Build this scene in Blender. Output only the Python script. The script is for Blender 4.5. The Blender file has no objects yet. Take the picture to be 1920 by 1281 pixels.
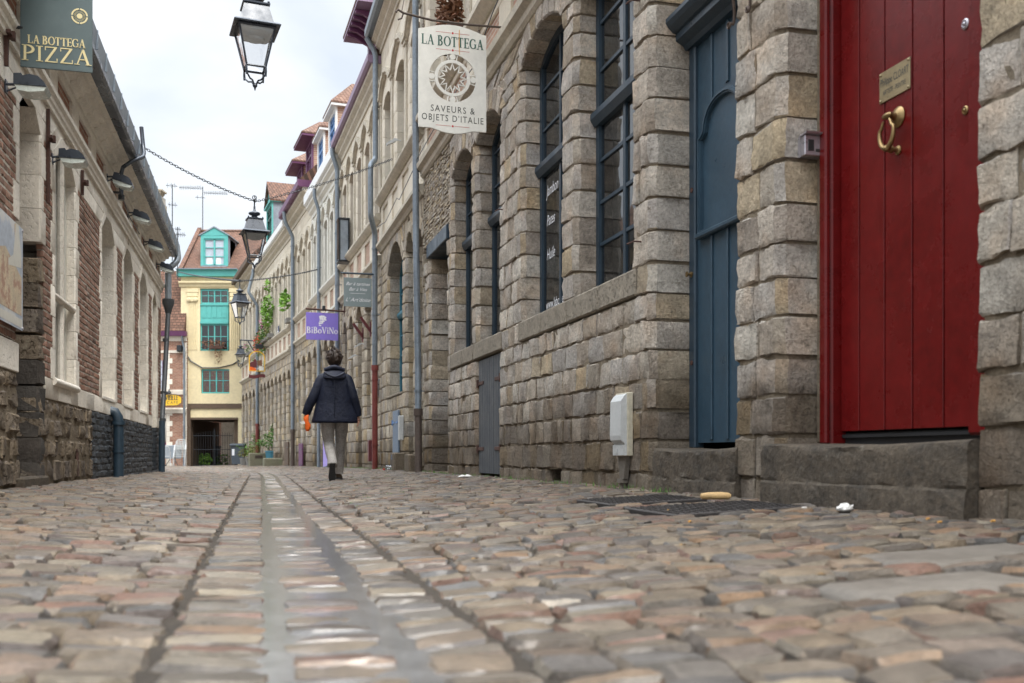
import bpy, math, random
import numpy as np
from math import radians, sin, cos, pi, sqrt, atan2
from mathutils import Vector, Matrix

SC = bpy.context.scene
COL = SC.collection
random.seed(7); RNG = np.random.default_rng(7)

# ------------------------------------------------------------------ camera, sky, sun, exposure
cam = bpy.data.cameras.new('camera'); co = bpy.data.objects.new('camera', cam); COL.objects.link(co)
co.location = (0, 0, 0.25); co.rotation_euler = (radians(90), 0, 0)
cam.lens = 35; cam.sensor_width = 36; cam.shift_y = 0.1112
cam.clip_start = 0.05; cam.clip_end = 2000
cam.dof.use_dof = True; cam.dof.focus_distance = 11.0; cam.dof.aperture_fstop = 3.2
SC.camera = co

SUN_EL, SUN_AZ = radians(60), radians(150)      # azimuth clockwise from +Y
w = bpy.data.worlds.new('World'); SC.world = w; w.use_nodes = True
nt = w.node_tree; nt.nodes.clear()
def N(t, **k):
    n = nt.nodes.new(t)
    for a, b in k.items(): setattr(n, a, b)
    return n
sky = N('ShaderNodeTexSky', sky_type='NISHITA', sun_disc=False, sun_elevation=SUN_EL, sun_rotation=SUN_AZ)
sky.dust_density = 3.0
tc = N('ShaderNodeTexCoord'); sep = N('ShaderNodeSeparateXYZ')
nt.links.new(tc.outputs['Generated'], sep.inputs[0])
mp = N('ShaderNodeMapping'); mp.inputs['Scale'].default_value = (1.0, 1.0, 2.6)
nt.links.new(tc.outputs['Generated'], mp.inputs[0])
nz = N('ShaderNodeTexNoise'); nz.inputs['Scale'].default_value = 2.6; nz.inputs['Detail'].default_value = 6
nz.inputs['Roughness'].default_value = 0.5; nz.inputs['Distortion'].default_value = 0.4
nt.links.new(mp.outputs[0], nz.inputs['Vector'])
rp = N('ShaderNodeValToRGB')
rp.color_ramp.elements[0].position = 0.38; rp.color_ramp.elements[0].color = (3.4, 3.7, 4.05, 1)
rp.color_ramp.elements[1].position = 0.62; rp.color_ramp.elements[1].color = (4.6, 4.72, 4.85, 1)
nt.links.new(nz.outputs['Fac'], rp.inputs[0])
el = N('ShaderNodeMapRange'); el.inputs[1].default_value = 0.42; el.inputs[2].default_value = 1.0
el.inputs[3].default_value = 1.0; el.inputs[4].default_value = 6.2
nt.links.new(sep.outputs['Z'], el.inputs[0])       # overcast skies are brightest at the zenith
vm = N('ShaderNodeVectorMath', operation='SCALE')
nt.links.new(rp.outputs[0], vm.inputs[0]); nt.links.new(el.outputs[0], vm.inputs['Scale'])
mx = N('ShaderNodeMix', data_type='RGBA'); mx.inputs[0].default_value = 0.9
nt.links.new(sky.outputs[0], mx.inputs[6]); nt.links.new(vm.outputs[0], mx.inputs[7])
bg = N('ShaderNodeBackground'); bg.inputs['Strength'].default_value = 0.1
nt.links.new(mx.outputs[2], bg.inputs['Color'])
ow = N('ShaderNodeOutputWorld'); nt.links.new(bg.outputs[0], ow.inputs['Surface'])

sun = bpy.data.lights.new('sun', 'SUN'); sun.energy = 1.3; sun.angle = radians(25); sun.color = (1.0, 0.95, 0.87)
so = bpy.data.objects.new('sun', sun); COL.objects.link(so)
sd = Vector((sin(SUN_AZ) * cos(SUN_EL), cos(SUN_AZ) * cos(SUN_EL), sin(SUN_EL)))
so.rotation_euler = sd.to_track_quat('Z', 'Y').to_euler()
SC.view_settings.view_transform = 'Standard'; SC.view_settings.look = 'None'
SC.view_settings.exposure = 1.32; SC.view_settings.gamma = 1.0
SC.render.engine = 'CYCLES'
SC.cycles.max_bounces = 6; SC.cycles.diffuse_bounces = 3; SC.cycles.glossy_bounces = 3
SC.cycles.transparent_max_bounces = 12; SC.cycles.use_denoising = True

# ------------------------------------------------------------------ materials
def mat(name, col, rough=0.7, metal=0.0, cols=None, island=0.0, nscale=6.0, namt=0.25, bump=0.0, bscale=30.0,
        pits=0.0, pscale=40.0, spots=None, dirt=None, spec=0.5, coat=0.0, waves=None, brick=None, rvar=0.15, warm=0.0):
    """one procedural surface: noise tone, tone per stone (island), spots, damp dirt near the ground, bump"""
    m = bpy.data.materials.new(name); m.use_nodes = True
    t = m.node_tree; b = t.nodes['Principled BSDF']; L = t.links.new
    def n(ty, **k):
        x = t.nodes.new(ty)
        for a, c in k.items(): setattr(x, a, c)
        return x
    def val(s, i, v): s.inputs[i].default_value = v
    tcn = n('ShaderNodeTexCoord'); P = tcn.outputs['Object']; geo = n('ShaderNodeNewGeometry')
    if cols:
        r = n('ShaderNodeValToRGB'); r.color_ramp.interpolation = 'LINEAR'
        k = len(cols)
        while len(r.color_ramp.elements) < k: r.color_ramp.elements.new(0.5)
        for i, c in enumerate(cols):
            r.color_ramp.elements[i].position = i / (k - 1); r.color_ramp.elements[i].color = (*c, 1)
        L(geo.outputs['Random Per Island'], r.inputs[0]); C = r.outputs[0]
    elif brick:
        bt = n('ShaderNodeTexBrick'); bt.offset = 0.5
        mpp = n('ShaderNodeMapping'); mpp.inputs['Rotation'].default_value = brick.get('rot', (radians(90), 0, 0))
        L(P, mpp.inputs[0]); L(mpp.outputs[0], bt.inputs['Vector'])
        val(bt, 'Scale', brick.get('scale', 1.0)); val(bt, 'Brick Width', brick['w']); val(bt, 'Row Height', brick['h'])
        val(bt, 'Mortar Size', brick.get('m', 0.008)); val(bt, 'Color1', (*brick['c1'], 1)); val(bt, 'Color2', (*brick['c2'], 1))
        val(bt, 'Mortar', (*brick['mc'], 1)); val(bt, 'Bias', 0.0)
        C = bt.outputs['Color']
    else:
        rgb = n('ShaderNodeRGB'); rgb.outputs[0].default_value = (*col, 1); C = rgb.outputs[0]
    nz = n('ShaderNodeTexNoise'); val(nz, 'Scale', nscale); val(nz, 'Detail', 8); val(nz, 'Roughness', 0.65); L(P, nz.inputs['Vector'])
    nz2 = n('ShaderNodeTexNoise'); val(nz2, 'Scale', nscale * 6.3); val(nz2, 'Detail', 5); val(nz2, 'Roughness', 0.7); L(P, nz2.inputs['Vector'])
    ad = n('ShaderNodeMath', operation='ADD'); L(nz.outputs['Fac'], ad.inputs[0]); L(nz2.outputs['Fac'], ad.inputs[1])
    mr = n('ShaderNodeMapRange'); val(mr, 1, 0.65); val(mr, 2, 1.35); val(mr, 3, 1 - namt); val(mr, 4, 1 + namt); L(ad.outputs[0], mr.inputs[0])
    vs = n('ShaderNodeVectorMath', operation='SCALE'); L(C, vs.inputs[0]); L(mr.outputs[0], vs.inputs['Scale']); C = vs.outputs[0]
    if warm:
        nw = n('ShaderNodeTexNoise'); val(nw, 'Scale', nscale * 0.55); val(nw, 'Detail', 4); L(P, nw.inputs['Vector'])
        mw = n('ShaderNodeMapRange'); val(mw, 1, 0.5); val(mw, 2, 0.75); val(mw, 3, 0); val(mw, 4, warm); L(nw.outputs['Fac'], mw.inputs[0])
        mm = n('ShaderNodeMix', data_type='RGBA', blend_type='MULTIPLY'); L(mw.outputs[0], mm.inputs[0]); L(C, mm.inputs[6])
        mm.inputs[7].default_value = (1.18, 0.88, 0.62, 1); C = mm.outputs[2]
    if island:
        mi = n('ShaderNodeMapRange'); val(mi, 1, 0); val(mi, 2, 1); val(mi, 3, 1 - island); val(mi, 4, 1 + island)
        wn = n('ShaderNodeTexWhiteNoise', noise_dimensions='1D'); L(geo.outputs['Random Per Island'], wn.inputs['W'])
        L(wn.outputs['Value'], mi.inputs[0])
        v2 = n('ShaderNodeVectorMath', operation='SCALE'); L(C, v2.inputs[0]); L(mi.outputs[0], v2.inputs['Scale']); C = v2.outputs[0]
    if spots:
        sc_, th, colr = spots
        ns = n('ShaderNodeTexNoise'); val(ns, 'Scale', sc_); val(ns, 'Detail', 9); val(ns, 'Roughness', 0.75); L(P, ns.inputs['Vector'])
        ms = n('ShaderNodeMapRange'); val(ms, 1, th); val(ms, 2, th + 0.08); val(ms, 3, 0); val(ms, 4, 0.8); L(ns.outputs['Fac'], ms.inputs[0])
        mm = n('ShaderNodeMix', data_type='RGBA'); L(ms.outputs[0], mm.inputs[0]); L(C, mm.inputs[6]); mm.inputs[7].default_value = (*colr, 1); C = mm.outputs[2]
    if dirt:
        zt, amt, colr = dirt                     # grime splashed up from the pavement, ragged upper edge
        sx = n('ShaderNodeSeparateXYZ'); L(geo.outputs['Position'], sx.inputs[0])
        nd = n('ShaderNodeTexNoise'); val(nd, 'Scale', 2.2); val(nd, 'Detail', 6); L(P, nd.inputs['Vector'])
        m1 = n('ShaderNodeMath', operation='MULTIPLY_ADD'); val(m1, 1, 1.1); L(nd.outputs['Fac'], m1.inputs[0])
        L(sx.outputs['Z'], m1.inputs[2])
        md = n('ShaderNodeMapRange'); val(md, 1, zt + 0.75); val(md, 2, zt + 0.15); val(md, 3, 0); val(md, 4, amt); L(m1.outputs[0], md.inputs[0])
        mm = n('ShaderNodeMix', data_type='RGBA', blend_type='MULTIPLY'); L(md.outputs[0], mm.inputs[0]); L(C, mm.inputs[6]); mm.inputs[7].default_value = (*colr, 1); C = mm.outputs[2]
    L(C, b.inputs['Base Color'])
    rr = n('ShaderNodeMapRange'); val(rr, 1, 0.3); val(rr, 2, 0.7); val(rr, 3, max(0.03, rough - rvar)); val(rr, 4, min(1, rough + rvar)); L(nz.outputs['Fac'], rr.inputs[0])
    L(rr.outputs[0], b.inputs['Roughness'])
    val(b, 'Metallic', metal); val(b, 'Specular IOR Level', spec); val(b, 'Coat Weight', coat); val(b, 'Coat Roughness', 0.15)
    last = None
    if bump:
        nb = n('ShaderNodeTexNoise'); val(nb, 'Scale', bscale); val(nb, 'Detail', 8); val(nb, 'Roughness', 0.7); L(P, nb.inputs['Vector'])
        bp = n('ShaderNodeBump'); val(bp, 'Strength', 1.0); val(bp, 'Distance', bump); L(nb.outputs['Fac'], bp.inputs['Height']); last = bp
    if pits:
        vo = n('ShaderNodeTexNoise'); val(vo, 'Scale', pscale); val(vo, 'Detail', 3); L(P, vo.inputs['Vector'])
        mr2 = n('ShaderNodeMapRange'); val(mr2, 1, 0.36); val(mr2, 2, 0.44); val(mr2, 3, 0); val(mr2, 4, 1); L(vo.outputs['Fac'], mr2.inputs[0])
        bp2 = n('ShaderNodeBump'); val(bp2, 'Strength', 1.0); val(bp2, 'Distance', pits); L(mr2.outputs[0], bp2.inputs['Height'])
        if last: L(last.outputs[0], bp2.inputs['Normal'])
        last = bp2
    if brick:
        bp3 = n('ShaderNodeBump', invert=True); val(bp3, 'Strength', 1.0); val(bp3, 'Distance', 0.012); L(bt.outputs['Fac'], bp3.inputs['Height'])
        if last: L(last.outputs[0], bp3.inputs['Normal'])
        last = bp3
    if waves:
        wv = n('ShaderNodeTexWave', bands_direction=waves[0]); val(wv, 'Scale', waves[1]); val(wv, 'Distortion', waves[3] if len(waves) > 3 else 1.0); L(P, wv.inputs['Vector'])
        bp4 = n('ShaderNodeBump'); val(bp4, 'Strength', 1.0); val(bp4, 'Distance', waves[2]); L(wv.outputs['Fac'], bp4.inputs['Height'])
        if last: L(last.outputs[0], bp4.inputs['Normal'])
        last = bp4
    if last: L(last.outputs[0], b.inputs['Normal'])
    return m

def glass_mat(name, tint=(0.5, 0.55, 0.55), see=0.5, rough=0.03):
    m = bpy.data.materials.new(name); m.use_nodes = True; t = m.node_tree; t.nodes.clear()
    g = t.nodes.new('ShaderNodeBsdfGlossy'); g.inputs['Roughness'].default_value = rough; g.inputs['Color'].default_value = (0.9, 0.93, 0.95, 1)
    tr = t.nodes.new('ShaderNodeBsdfTransparent'); tr.inputs['Color'].default_value = (*tint, 1)
    df = t.nodes.new('ShaderNodeBsdfDiffuse'); df.inputs['Color'].default_value = (0.05, 0.055, 0.06, 1)
    a = t.nodes.new('ShaderNodeMixShader'); a.inputs[0].default_value = see
    t.links.new(df.outputs[0], a.inputs[1]); t.links.new(tr.outputs[0], a.inputs[2])
    fr = t.nodes.new('ShaderNodeFresnel'); fr.inputs['IOR'].default_value = 1.5
    ad = t.nodes.new('ShaderNodeMath'); ad.operation = 'MULTIPLY_ADD'; ad.inputs[1].default_value = 1.0; ad.inputs[2].default_value = 0.04
    t.links.new(fr.outputs[0], ad.inputs[0])
    b = t.nodes.new('ShaderNodeMixShader'); t.links.new(ad.outputs[0], b.inputs[0]); t.links.new(a.outputs[0], b.inputs[1]); t.links.new(g.outputs[0], b.inputs[2])
    nz = t.nodes.new('ShaderNodeTexNoise'); nz.inputs['Scale'].default_value = 2.5
    bp = t.nodes.new('ShaderNodeBump'); bp.inputs['Distance'].default_value = 0.006
    t.links.new(nz.outputs['Fac'], bp.inputs['Height']); t.links.new(bp.outputs[0], g.inputs['Normal'])
    o = t.nodes.new('ShaderNodeOutputMaterial'); t.links.new(b.outputs[0], o.inputs[0])
    return m

GRIME = (0.36, 0.325, 0.285)
M = {}
M['stone'] = mat('grey_limestone', None, 0.9, cols=[(.38,.32,.255),(.47,.41,.34),(.51,.455,.385),(.41,.37,.33),(.53,.485,.415),(.44,.38,.305),(.43,.395,.355),(.46,.37,.245),(.34,.29,.24),(.49,.44,.375)],
                 island=.13, nscale=6, namt=.55, bump=.024, bscale=34, pits=.004, pscale=90, dirt=(.84, .92, GRIME), warm=.4, spec=.2, spots=(13, .585, (.20,.165,.125)))
M['mortar'] = mat('sandy_mortar', (.215,.175,.125), 0.95, nscale=8, namt=.45, bump=.02, bscale=40, dirt=(.4,.65,GRIME), spec=.15)
M['oldstone'] = mat('weathered_limestone', None, 0.9, cols=[(.27,.23,.18),(.37,.315,.24),(.42,.37,.29),(.32,.295,.265),(.41,.345,.25),(.35,.31,.26),(.44,.34,.20)],
                 island=.12, nscale=5, namt=.5, bump=.02, bscale=26, dirt=(.6, .9, GRIME), warm=.25, spec=.2, spots=(20, .64, (.16,.135,.11)))
M['cream'] = mat('cream_limestone', None, 0.85, cols=[(.62,.555,.445),(.70,.64,.53),(.65,.59,.48),(.59,.53,.42),(.68,.625,.525)],
                 nscale=3, namt=.16, bump=.002, bscale=30, spots=(5, .66, (.36,.31,.24)), spec=.25)
M['creamL'] = mat('pale_dressed_limestone', None, 0.85, cols=[(.78,.72,.62),(.70,.64,.55),(.80,.75,.66),(.68,.62,.53)],
                 nscale=4, namt=.2, bump=.004, bscale=30, pits=.003, pscale=30, spots=(6, .64, (.36,.32,.26)), spec=.25, dirt=(.4,.4,GRIME))
M['moulding'] = mat('carved_limestone', (.50,.455,.37), 0.88, nscale=3, namt=.3, bump=.004, bscale=24, spots=(4, .62, (.25,.21,.165)), spec=.2)
M['brick'] = mat('old_red_brick', None, 0.9, cols=[(.25,.145,.105),(.31,.18,.13),(.20,.12,.09),(.36,.22,.16),(.15,.10,.08),(.29,.15,.10),(.22,.15,.125)],
                 nscale=9, namt=.3, bump=.004, bscale=60, spec=.2)
M['brickmortar'] = mat('lime_mortar', (.50,.46,.39), 0.95, nscale=12, namt=.25, bump=.006, bscale=60, spec=.15)
M['rubble'] = mat('dark_sandstone_rubble', None, 0.92, cols=[(.15,.12,.09),(.22,.175,.125),(.185,.15,.115),(.26,.205,.14),(.12,.10,.085),(.24,.20,.16)],
                 nscale=7, namt=.5, bump=.02, bscale=22, pits=.012, pscale=22, spots=(11,.58,(.33,.29,.22)), spec=.2, dirt=(.2,.5,GRIME))
M['blackstone'] = mat('soot_black_stone', None, 0.85, cols=[(.05,.045,.04),(.075,.068,.06),(.06,.05,.042)], nscale=7, namt=.5, bump=.02, bscale=22, spec=.3)
M['paintplinth'] = mat('charcoal_painted_masonry', (.045,.052,.06), 0.6, nscale=5, namt=.3, bump=.004, bscale=50, spots=(9,.68,(.12,.13,.14)), spec=.4, dirt=(.0,.5,(1.8,1.6,1.4)))
M['step'] = mat('worn_dark_doorstep_stone', (.074,.058,.041), 0.75, nscale=6, namt=.8, bump=.024, bscale=16, spots=(9,.60,(.17,.15,.12)), spec=.35)
M['brickwall'] = mat('red_brick_wall', None, .9, brick=dict(w=.22, h=.07, c1=(.26,.12,.08), c2=(.36,.18,.12), mc=(.44,.38,.31), m=.008), nscale=2, namt=.25, spec=.2)
M['panelbrick'] = mat('pale_red_brick_panel', None, .9, brick=dict(w=.21, h=.062, c1=(.38,.22,.165), c2=(.46,.29,.21), mc=(.50,.44,.36), m=.009), nscale=3, namt=.25, spec=.2)
M['plaster'] = mat('old_plaster', (.42,.37,.29), .9, nscale=3, namt=.35, bump=.008, bscale=18, spots=(5,.62,(.22,.18,.14)), spec=.2)
M['yellow'] = mat('pale_yellow_render', (.70,.60,.38), .85, nscale=1.2, namt=.16, bump=.003, bscale=20, spots=(2.2,.66,(.46,.38,.24)), spec=.25)
M['teal'] = mat('turquoise_paint', (.10,.40,.37), .5, nscale=3, namt=.15, spec=.4)
M['navy'] = mat('dark_blue_grey_paint', (.024,.044,.064), .42, nscale=4, namt=.25, bump=.0012, bscale=60, spec=.5, spots=(12,.72,(.07,.10,.13)))
M['door_blue'] = mat('slate_blue_door_paint', (.033,.066,.096), .38, nscale=3, namt=.22, bump=.0012, bscale=45, spec=.5, spots=(14,.64,(.06,.085,.10)))
M['red'] = mat('deep_red_gloss_paint', (.118,.006,.006), .28, dirt=(-.1,.9,(.35,.30,.28)), nscale=2.2, namt=.30, bump=.0008, bscale=26, spec=.3, coat=.0, spots=(42,.70,(.22,.07,.055)), rvar=.08)
M['tealwin'] = mat('petrol_blue_window_paint', (.05,.18,.24), .5, nscale=4, namt=.2, spec=.4)
M['greenwin'] = mat('bottle_green_paint', (.02,.085,.07), .5, nscale=4, namt=.2, spec=.4)
M['purple'] = mat('plum_purple_paint', (.13,.045,.11), .5, nscale=4, namt=.2, spec=.4)
M['mauve'] = mat('mauve_paint', (.24,.17,.25), .55, nscale=4, namt=.2, spec=.4)
M['blue'] = mat('mid_blue_paint', (.10,.22,.46), .5, nscale=4, namt=.2, spec=.4)
M['whitepaint'] = mat('white_paint', (.74,.75,.74), .5, nscale=3, namt=.12, spec=.4, spots=(6,.7,(.5,.48,.44)))
M['creamwood'] = mat('cream_window_paint', (.62,.60,.53), .5, nscale=3, namt=.12, spec=.4)
M['zinc'] = mat('weathered_zinc', (.20,.235,.27), .45, metal=.35, nscale=3, namt=.3, bump=.001, bscale=20, spots=(7,.68,(.36,.38,.39)), spec=.5)
M['zincroof'] = mat('grey_zinc_sheet', (.30,.34,.38), .4, metal=.5, nscale=2, namt=.25, spec=.5)
M['castiron'] = mat('brown_cast_iron', (.085,.062,.05), .6, metal=.2, nscale=5, namt=.4, bump=.002, bscale=40, spots=(8,.66,(.16,.10,.07)))
M['redpipe'] = mat('red_oxide_painted_pipe', (.17,.035,.028), .5, nscale=5, namt=.35, bump=.001, bscale=40, spots=(9,.66,(.08,.03,.025)))
M['greypipe'] = mat('dark_grey_painted_pipe', (.05,.056,.062), .5, nscale=5, namt=.35, bump=.001, bscale=40)
M['iron'] = mat('black_iron', (.028,.032,.037), .42, metal=.3, nscale=6, namt=.3, bump=.001, bscale=40, spec=.5)
M['lampiron'] = mat('blue_black_lamp_paint', (.045,.055,.072), .32, metal=.2, nscale=6, namt=.25, spec=.6)
M['rust'] = mat('rusty_iron', (.075,.035,.025), .8, nscale=9, namt=.5, bump=.003, bscale=60, spots=(10,.6,(.26,.10,.05)))
M['tiles'] = mat('brown_clay_roof_tiles', None, .85, brick=dict(w=.20, h=.11, c1=(.13,.075,.055), c2=(.20,.11,.078), mc=(.07,.045,.035), m=.012, rot=(radians(20), 0, 0)),
                 nscale=1.3, namt=.4, spec=.2, spots=(1.6,.63,(.30,.27,.19)))
M['tilesO'] = mat('orange_brown_roof_tiles', None, .85, brick=dict(w=.20, h=.10, c1=(.16,.095,.072), c2=(.225,.14,.105), mc=(.12,.07,.05), m=.012, rot=(radians(20), 0, 0)),
                 nscale=2, namt=.35, spec=.2)
M['slate'] = mat('blue_grey_slate', (.22,.25,.29), .6, nscale=6, namt=.4, bump=.004, bscale=20)
M['wood'] = mat('dark_weathered_timber', (.11,.075,.05), .8, nscale=5, namt=.4, bump=.004, bscale=24)
M['shutterwood'] = mat('charcoal_painted_boards', (.055,.062,.07), .55, nscale=5, namt=.3, bump=.002, bscale=50, spots=(14,.69,(.16,.17,.18)))
M['bluegreydoor'] = mat('pale_blue_door_paint', (.16,.21,.28), .6, nscale=5, namt=.25, spots=(14,.69,(.3,.33,.37)))
M['lilac'] = mat('lilac_door_paint', (.36,.28,.66), .5, nscale=5, namt=.15)
M['maroon'] = mat('maroon_paint', (.115,.022,.026), .5, nscale=5, namt=.25)
M['brass'] = mat('aged_brass', (.30,.205,.095), .40, metal=.9, nscale=8, namt=.3, bump=.0006, bscale=60)
M['plaque'] = mat('dull_brass_plate', (.36,.29,.17), .38, metal=.65, nscale=6, namt=.2, bump=.0004, bscale=60)
M['steel'] = mat('brushed_aluminium', (.46,.44,.47), .35, metal=.7, nscale=9, namt=.15)
M['plasticgrey'] = mat('pale_grey_plastic', (.50,.51,.50), .5, nscale=5, namt=.14, spots=(7,.64,(.30,.29,.27)))
M['creamplastic'] = mat('aged_cream_box_side', (.47,.43,.33), .6, nscale=5, namt=.25, spots=(9,.6,(.28,.24,.17)))
M['black'] = mat('black_rubber', (.015,.015,.016), .6, nscale=5, namt=.2)
M['dark'] = mat('dark_interior', (.030,.027,.024), .9, nscale=2, namt=.4)  # near-black tone stands in for unlit rooms; small parts share it
M['interior'] = mat('brown_interior_shutter', (.30,.235,.16), .6, nscale=3, namt=.3)
M['curtain'] = mat('white_net_curtain', (.48,.48,.46), .9, nscale=5, namt=.2)
M['glass'] = glass_mat('window_glass', (.62,.64,.62), .82)
M['lampglass'] = glass_mat('lantern_glass', (.95,.96,.97), .97, .06)
M['floodglass'] = mat('frosted_flood_glass', (.55,.60,.56), .2, nscale=20, namt=.3)
M['gold'] = mat('gold_lettering', (.72,.62,.34), .45, nscale=5, namt=.06)
M['signgreen'] = mat('slate_green_sign_paint', (.085,.118,.122), .45, nscale=3, namt=.08)
M['signwhite'] = mat('white_enamel_sign', (.74,.73,.67), .4, nscale=3, namt=.10, spots=(3.2,.66,(.60,.52,.36)))
M['letgreen'] = mat('dark_green_lettering', (.03,.10,.075), .5, namt=.05)
M['letdark'] = mat('dark_lettering', (.05,.055,.05), .5, namt=.05)
M['letwhite'] = mat('white_lettering', (.80,.80,.82), .5, namt=.03)
M['reddot'] = mat('red_ornament_paint', (.45,.03,.03), .5, namt=.05)
M['rustrun'] = mat('orange_rust_stain', (.62,.34,.12), .8, nscale=20, namt=.3)
M['signpurple'] = mat('violet_sign_panel', (.235,.175,.60), .45, nscale=3, namt=.06)
M['signgrey'] = mat('grey_green_sign_panel', (.20,.245,.25), .5, nscale=3, namt=.07)
M['signyellow'] = mat('yellow_sign_panel', (.80,.48,.03), .45, nscale=3, namt=.07)
M['jacket'] = mat('navy_rain_jacket_cloth', (.009,.012,.026), .6, nscale=7, namt=.4, bump=.026, bscale=7, spec=.25)
M['hood'] = mat('navy_hood_cloth', (.012,.016,.036), .6, nscale=9, namt=.3, bump=.014, bscale=14, spec=.5)
M['trouser'] = mat('grey_jeans_cloth', (.33,.31,.29), .9, nscale=7, namt=.4, bump=.012, bscale=22, spec=.15)
M['skin'] = mat('skin', (.50,.27,.19), .5, nscale=8, namt=.12, spec=.4)
M['hair'] = mat('dark_brown_hair', (.035,.020,.013), .5, nscale=30, namt=.5, bump=.004, bscale=90, spec=.5)
M['shoe'] = mat('brown_suede_shoe', (.12,.085,.055), .8, nscale=12, namt=.3)
M['sole'] = mat('black_shoe_sole', (.02,.02,.02), .6, nscale=12, namt=.3, waves=('Z', 14, .004))
M['orange'] = mat('bright_orange_cloth', (.80,.13,.01), .6, nscale=7, namt=.2, bump=.004, bscale=20)
M['paper'] = mat('crumpled_white_paper', (.66,.64,.60), .8, nscale=9, namt=.15, bump=.006, bscale=40)
M['bread'] = mat('baguette_crust', (.52,.34,.15), .7, nscale=12, namt=.3, bump=.004, bscale=40)
M['filter'] = mat('orange_filter_paper', (.62,.32,.08), .7, nscale=30, namt=.2)
M['leafdry'] = mat('dry_leaf', (.34,.20,.06), .7, nscale=30, namt=.3)
M['manhole'] = mat('dark_cast_iron_cover', (.055,.05,.048), .5, metal=.4, nscale=9, namt=.35, bump=.003, bscale=60)
M['bin'] = mat('dark_grey_bin_plastic', (.06,.075,.09), .5, nscale=5, namt=.15)
M['pot'] = mat('grey_stone_pot', (.22,.21,.19), .9, nscale=6, namt=.35, bump=.006, bscale=20)
M['trough'] = mat('mossy_stone_trough', (.16,.15,.10), .9, nscale=5, namt=.4, bump=.008, bscale=20, spots=(5,.56,(.10,.14,.04)))
M['leaf'] = mat('green_leaves', None, .6, cols=[(.05,.12,.02),(.09,.20,.03),(.13,.26,.05),(.04,.09,.02)], namt=.15)
M['leafbright'] = mat('bright_green_vine_leaves', None, .55, cols=[(.14,.30,.03),(.22,.42,.05),(.10,.22,.03)], namt=.15)
M['leafyellow'] = mat('yellowing_leaves', None, .6, cols=[(.24,.22,.05),(.14,.18,.04),(.30,.20,.06)], namt=.15)
M['leafbrown'] = mat('brown_dry_flowers', None, .7, cols=[(.24,.10,.05),(.16,.08,.04),(.30,.14,.07)], namt=.15)
M['flowerred'] = mat('red_geranium_petals', None, .6, cols=[(.70,.05,.02),(.80,.12,.05),(.62,.10,.14)], namt=.1)
M['flowerpink'] = mat('pink_petals', None, .6, cols=[(.66,.22,.34),(.50,.14,.30)], namt=.1)
M['stem'] = mat('brown_stem', (.10,.075,.04), .8, namt=.2)
M['recess_shade'] = mat('painted_recess_shade', (.05,.035,.025), .9, namt=.3)  # dark tone that paints shade into the trough panels

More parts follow.
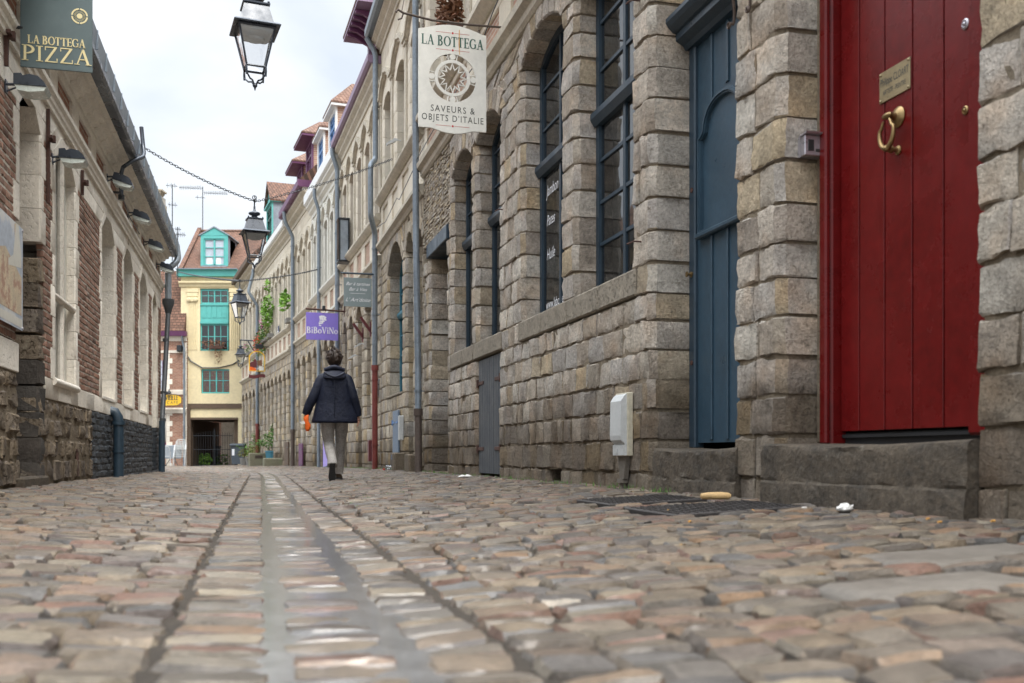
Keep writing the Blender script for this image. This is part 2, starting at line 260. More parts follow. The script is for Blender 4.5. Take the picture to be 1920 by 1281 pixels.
# ------------------------------------------------------------------ mesh builders
class MB:
    def __init__(s): s.v = []; s.f = []; s.m = []; s.n = 0; s.xf = None
    def add(s, vs, fs, m=0):
        if s.xf is not None: vs = [tuple(s.xf @ Vector(p)) for p in vs]
        s.v.extend(vs); n = s.n; s.f.extend([tuple(i + n for i in f) for f in fs]); s.m.extend([m] * len(fs)); s.n += len(vs)
    def box(s, x0, x1, y0, y1, z0, z1, m=0, bev=0.0):
        if bev:
            b = bev; P = []
            for (x, sx) in ((x0, 1), (x1, -1)):
                for (y, sy) in ((y0, 1), (y1, -1)):
                    for (z, sz) in ((z0, 1), (z1, -1)):
                        P.append([(x, y + sy * b, z + sz * b), (x + sx * b, y, z + sz * b), (x + sx * b, y + sy * b, z)])
            V = [q for p in P for q in p]
            def i(a, b_, c, k): return (a * 4 + b_ * 2 + c) * 3 + k
            F = []
            F.append((i(0,0,0,0), i(0,0,1,0), i(0,1,1,0), i(0,1,0,0))); F.append((i(1,0,0,0), i(1,1,0,0), i(1,1,1,0), i(1,0,1,0)))
            F.append((i(0,0,0,1), i(1,0,0,1), i(1,0,1,1), i(0,0,1,1))); F.append((i(0,1,0,1), i(0,1,1,1), i(1,1,1,1), i(1,1,0,1)))
            F.append((i(0,0,0,2), i(0,1,0,2), i(1,1,0,2), i(1,0,0,2))); F.append((i(0,0,1,2), i(1,0,1,2), i(1,1,1,2), i(0,1,1,2)))
            for a in (0, 1):
                for c in (0, 1):
                    F.append((i(a,0,c,0), i(a,1,c,0), i(a,1,c,2), i(a,0,c,2)) if (a ^ c) == 0 else (i(a,0,c,0), i(a,0,c,2), i(a,1,c,2), i(a,1,c,0)))
                    F.append((i(0,a,c,1), i(1,a,c,1), i(1,a,c,2), i(0,a,c,2)) if (a ^ c) else (i(0,a,c,1), i(0,a,c,2), i(1,a,c,2), i(1,a,c,1)))
                    F.append((i(a,c,0,0), i(a,c,1,0), i(a,c,1,1), i(a,c,0,1)) if (a ^ c) else (i(a,c,0,0), i(a,c,0,1), i(a,c,1,1), i(a,c,1,0)))
            for a in (0, 1):
                for b_ in (0, 1):
                    for c in (0, 1):
                        t = (i(a,b_,c,0), i(a,b_,c,1), i(a,b_,c,2)); F.append(t if (a + b_ + c) % 2 else t[::-1])
            s.add(V, F, m); return
        s.add([(x0,y0,z0),(x1,y0,z0),(x1,y1,z0),(x0,y1,z0),(x0,y0,z1),(x1,y0,z1),(x1,y1,z1),(x0,y1,z1)],
              [(0,3,2,1),(4,5,6,7),(0,1,5,4),(1,2,6,5),(2,3,7,6),(3,0,4,7)], m)
    def prism(s, pts, axis, a0, a1, m=0):
        """closed polygon pts (2D) extruded along axis: 'x' pts=(y,z), 'y' pts=(x,z), 'z' pts=(x,y)"""
        n = len(pts)
        def mk(p, a): return (a, p[0], p[1]) if axis == 'x' else ((p[0], a, p[1]) if axis == 'y' else (p[0], p[1], a))
        V = [mk(p, a0) for p in pts] + [mk(p, a1) for p in pts]
        F = [tuple(range(n))[::-1], tuple(range(n, 2 * n))] + [(i, (i + 1) % n, n + (i + 1) % n, n + i) for i in range(n)]
        s.add(V, F, m)
    def tube(s, pts, r, n=8, m=0, caps=True, rs=None, flat=1.0):
        pts = [Vector(p) for p in pts]; k = len(pts); V = []; up = None
        for i, p in enumerate(pts):
            d = (pts[min(i + 1, k - 1)] - pts[max(i - 1, 0)])
            if d.length < 1e-9: d = Vector((0, 0, 1))
            d.normalize()
            if up is None: up = Vector((0, 0, 1)) if abs(d.z) < .9 else Vector((1, 0, 0))
            a = d.cross(up)
            if a.length < 1e-5: a = d.cross(Vector((0, 1, 0)))
            a.normalize(); b = a.cross(d).normalized(); up = b
            rr = rs[i] if rs else r
            for j in range(n):
                t = 2 * pi * j / n; V.append(tuple(p + a * (cos(t) * rr) + b * (sin(t) * rr * flat)))
        F = [(i * n + j, i * n + (j + 1) % n, (i + 1) * n + (j + 1) % n, (i + 1) * n + j) for i in range(k - 1) for j in range(n)]
        if caps: F += [tuple(range(n))[::-1], tuple(range((k - 1) * n, k * n))]
        s.add(V, F, m)
    def lathe(s, prof, c=(0, 0, 0), n=20, m=0, sq=False, axis='z'):
        V = []
        off = pi / 4 if sq else 0; n = 4 if sq else n; q = sqrt(2) if sq else 1
        for r, z in prof:
            for j in range(n):
                t = 2 * pi * j / n + off; p = (r * q * cos(t), r * q * sin(t), z)
                if axis == 'y': p = (p[0], p[2], p[1])
                if axis == 'x': p = (p[2], p[0], p[1])
                V.append((c[0] + p[0], c[1] + p[1], c[2] + p[2]))
        k = len(prof)
        F = [(i * n + j, i * n + (j + 1) % n, (i + 1) * n + (j + 1) % n, (i + 1) * n + j) for i in range(k - 1) for j in range(n)]
        F += [tuple(range(n))[::-1], tuple(range((k - 1) * n, k * n))]
        s.add(V, F, m)
    def sphere(s, c, r, n=12, m=0, sc=(1, 1, 1)):
        k = n // 2 + 1
        V = [(c[0] + r * sc[0] * sin(pi * i / k) * cos(2 * pi * j / n), c[1] + r * sc[1] * sin(pi * i / k) * sin(2 * pi * j / n), c[2] + r * sc[2] * cos(pi * i / k)) for i in range(1, k) for j in range(n)]
        V += [(c[0], c[1], c[2] + r * sc[2]), (c[0], c[1], c[2] - r * sc[2])]; T = len(V) - 2
        F = [(i * n + j, (i + 1) * n + j, (i + 1) * n + (j + 1) % n, i * n + (j + 1) % n) for i in range(k - 2) for j in range(n)]
        F += [(T, j, (j + 1) % n) for j in range(n)] + [(T + 1, (k - 2) * n + (j + 1) % n, (k - 2) * n + j) for j in range(n)]
        s.add(V, F, m)
    def ribbon(s, pts, wid, y0, y1, m=0, closed=False):
        """flat strip along pts (x,z) of width wid, from y0 to y1 in depth"""
        P = [Vector((p[0], p[1])) for p in pts]; k = len(P); V = []
        for i, p in enumerate(P):
            if closed: d = P[(i + 1) % k] - P[i - 1]
            else: d = P[min(i + 1, k - 1)] - P[max(i - 1, 0)]
            d = d.normalized() if d.length > 1e-9 else Vector((1, 0)); nn = Vector((-d.y, d.x))
            wd = wid[i] if isinstance(wid, (list, tuple)) else wid
            for sg in (-.5, .5):
                q = p + nn * wd * sg; V.append((q.x, y0, q.y)); V.append((q.x, y1, q.y))
        F = []
        for i in range(k if closed else k - 1):
            a = i * 4; b = ((i + 1) % k) * 4
            F += [(a, b, b + 2, a + 2), (a + 1, a + 3, b + 3, b + 1), (a, a + 1, b + 1, b), (a + 2, b + 2, b + 3, a + 3)]
        if not closed: F += [(0, 2, 3, 1), ((k - 1) * 4, (k - 1) * 4 + 1, (k - 1) * 4 + 3, (k - 1) * 4 + 2)]
        s.add(V, F, m)
    def disc(s, cx, cz, r, y0, y1, n=24, m=0):
        s.prism([(cx + r * cos(2 * pi * i / n), cz + r * sin(2 * pi * i / n)) for i in range(n)], 'y', y0, y1, m)
    def leaves(s, c, R, n, sz, m=0, sq=(1, 1, 1), hang=0.0, inner=0.2):
        for _ in range(n):
            while True:
                p = Vector((random.uniform(-1, 1), random.uniform(-1, 1), random.uniform(-1, 1)))
                if inner < p.length < 1: break
            p = Vector((c[0] + p.x * R * sq[0], c[1] + p.y * R * sq[1], c[2] + p.z * R * sq[2] - hang * random.random() ** 2))
            a = Vector((random.gauss(0, 1), random.gauss(0, 1), random.gauss(0, .6))).normalized(); b = a.cross(Vector((random.gauss(0, 1), random.gauss(0, 1), random.gauss(0, 1)))).normalized()
            q = sz * random.uniform(.6, 1.3)
            s.add([tuple(p - a * q), tuple(p + b * q * .45), tuple(p + a * q), tuple(p - b * q * .45)], [(0, 1, 2, 3)], m)
    def build(s, name, mats, parent=None, smooth=False, loc=None, rot=None):
        me = bpy.data.meshes.new(name); me.from_pydata([tuple(map(float, p)) for p in s.v], [], s.f)
        if not isinstance(mats, (list, tuple)): mats = [mats]
        for k in mats: me.materials.append(M[k])
        if len(mats) > 1: me.polygons.foreach_set('material_index', s.m)
        if smooth: me.polygons.foreach_set('use_smooth', [True] * len(s.f))
        if smooth and smooth != 'all':
            try: me.set_sharp_from_angle(angle=radians(42))
            except Exception: pass
        o = bpy.data.objects.new(name, me); COL.objects.link(o)
        if parent is not None: o.parent = parent
        if loc: o.location = loc
        if rot: o.rotation_euler = rot
        return o

class QM:
    """big quad meshes (stones, bricks, setts) with optional point attribute"""
    def __init__(s): s.V = []; s.F = []; s.m = []; s.A = []; s.n = 0
    def add(s, V, F, m=0, a=0.0):
        s.V.append(V); s.F.append(F + s.n); s.m.append(np.full(len(F), m, np.int32)); s.A.append(np.full(len(V), a) if np.isscalar(a) else a); s.n += len(V)
    def build(s, name, mats, parent=None, smooth='sharp', attr=None):
        V = np.concatenate(s.V).astype(np.float32); F = np.concatenate(s.F).astype(np.int32); me = bpy.data.meshes.new(name)
        me.vertices.add(len(V)); me.vertices.foreach_set('co', V.ravel()); me.loops.add(F.size); me.loops.foreach_set('vertex_index', F.ravel())
        me.polygons.add(len(F)); me.polygons.foreach_set('loop_start', np.arange(0, F.size, 4, dtype=np.int32))
        me.polygons.foreach_set('material_index', np.concatenate(s.m))
        me.polygons.foreach_set('use_smooth', np.full(len(F), bool(smooth)))
        if attr:
            at = me.attributes.new(attr, 'FLOAT', 'POINT'); at.data.foreach_set('value', np.concatenate(s.A).astype(np.float32))
        if not isinstance(mats, (list, tuple)): mats = [mats]
        for k in mats: me.materials.append(M[k])
        me.update(calc_edges=True); me.validate()
        if smooth == 'sharp': me.set_sharp_from_angle(angle=radians(31))
        o = bpy.data.objects.new(name, me); COL.objects.link(o)
        if parent is not None: o.parent = parent
        return o

_gc = {}
def grid_topo(nx, nz, rings):
    k = (nx, nz, rings)
    if k in _gc: return _gc[k]
    F = [(j * (nx + 1) + i, j * (nx + 1) + i + 1, (j + 1) * (nx + 1) + i + 1, (j + 1) * (nx + 1) + i) for j in range(nz) for i in range(nx)]
    B = [(i, 0) for i in range(nx)] + [(nx, j) for j in range(nz)] + [(nx - i, nz) for i in range(nx)] + [(0, nz - j) for j in range(nz)]
    bi = [j * (nx + 1) + i for i, j in B]; nb = len(bi); prev = bi; base = (nx + 1) * (nz + 1)
    for r in range(rings):
        cur = [base + r * nb + q for q in range(nb)]
        F += [(prev[q], cur[q], cur[(q + 1) % nb], prev[(q + 1) % nb]) for q in range(nb)]
        prev = cur
    _gc[k] = (np.array(F), np.array(bi)); return _gc[k]

def block(q, bl, br, tr, tl, zb, zt, tf, depth, nx=3, nz=3, bev=.015, rough=.004, chl=0, chr_=0, deep=False, m=0, bulge=0.0):
    """one stone: x corners at bottom/top, z range, face at y=tf, going back 'depth'"""
    wdt = max(.02, ((br - bl) + (tr - tl)) / 2); h = zt - zb; e = min(bev, .3 * wdt, .3 * h); ez = e / h
    el_ = min(.45, (chl or e) / wdt); er = min(.45, (chr_ or e) / wdt)
    us = np.concatenate(([0, el_], np.linspace(el_, 1 - er, max(2, nx - 1))[1:-1], [1 - er, 1])); nx = len(us) - 1
    vs = np.concatenate(([0, ez], np.linspace(ez, 1 - ez, max(2, nz - 1))[1:-1], [1 - ez, 1])); nz = len(vs) - 1
    U, Vv = np.meshgrid(us, vs)
    X = (bl + (br - bl) * U) * (1 - Vv) + (tl + (tr - tl) * U) * Vv; Z = zb + h * Vv
    Y = tf + RNG.normal(0, rough, U.shape) + bulge * (1 - (2 * U - 1) ** 2) * (1 - (2 * Vv - 1) ** 2)
    Y[0, :] -= e * .8; Y[-1, :] -= e * .8
    Y[:, 0] -= chl if chl else e * .8; Y[:, -1] -= chr_ if chr_ else e * .8
    if rough > .002:
        Z = Z + RNG.normal(0, .0045) * (2 * U - 1) + (2 * Vv - 1) * RNG.normal(0, .003) * (2 * U - 1); Y = Y + RNG.normal(0, .004) * (2 * U - 1) + RNG.normal(0, .003) * (2 * Vv - 1)
    if rough > 0:
        j = min(rough * 1.2, .006); X[0, 1:-1] += RNG.normal(0, j, nx - 1); Z[0, 1:-1] += RNG.normal(0, j, nx - 1); Z[-1, 1:-1] += RNG.normal(0, j, nx - 1)
    rings = 3 if deep else 1
    F, bi = grid_topo(nx, nz, rings)
    P = np.stack([X.ravel(), Y.ravel(), Z.ravel()], 1); B = P[bi].copy(); out = [P]
    for r in range(rings):
        R = B.copy(); R[:, 1] = B[:, 1] + (tf - depth - B[:, 1]) * (r + 1) / rings
        if deep and r < rings - 1 and rough > 0:
            sg = np.where(B[:, 0] > (bl + br) / 2, 1, -1); R[:, 0] += sg * (RNG.normal(.001, rough, len(R)))
        out.append(R)
    q.add(np.concatenate(out), F, m)

def arch_half(o, z, grow=0.0):
    """x half-width of an opening at height z; None above the crown"""
    a, b, zs, ri = o['a'] - 0, o['b'], o['zs'], o.get('rise', 0)
    hw = (b - a) / 2
    if z <= zs: return hw
    if ri <= 0: return None if z >= zs - 1e-6 and z > zs else hw
    R = (hw * hw + ri * ri) / (2 * ri) + grow; cz = zs + ri - (R - grow); v = R * R - (z - cz) ** 2
    if v <= 0 or z >= cz + R: return None
    return min(hw + grow, sqrt(v))

def masonry(q, s0, s1, rows, ops, blen=(.2, .38), gap=.012, bev=.015, rough=.004, depth=.30, tf=0.0, near=True, m=0, mm=1, ch=.05, ring=.12, bulge=.0, ends=(True, True), jit=.006, front_mortar=-.02, nxz=(3, 3), rjit=.0):
    wl = lambda z: rjit
    for zi in range(len(rows) - 1):
        zb, zt = rows[zi], rows[zi + 1]
        cuts = []
        for o in ops:
            if zb >= o['z0'] - .02 and o['b'] > s0 + .01 and o['a'] < s1 - .01:
                top = o['zs'] + o.get('rise', 0) + (ring * .5 if o.get('rise', 0) > 0 else 0)
                if zb < top - .02:
                    c = (o['a'] + o['b']) / 2
                    if o.get('rise', 0) > 0:
                        hb = arch_half(o, zb, ring * .5 if zb > o['zs'] else 0); ht = arch_half(o, zt, ring * .5)
                        if zt <= o['zs'] + .001: ht = (o['b'] - o['a']) / 2
                        if hb is None: continue
                        if ht is None: ht = 0.0
                        if zb <= o['zs']: hb = (o['b'] - o['a']) / 2
                        jam = zt <= o['zs'] + .12
                    else: hb = ht = (o['b'] - o['a']) / 2; jam = True
                    cuts.append((c - hb, c + hb, c - ht, c + ht, jam))
        cuts.sort()
        segs = []; cb, ct, lj = s0, s0, ends[0]
        for (a, b, c, d, jam) in cuts:
            if a > cb + .01 or c > ct + .01: segs.append((cb, a, ct, c, lj, jam))
            cb, ct, lj = b, d, jam
        segs.append((cb, s1, ct, s1, lj, ends[1]))
        for (b0, b1, t0, t1, jl, jr) in segs:
            L = max(b1 - b0, t1 - t0)
            if L < .015: continue
            # mortar bed
            mi = .014
            xs = [b0 + (mi if jl else 0), b1 - (mi if jr else 0), t1 - (mi if jr else 0), t0 + (mi if jl else 0)]
            cl, cr = (ch if jl else 0), (ch if jr else 0); fm = tf + front_mortar; V = []
            for zz, (xa, xb) in ((zb, (xs[0], xs[1])), (zt, (xs[3], xs[2]))):
                V += [(xa, tf - depth, zz), (xa, fm - cl, zz), (xa + cl, fm, zz), (xb - cr, fm, zz), (xb, fm - cr, zz), (xb, tf - depth, zz)]
            q.add(np.array(V), np.array([(i, i + 1, i + 7, i + 6) for i in range(5)]), mm)
            n = max(1, round(L / random.uniform(*blen))); cutp = [0.0]
            if n > 1:
                wts = [random.uniform(.7, 1.3) for _ in range(n)]
                if (zi % 2) and n > 2: wts[0] *= .55
                tot = sum(wts); acc = 0
                for w_ in wts: acc += w_; cutp.append(acc / tot)
            else: cutp.append(1.0)
            for k in range(n):
                u0, u1 = cutp[k], cutp[k + 1]; g = gap * random.uniform(.6, 1.4) * .5
                gl = 0 if (k == 0 and jl) else g; gr = 0 if (k == n - 1 and jr) else g
                bl = b0 + (b1 - b0) * u0 + gl; br = b0 + (b1 - b0) * u1 - gr; tl = t0 + (t1 - t0) * u0 + gl; tr = t0 + (t1 - t0) * u1 - gr
                if br - bl < .012 and tr - tl < .012: continue
                if br < bl: br = bl + .004
                if tr < tl: tr = tl + .004
                j = random.uniform(-jit, jit)
                fl = k == 0 and jl; fr = k == n - 1 and jr
                block(q, bl, br, tr, tl, zb + g + random.uniform(0, jit * .6), zt - g - random.uniform(0, jit * .6), tf + j, (depth if (fl or fr) else .055), nxz[0], nxz[1], bev, rough,
                      ch if fl else 0, ch if fr else 0, near and (fl or fr), m, bulge)

def voussoirs(q, o, n, ring=.2, depth=.32, tf=.006, gap=.008, bev=.012, rough=.003, m=0, flat=None):
    a, b, zs, ri = o['a'], o['b'], o['zs'], o['rise']; hw = (b - a) / 2; c = (a + b) / 2
    R = (hw * hw + ri * ri) / (2 * ri); cz = zs + ri - R; A = math.asin(min(1, hw / R)); 
    for k in range(n):
        t0 = -A + 2 * A * k / n + gap / R / 2; t1 = -A + 2 * A * (k + 1) / n - gap / R / 2
        rg = ring * random.uniform(.92, 1.08)
        P = []
        for t in (t0, t1):
            for r in (R, R + rg): P.append((c + r * sin(t), cz + r * cos(t)))
        (x0, z0), (x1, z1), (x2, z2), (x3, z3) = P
        e = bev; cx = (x0 + x1 + x2 + x3) / 4; czz = (z0 + z1 + z2 + z3) / 4
        jj = random.uniform(-.004, .004)
        def inn(x, z): 
            d = sqrt((x - cx) ** 2 + (z - czz) ** 2); f = 1 - e * 1.3 / d; return (cx + (x - cx) * f, czz + (z - czz) * f)
        ring_ = [(x0, z0), (x2, z2), (x3, z3), (x1, z1)]
        V = [(*(lambda p: (p[0], tf + jj, p[1]))(inn(x, z)),) for x, z in ring_] + [(x, tf + jj - e, z) for x, z in ring_] + [(x, tf - depth, z) for x, z in ring_]
        F = [(0, 1, 2, 3)] + [(i, i + 4, (i + 1) % 4 + 4, (i + 1) % 4) for i in range(4)] + [(i + 4, i + 8, (i + 1) % 4 + 8, (i + 1) % 4 + 4) for i in range(4)]
        q.add(np.array(V), np.array(F), m)

def moulding(mb, s0, s1, prof, m=0): mb.prism([(t, z) for t, z in prof], 'x', s0, s1, m)

# ------------------------------------------------------------------ scene objects
def tag(o, label=None, cat=None, group=None, kind=None):
    if label: o['label'] = label
    if cat: o['category'] = cat
    if group: o['group'] = group
    if kind: o['kind'] = kind
    return o
def root(name, label, cat, loc=(0, 0, 0), rz=0.0, group=None):
    o = bpy.data.objects.new(name, None); COL.objects.link(o); o.location = loc; o.rotation_euler = (0, 0, rz); o.empty_display_size = .2
    return tag(o, label, cat, group)
def copy_tree(o, parent=None):
    c = o.copy(); COL.objects.link(c); c.parent = parent
    for ch in list(o.children): copy_tree(ch, c)
    return c

def interp(x, xs, ys):
    if x <= xs[0]: return ys[0]
    for i in range(len(xs) - 1):
        if x <= xs[i + 1]: return ys[i] + (ys[i + 1] - ys[i]) * (x - xs[i]) / (xs[i + 1] - xs[i])
    return ys[-1]

# plan of the right-hand row: wall line nodes (X, Y)
RN = [(2.570, 1.5), (-1.41, 15.9), (-2.71, 20.6), (-4.52, 26.4), (-6.34, 31.6), (-7.98, 36.0), (-11.22, 44.3), (-13.80, 50.8)]
def frame(P0, P1):
    dx, dy = P1[0] - P0[0], P1[1] - P0[1]; return atan2(dy, dx), sqrt(dx * dx + dy * dy)
# street centre line (the gutter)
_C = [(.135, 0.0)]; _dir = []
_a = 0.0
while _a < 70:
    sl = interp(_C[-1][1], [18, 24, 34, 60], [-.2528, -.31, -.395, -.40]); d = Vector((sl, 1)).normalized(); _dir.append(d); _C.append((_C[-1][0] + d.x * .25, _C[-1][1] + d.y * .25)); _a += .25
_dir.append(_dir[-1])
def centre(a):
    i = max(0, min(len(_C) - 2, int(a / .25))); f = a / .25 - i; c0, c1 = _C[i], _C[i + 1]; d = _dir[i]
    if a < 0: return Vector((_C[0][0] + _dir[0].x * a, _C[0][1] + _dir[0].y * a)), _dir[0]
    return Vector((c0[0] + (c1[0] - c0[0]) * f, c0[1] + (c1[1] - c0[1]) * f)), d
def zg(a, b):
    """paving height at distance a along the street and b to the right of the gutter"""
    g = -.11 - .0048 * max(0, a - 16); r = -.0065 * max(0, a - 18) + (-.02 if a < 6 else 0) * (1 - a / 6); l = -.015 - .0052 * max(0, a - 8)
    if abs(b) < .31: return g - .012 * (1 - abs(b) / .31)
    if b > 0: return g + (r - g) * min(1.15, (b - .31) / 2.25)
    return g + (l - g) * min(1.0, (-b - .31) / 1.75)
def zw(X, Y):
    a = Y / .9695
    for _ in range(4):
        c, d = centre(a); v = Vector((X - c.x, Y - c.y)); a += v.dot(d)
    c, d = centre(a); v = Vector((X - c.x, Y - c.y)); return zg(a, v.x * d.y - v.y * d.x)

# ------------------------------------------------------------------ ground and road
def sheet(name, m, xs, ys, zf):
    V = [(x, y, zf(x, y)) for y in ys for x in xs]; n = len(xs)
    F = [(j * n + i, j * n + i + 1, (j + 1) * n + i + 1, (j + 1) * n + i) for j in range(len(ys) - 1) for i in range(n - 1)]
    me = bpy.data.meshes.new(name); me.from_pydata(V, [], F); me.materials.append(M[m]); me.polygons.foreach_set('use_smooth', [True] * len(F))
    o = bpy.data.objects.new(name, me); COL.objects.link(o); return tag(o, kind='structure')
M['bed'] = mat('sandy_joint_dirt', (.048,.039,.030), .9, nscale=9, namt=.5, bump=.012, bscale=60, spec=.3)
M['ground'] = mat('distant_paving', (.24,.21,.18), .9, nscale=2, namt=.3)
sheet('ground', 'ground', [-900, -60, -25, -12, 0, 12, 60, 900], [-900, -40, -10, 5, 20, 35, 52, 60, 120, 900], lambda x, y: -.62 - .0 * y)
def bed():
    V = []; F = []; A = list(np.arange(-3, 64, .5)); B = [-16, -9, -5, -3, -2.1, -1.2, -.6, -.345, -.335, -.295, -.16, 0, .16, .295, .335, .345, .8, 1.4, 2.0, 2.6, 3.4]
    for a in A:
        c, d = centre(a)
        for b in B: V.append((c.x + d.y * b, c.y - d.x * b, zg(a, b) - (.006 if abs(b) < .2 else (.007 if .29 < abs(b) < .34 else .020))))
    n = len(B)
    for j in range(len(A) - 1):
        for i in range(n - 1): F.append((j * n + i, j * n + i + 1, (j + 1) * n + i + 1, (j + 1) * n + i))
    me = bpy.data.meshes.new('path'); me.from_pydata(V, [], F); me.materials.append(M['bed'])
    o = bpy.data.objects.new('path', me); COL.objects.link(o); tag(o, kind='structure')
bed()

def cobble_material():
    m = mat('cobblestone', None, .46, cols=[(.105,.082,.056),(.155,.118,.078),(.068,.064,.060),(.18,.146,.10),(.105,.074,.050),(.082,.079,.075),(.17,.105,.058),(.125,.104,.078),(.070,.056,.044),(.145,.115,.082),(.13,.066,.042),(.088,.081,.072)],
            island=.22, nscale=13, namt=.5, bump=.011, bscale=50, spots=(30, .59, (.085,.07,.055)), spec=.5, rvar=.22)
    t = m.node_tree; b = t.nodes['Principled BSDF']
    at = t.nodes.new('ShaderNodeAttribute'); at.attribute_name = 'wet_sheen'
    lr = b.inputs['Roughness'].links[0].from_socket; mx_ = t.nodes.new('ShaderNodeMix'); t.links.new(at.outputs['Fac'], mx_.inputs[0]); t.links.new(lr, mx_.inputs[2]); mx_.inputs[3].default_value = .27; cw_ = t.nodes.new('ShaderNodeMath'); cw_.operation = 'MULTIPLY'; cw_.inputs[1].default_value = .85; t.links.new(at.outputs['Fac'], cw_.inputs[0]); t.links.new(cw_.outputs[0], b.inputs['Coat Weight'])
    t.links.new(mx_.outputs[0], b.inputs['Roughness'])
    lc = b.inputs['Base Color'].links[0].from_socket; m2 = t.nodes.new('ShaderNodeMix'); m2.data_type = 'RGBA'; m2.blend_type = 'MULTIPLY'
    t.links.new(at.outputs['Fac'], m2.inputs[0]); t.links.new(lc, m2.inputs[6]); m2.inputs[7].default_value = (1.25,1.25,1.3,1); t.links.new(m2.outputs[2], b.inputs['Base Color'])  # paler tint on the wet setts paints in their sky sheen
    return m
M['cobble'] = cobble_material()

def wall_b(a):
    """lateral position of the right wall at street distance a"""
    c, d = centre(a)
    for i in range(len(RN) - 1):
        p, q = Vector(RN[i]), Vector(RN[i + 1])
        n = Vector((d.y, -d.x)); e = q - p; den = n.x * e.y - n.y * e.x
        if abs(den) < 1e-9: continue
        v = p - c; t = (v.x * e.y - v.y * e.x) / den; u = (v.x * n.y - v.y * n.x) / den
        if -1e-6 <= u <= 1.000001 and t > 0: return t
    return 2.7
def cobbles():
    q = QM(); a = .75; R = random.Random(3)
    def sett(a0, a1, b0, b1, lev, wet_sheen, res, rnd=.0):
        nx, nz = {3: (6, 6), 2: (4, 4), 1: (3, 3)}[res]
        e = .010 if res > 1 else .013
        wb, wa = b1 - b0, a1 - a0; e = min(e, .25 * wa)
        us = np.concatenate(([0, e / wb], np.linspace(e / wb, 1 - e / wb, nx - 1)[1:-1], [1 - e / wb, 1])); vs = np.concatenate(([0, e / wa], np.linspace(e / wa, 1 - e / wa, nz - 1)[1:-1], [1 - e / wa, 1]))
        U, W = np.meshgrid(us, vs); B = b0 + wb * U; A = a0 + wa * W
        # worn outline: pull the corners in, skew a little
        k1, k2 = R.uniform(-.006, .006), R.uniform(-.010, .010)
        cu, cw = 2 * U - 1, 2 * W - 1
        A = A + k1 * cu + (-.007 * cu ** 6 * cw) + RNG.normal(0, .0035, A.shape); B = B + k2 * cw * .6 - .007 * cw ** 6 * cu + RNG.normal(0, .0022, A.shape)
        H = .0045 * (1 - np.abs(cu) ** 4) * (1 - np.abs(cw) ** 4) + lev + cu * R.uniform(-.005, .005) + cw * R.uniform(-.006, .006)
        if res > 1: H = H + RNG.normal(0, .0012, H.shape)
        edge = (np.abs(cu) > .999) | (np.abs(cw) > .999); H = np.where(edge, H - .0125, H)
        ac, bc = (a0 + a1) / 2, (b0 + b1) / 2; c, d = centre(ac)
        # position on the (possibly curving) centre line
        X = c.x + d.x * (A - ac) + d.y * B; Y = c.y + d.y * (A - ac) - d.x * B
        z00, zb_, za_ = zg(ac, bc), zg(ac, b1) - zg(ac, b0), zg(a1, bc) - zg(a0, bc)
        Z = z00 + zb_ * (B - bc) / wb + za_ * (A - ac) / wa + H
        F, bi = grid_topo(nx, nz, 1); P = np.stack([X.ravel(), Y.ravel(), Z.ravel()], 1); S = P[bi].copy(); S[:, 2] -= .05
        V = np.concatenate([P, S]); q.add(V, F, 0, wet_sheen)
    row = 0
    while a < 52:
        da = R.uniform(.100, .132); res = 3 if a < 4.5 else (2 if a < 11 else 1)
        g = .012
        # gutter strip: three long stones across with water joints
        for k, (b0, b1) in enumerate([(-.308, -.115), (-.080, .110), (.15, .308)]):
            jj = R.uniform(-.012, .012); lo = (.0015 if k == 1 else -.001) + R.uniform(-.005, .004)
            wet_sheen = {0: .25, 1: .95, 2: .5}[k]
            sett(a + .003, a + da - .005, b0 + jj, b1 + jj * .5, lo, wet_sheen + R.uniform(-.2, .05), res)
        for side in (1, -1):
            wv = .012 * sin(a * 2.1 + side) ; lim = wall_b(a) + .12 if side > 0 else (2.32 if a < 21 else (7.5 if a < 40 else 6.5))
            b = .316 + R.uniform(0, .012); off = R.uniform(-.02, .02)
            drift = side * .02
            while b < lim:
                wd = R.uniform(.120, .200); b0, b1 = b, b + wd - g * R.uniform(.5, 1.6)
                if side < 0: b0, b1 = -b1, -b0
                bc = (b0 + b1) / 2; aa = a + wv * 1.2 + .045 * sin(bc * 1.3 + 1) + .008 * sin(bc * 4.7 + a * .9) + R.uniform(-.006, .006)
                Xc, dd = centre(aa); wx = Xc.x + dd.y * bc; wy = Xc.y - dd.x * bc
                skip = in_cover(wx, wy)
                wet_sheen = max(0, .45 - abs(bc - .1) * .35) * R.uniform(.2, 1) + (.12 if R.random() < .10 else 0)
                if not skip: sett(aa + .002, aa + da - g * R.uniform(.5, 1.5), b0, b1, R.uniform(-.008, .008), wet_sheen, res if abs(b) < 4 else 1)
                b += wd
        a += da; row += 1
    o = q.build('road', ['cobble'], None, 'sharp' if 1 else True, attr='wet_sheen'); tag(o, kind='structure')
COVERS = [(.77, 6.02, .60, .62), (1.03, 5.12, .72, .66)]
SLABS = [(1.02, 2.40, .54, .27), (1.33, 2.93, .62, .30)]
CRZ = .2477
def in_cover(x, y):
    for cx, cy, w_, h_ in COVERS + SLABS:
        dx, dy = x - cx, y - cy; u = dx * cos(CRZ) + dy * sin(CRZ); v = -dx * sin(CRZ) + dy * cos(CRZ)
        if abs(u) < w_ / 2 + (.05 if h_ > .5 else .03) and abs(v) < h_ / 2 + .035: return True
    return False
cobbles()
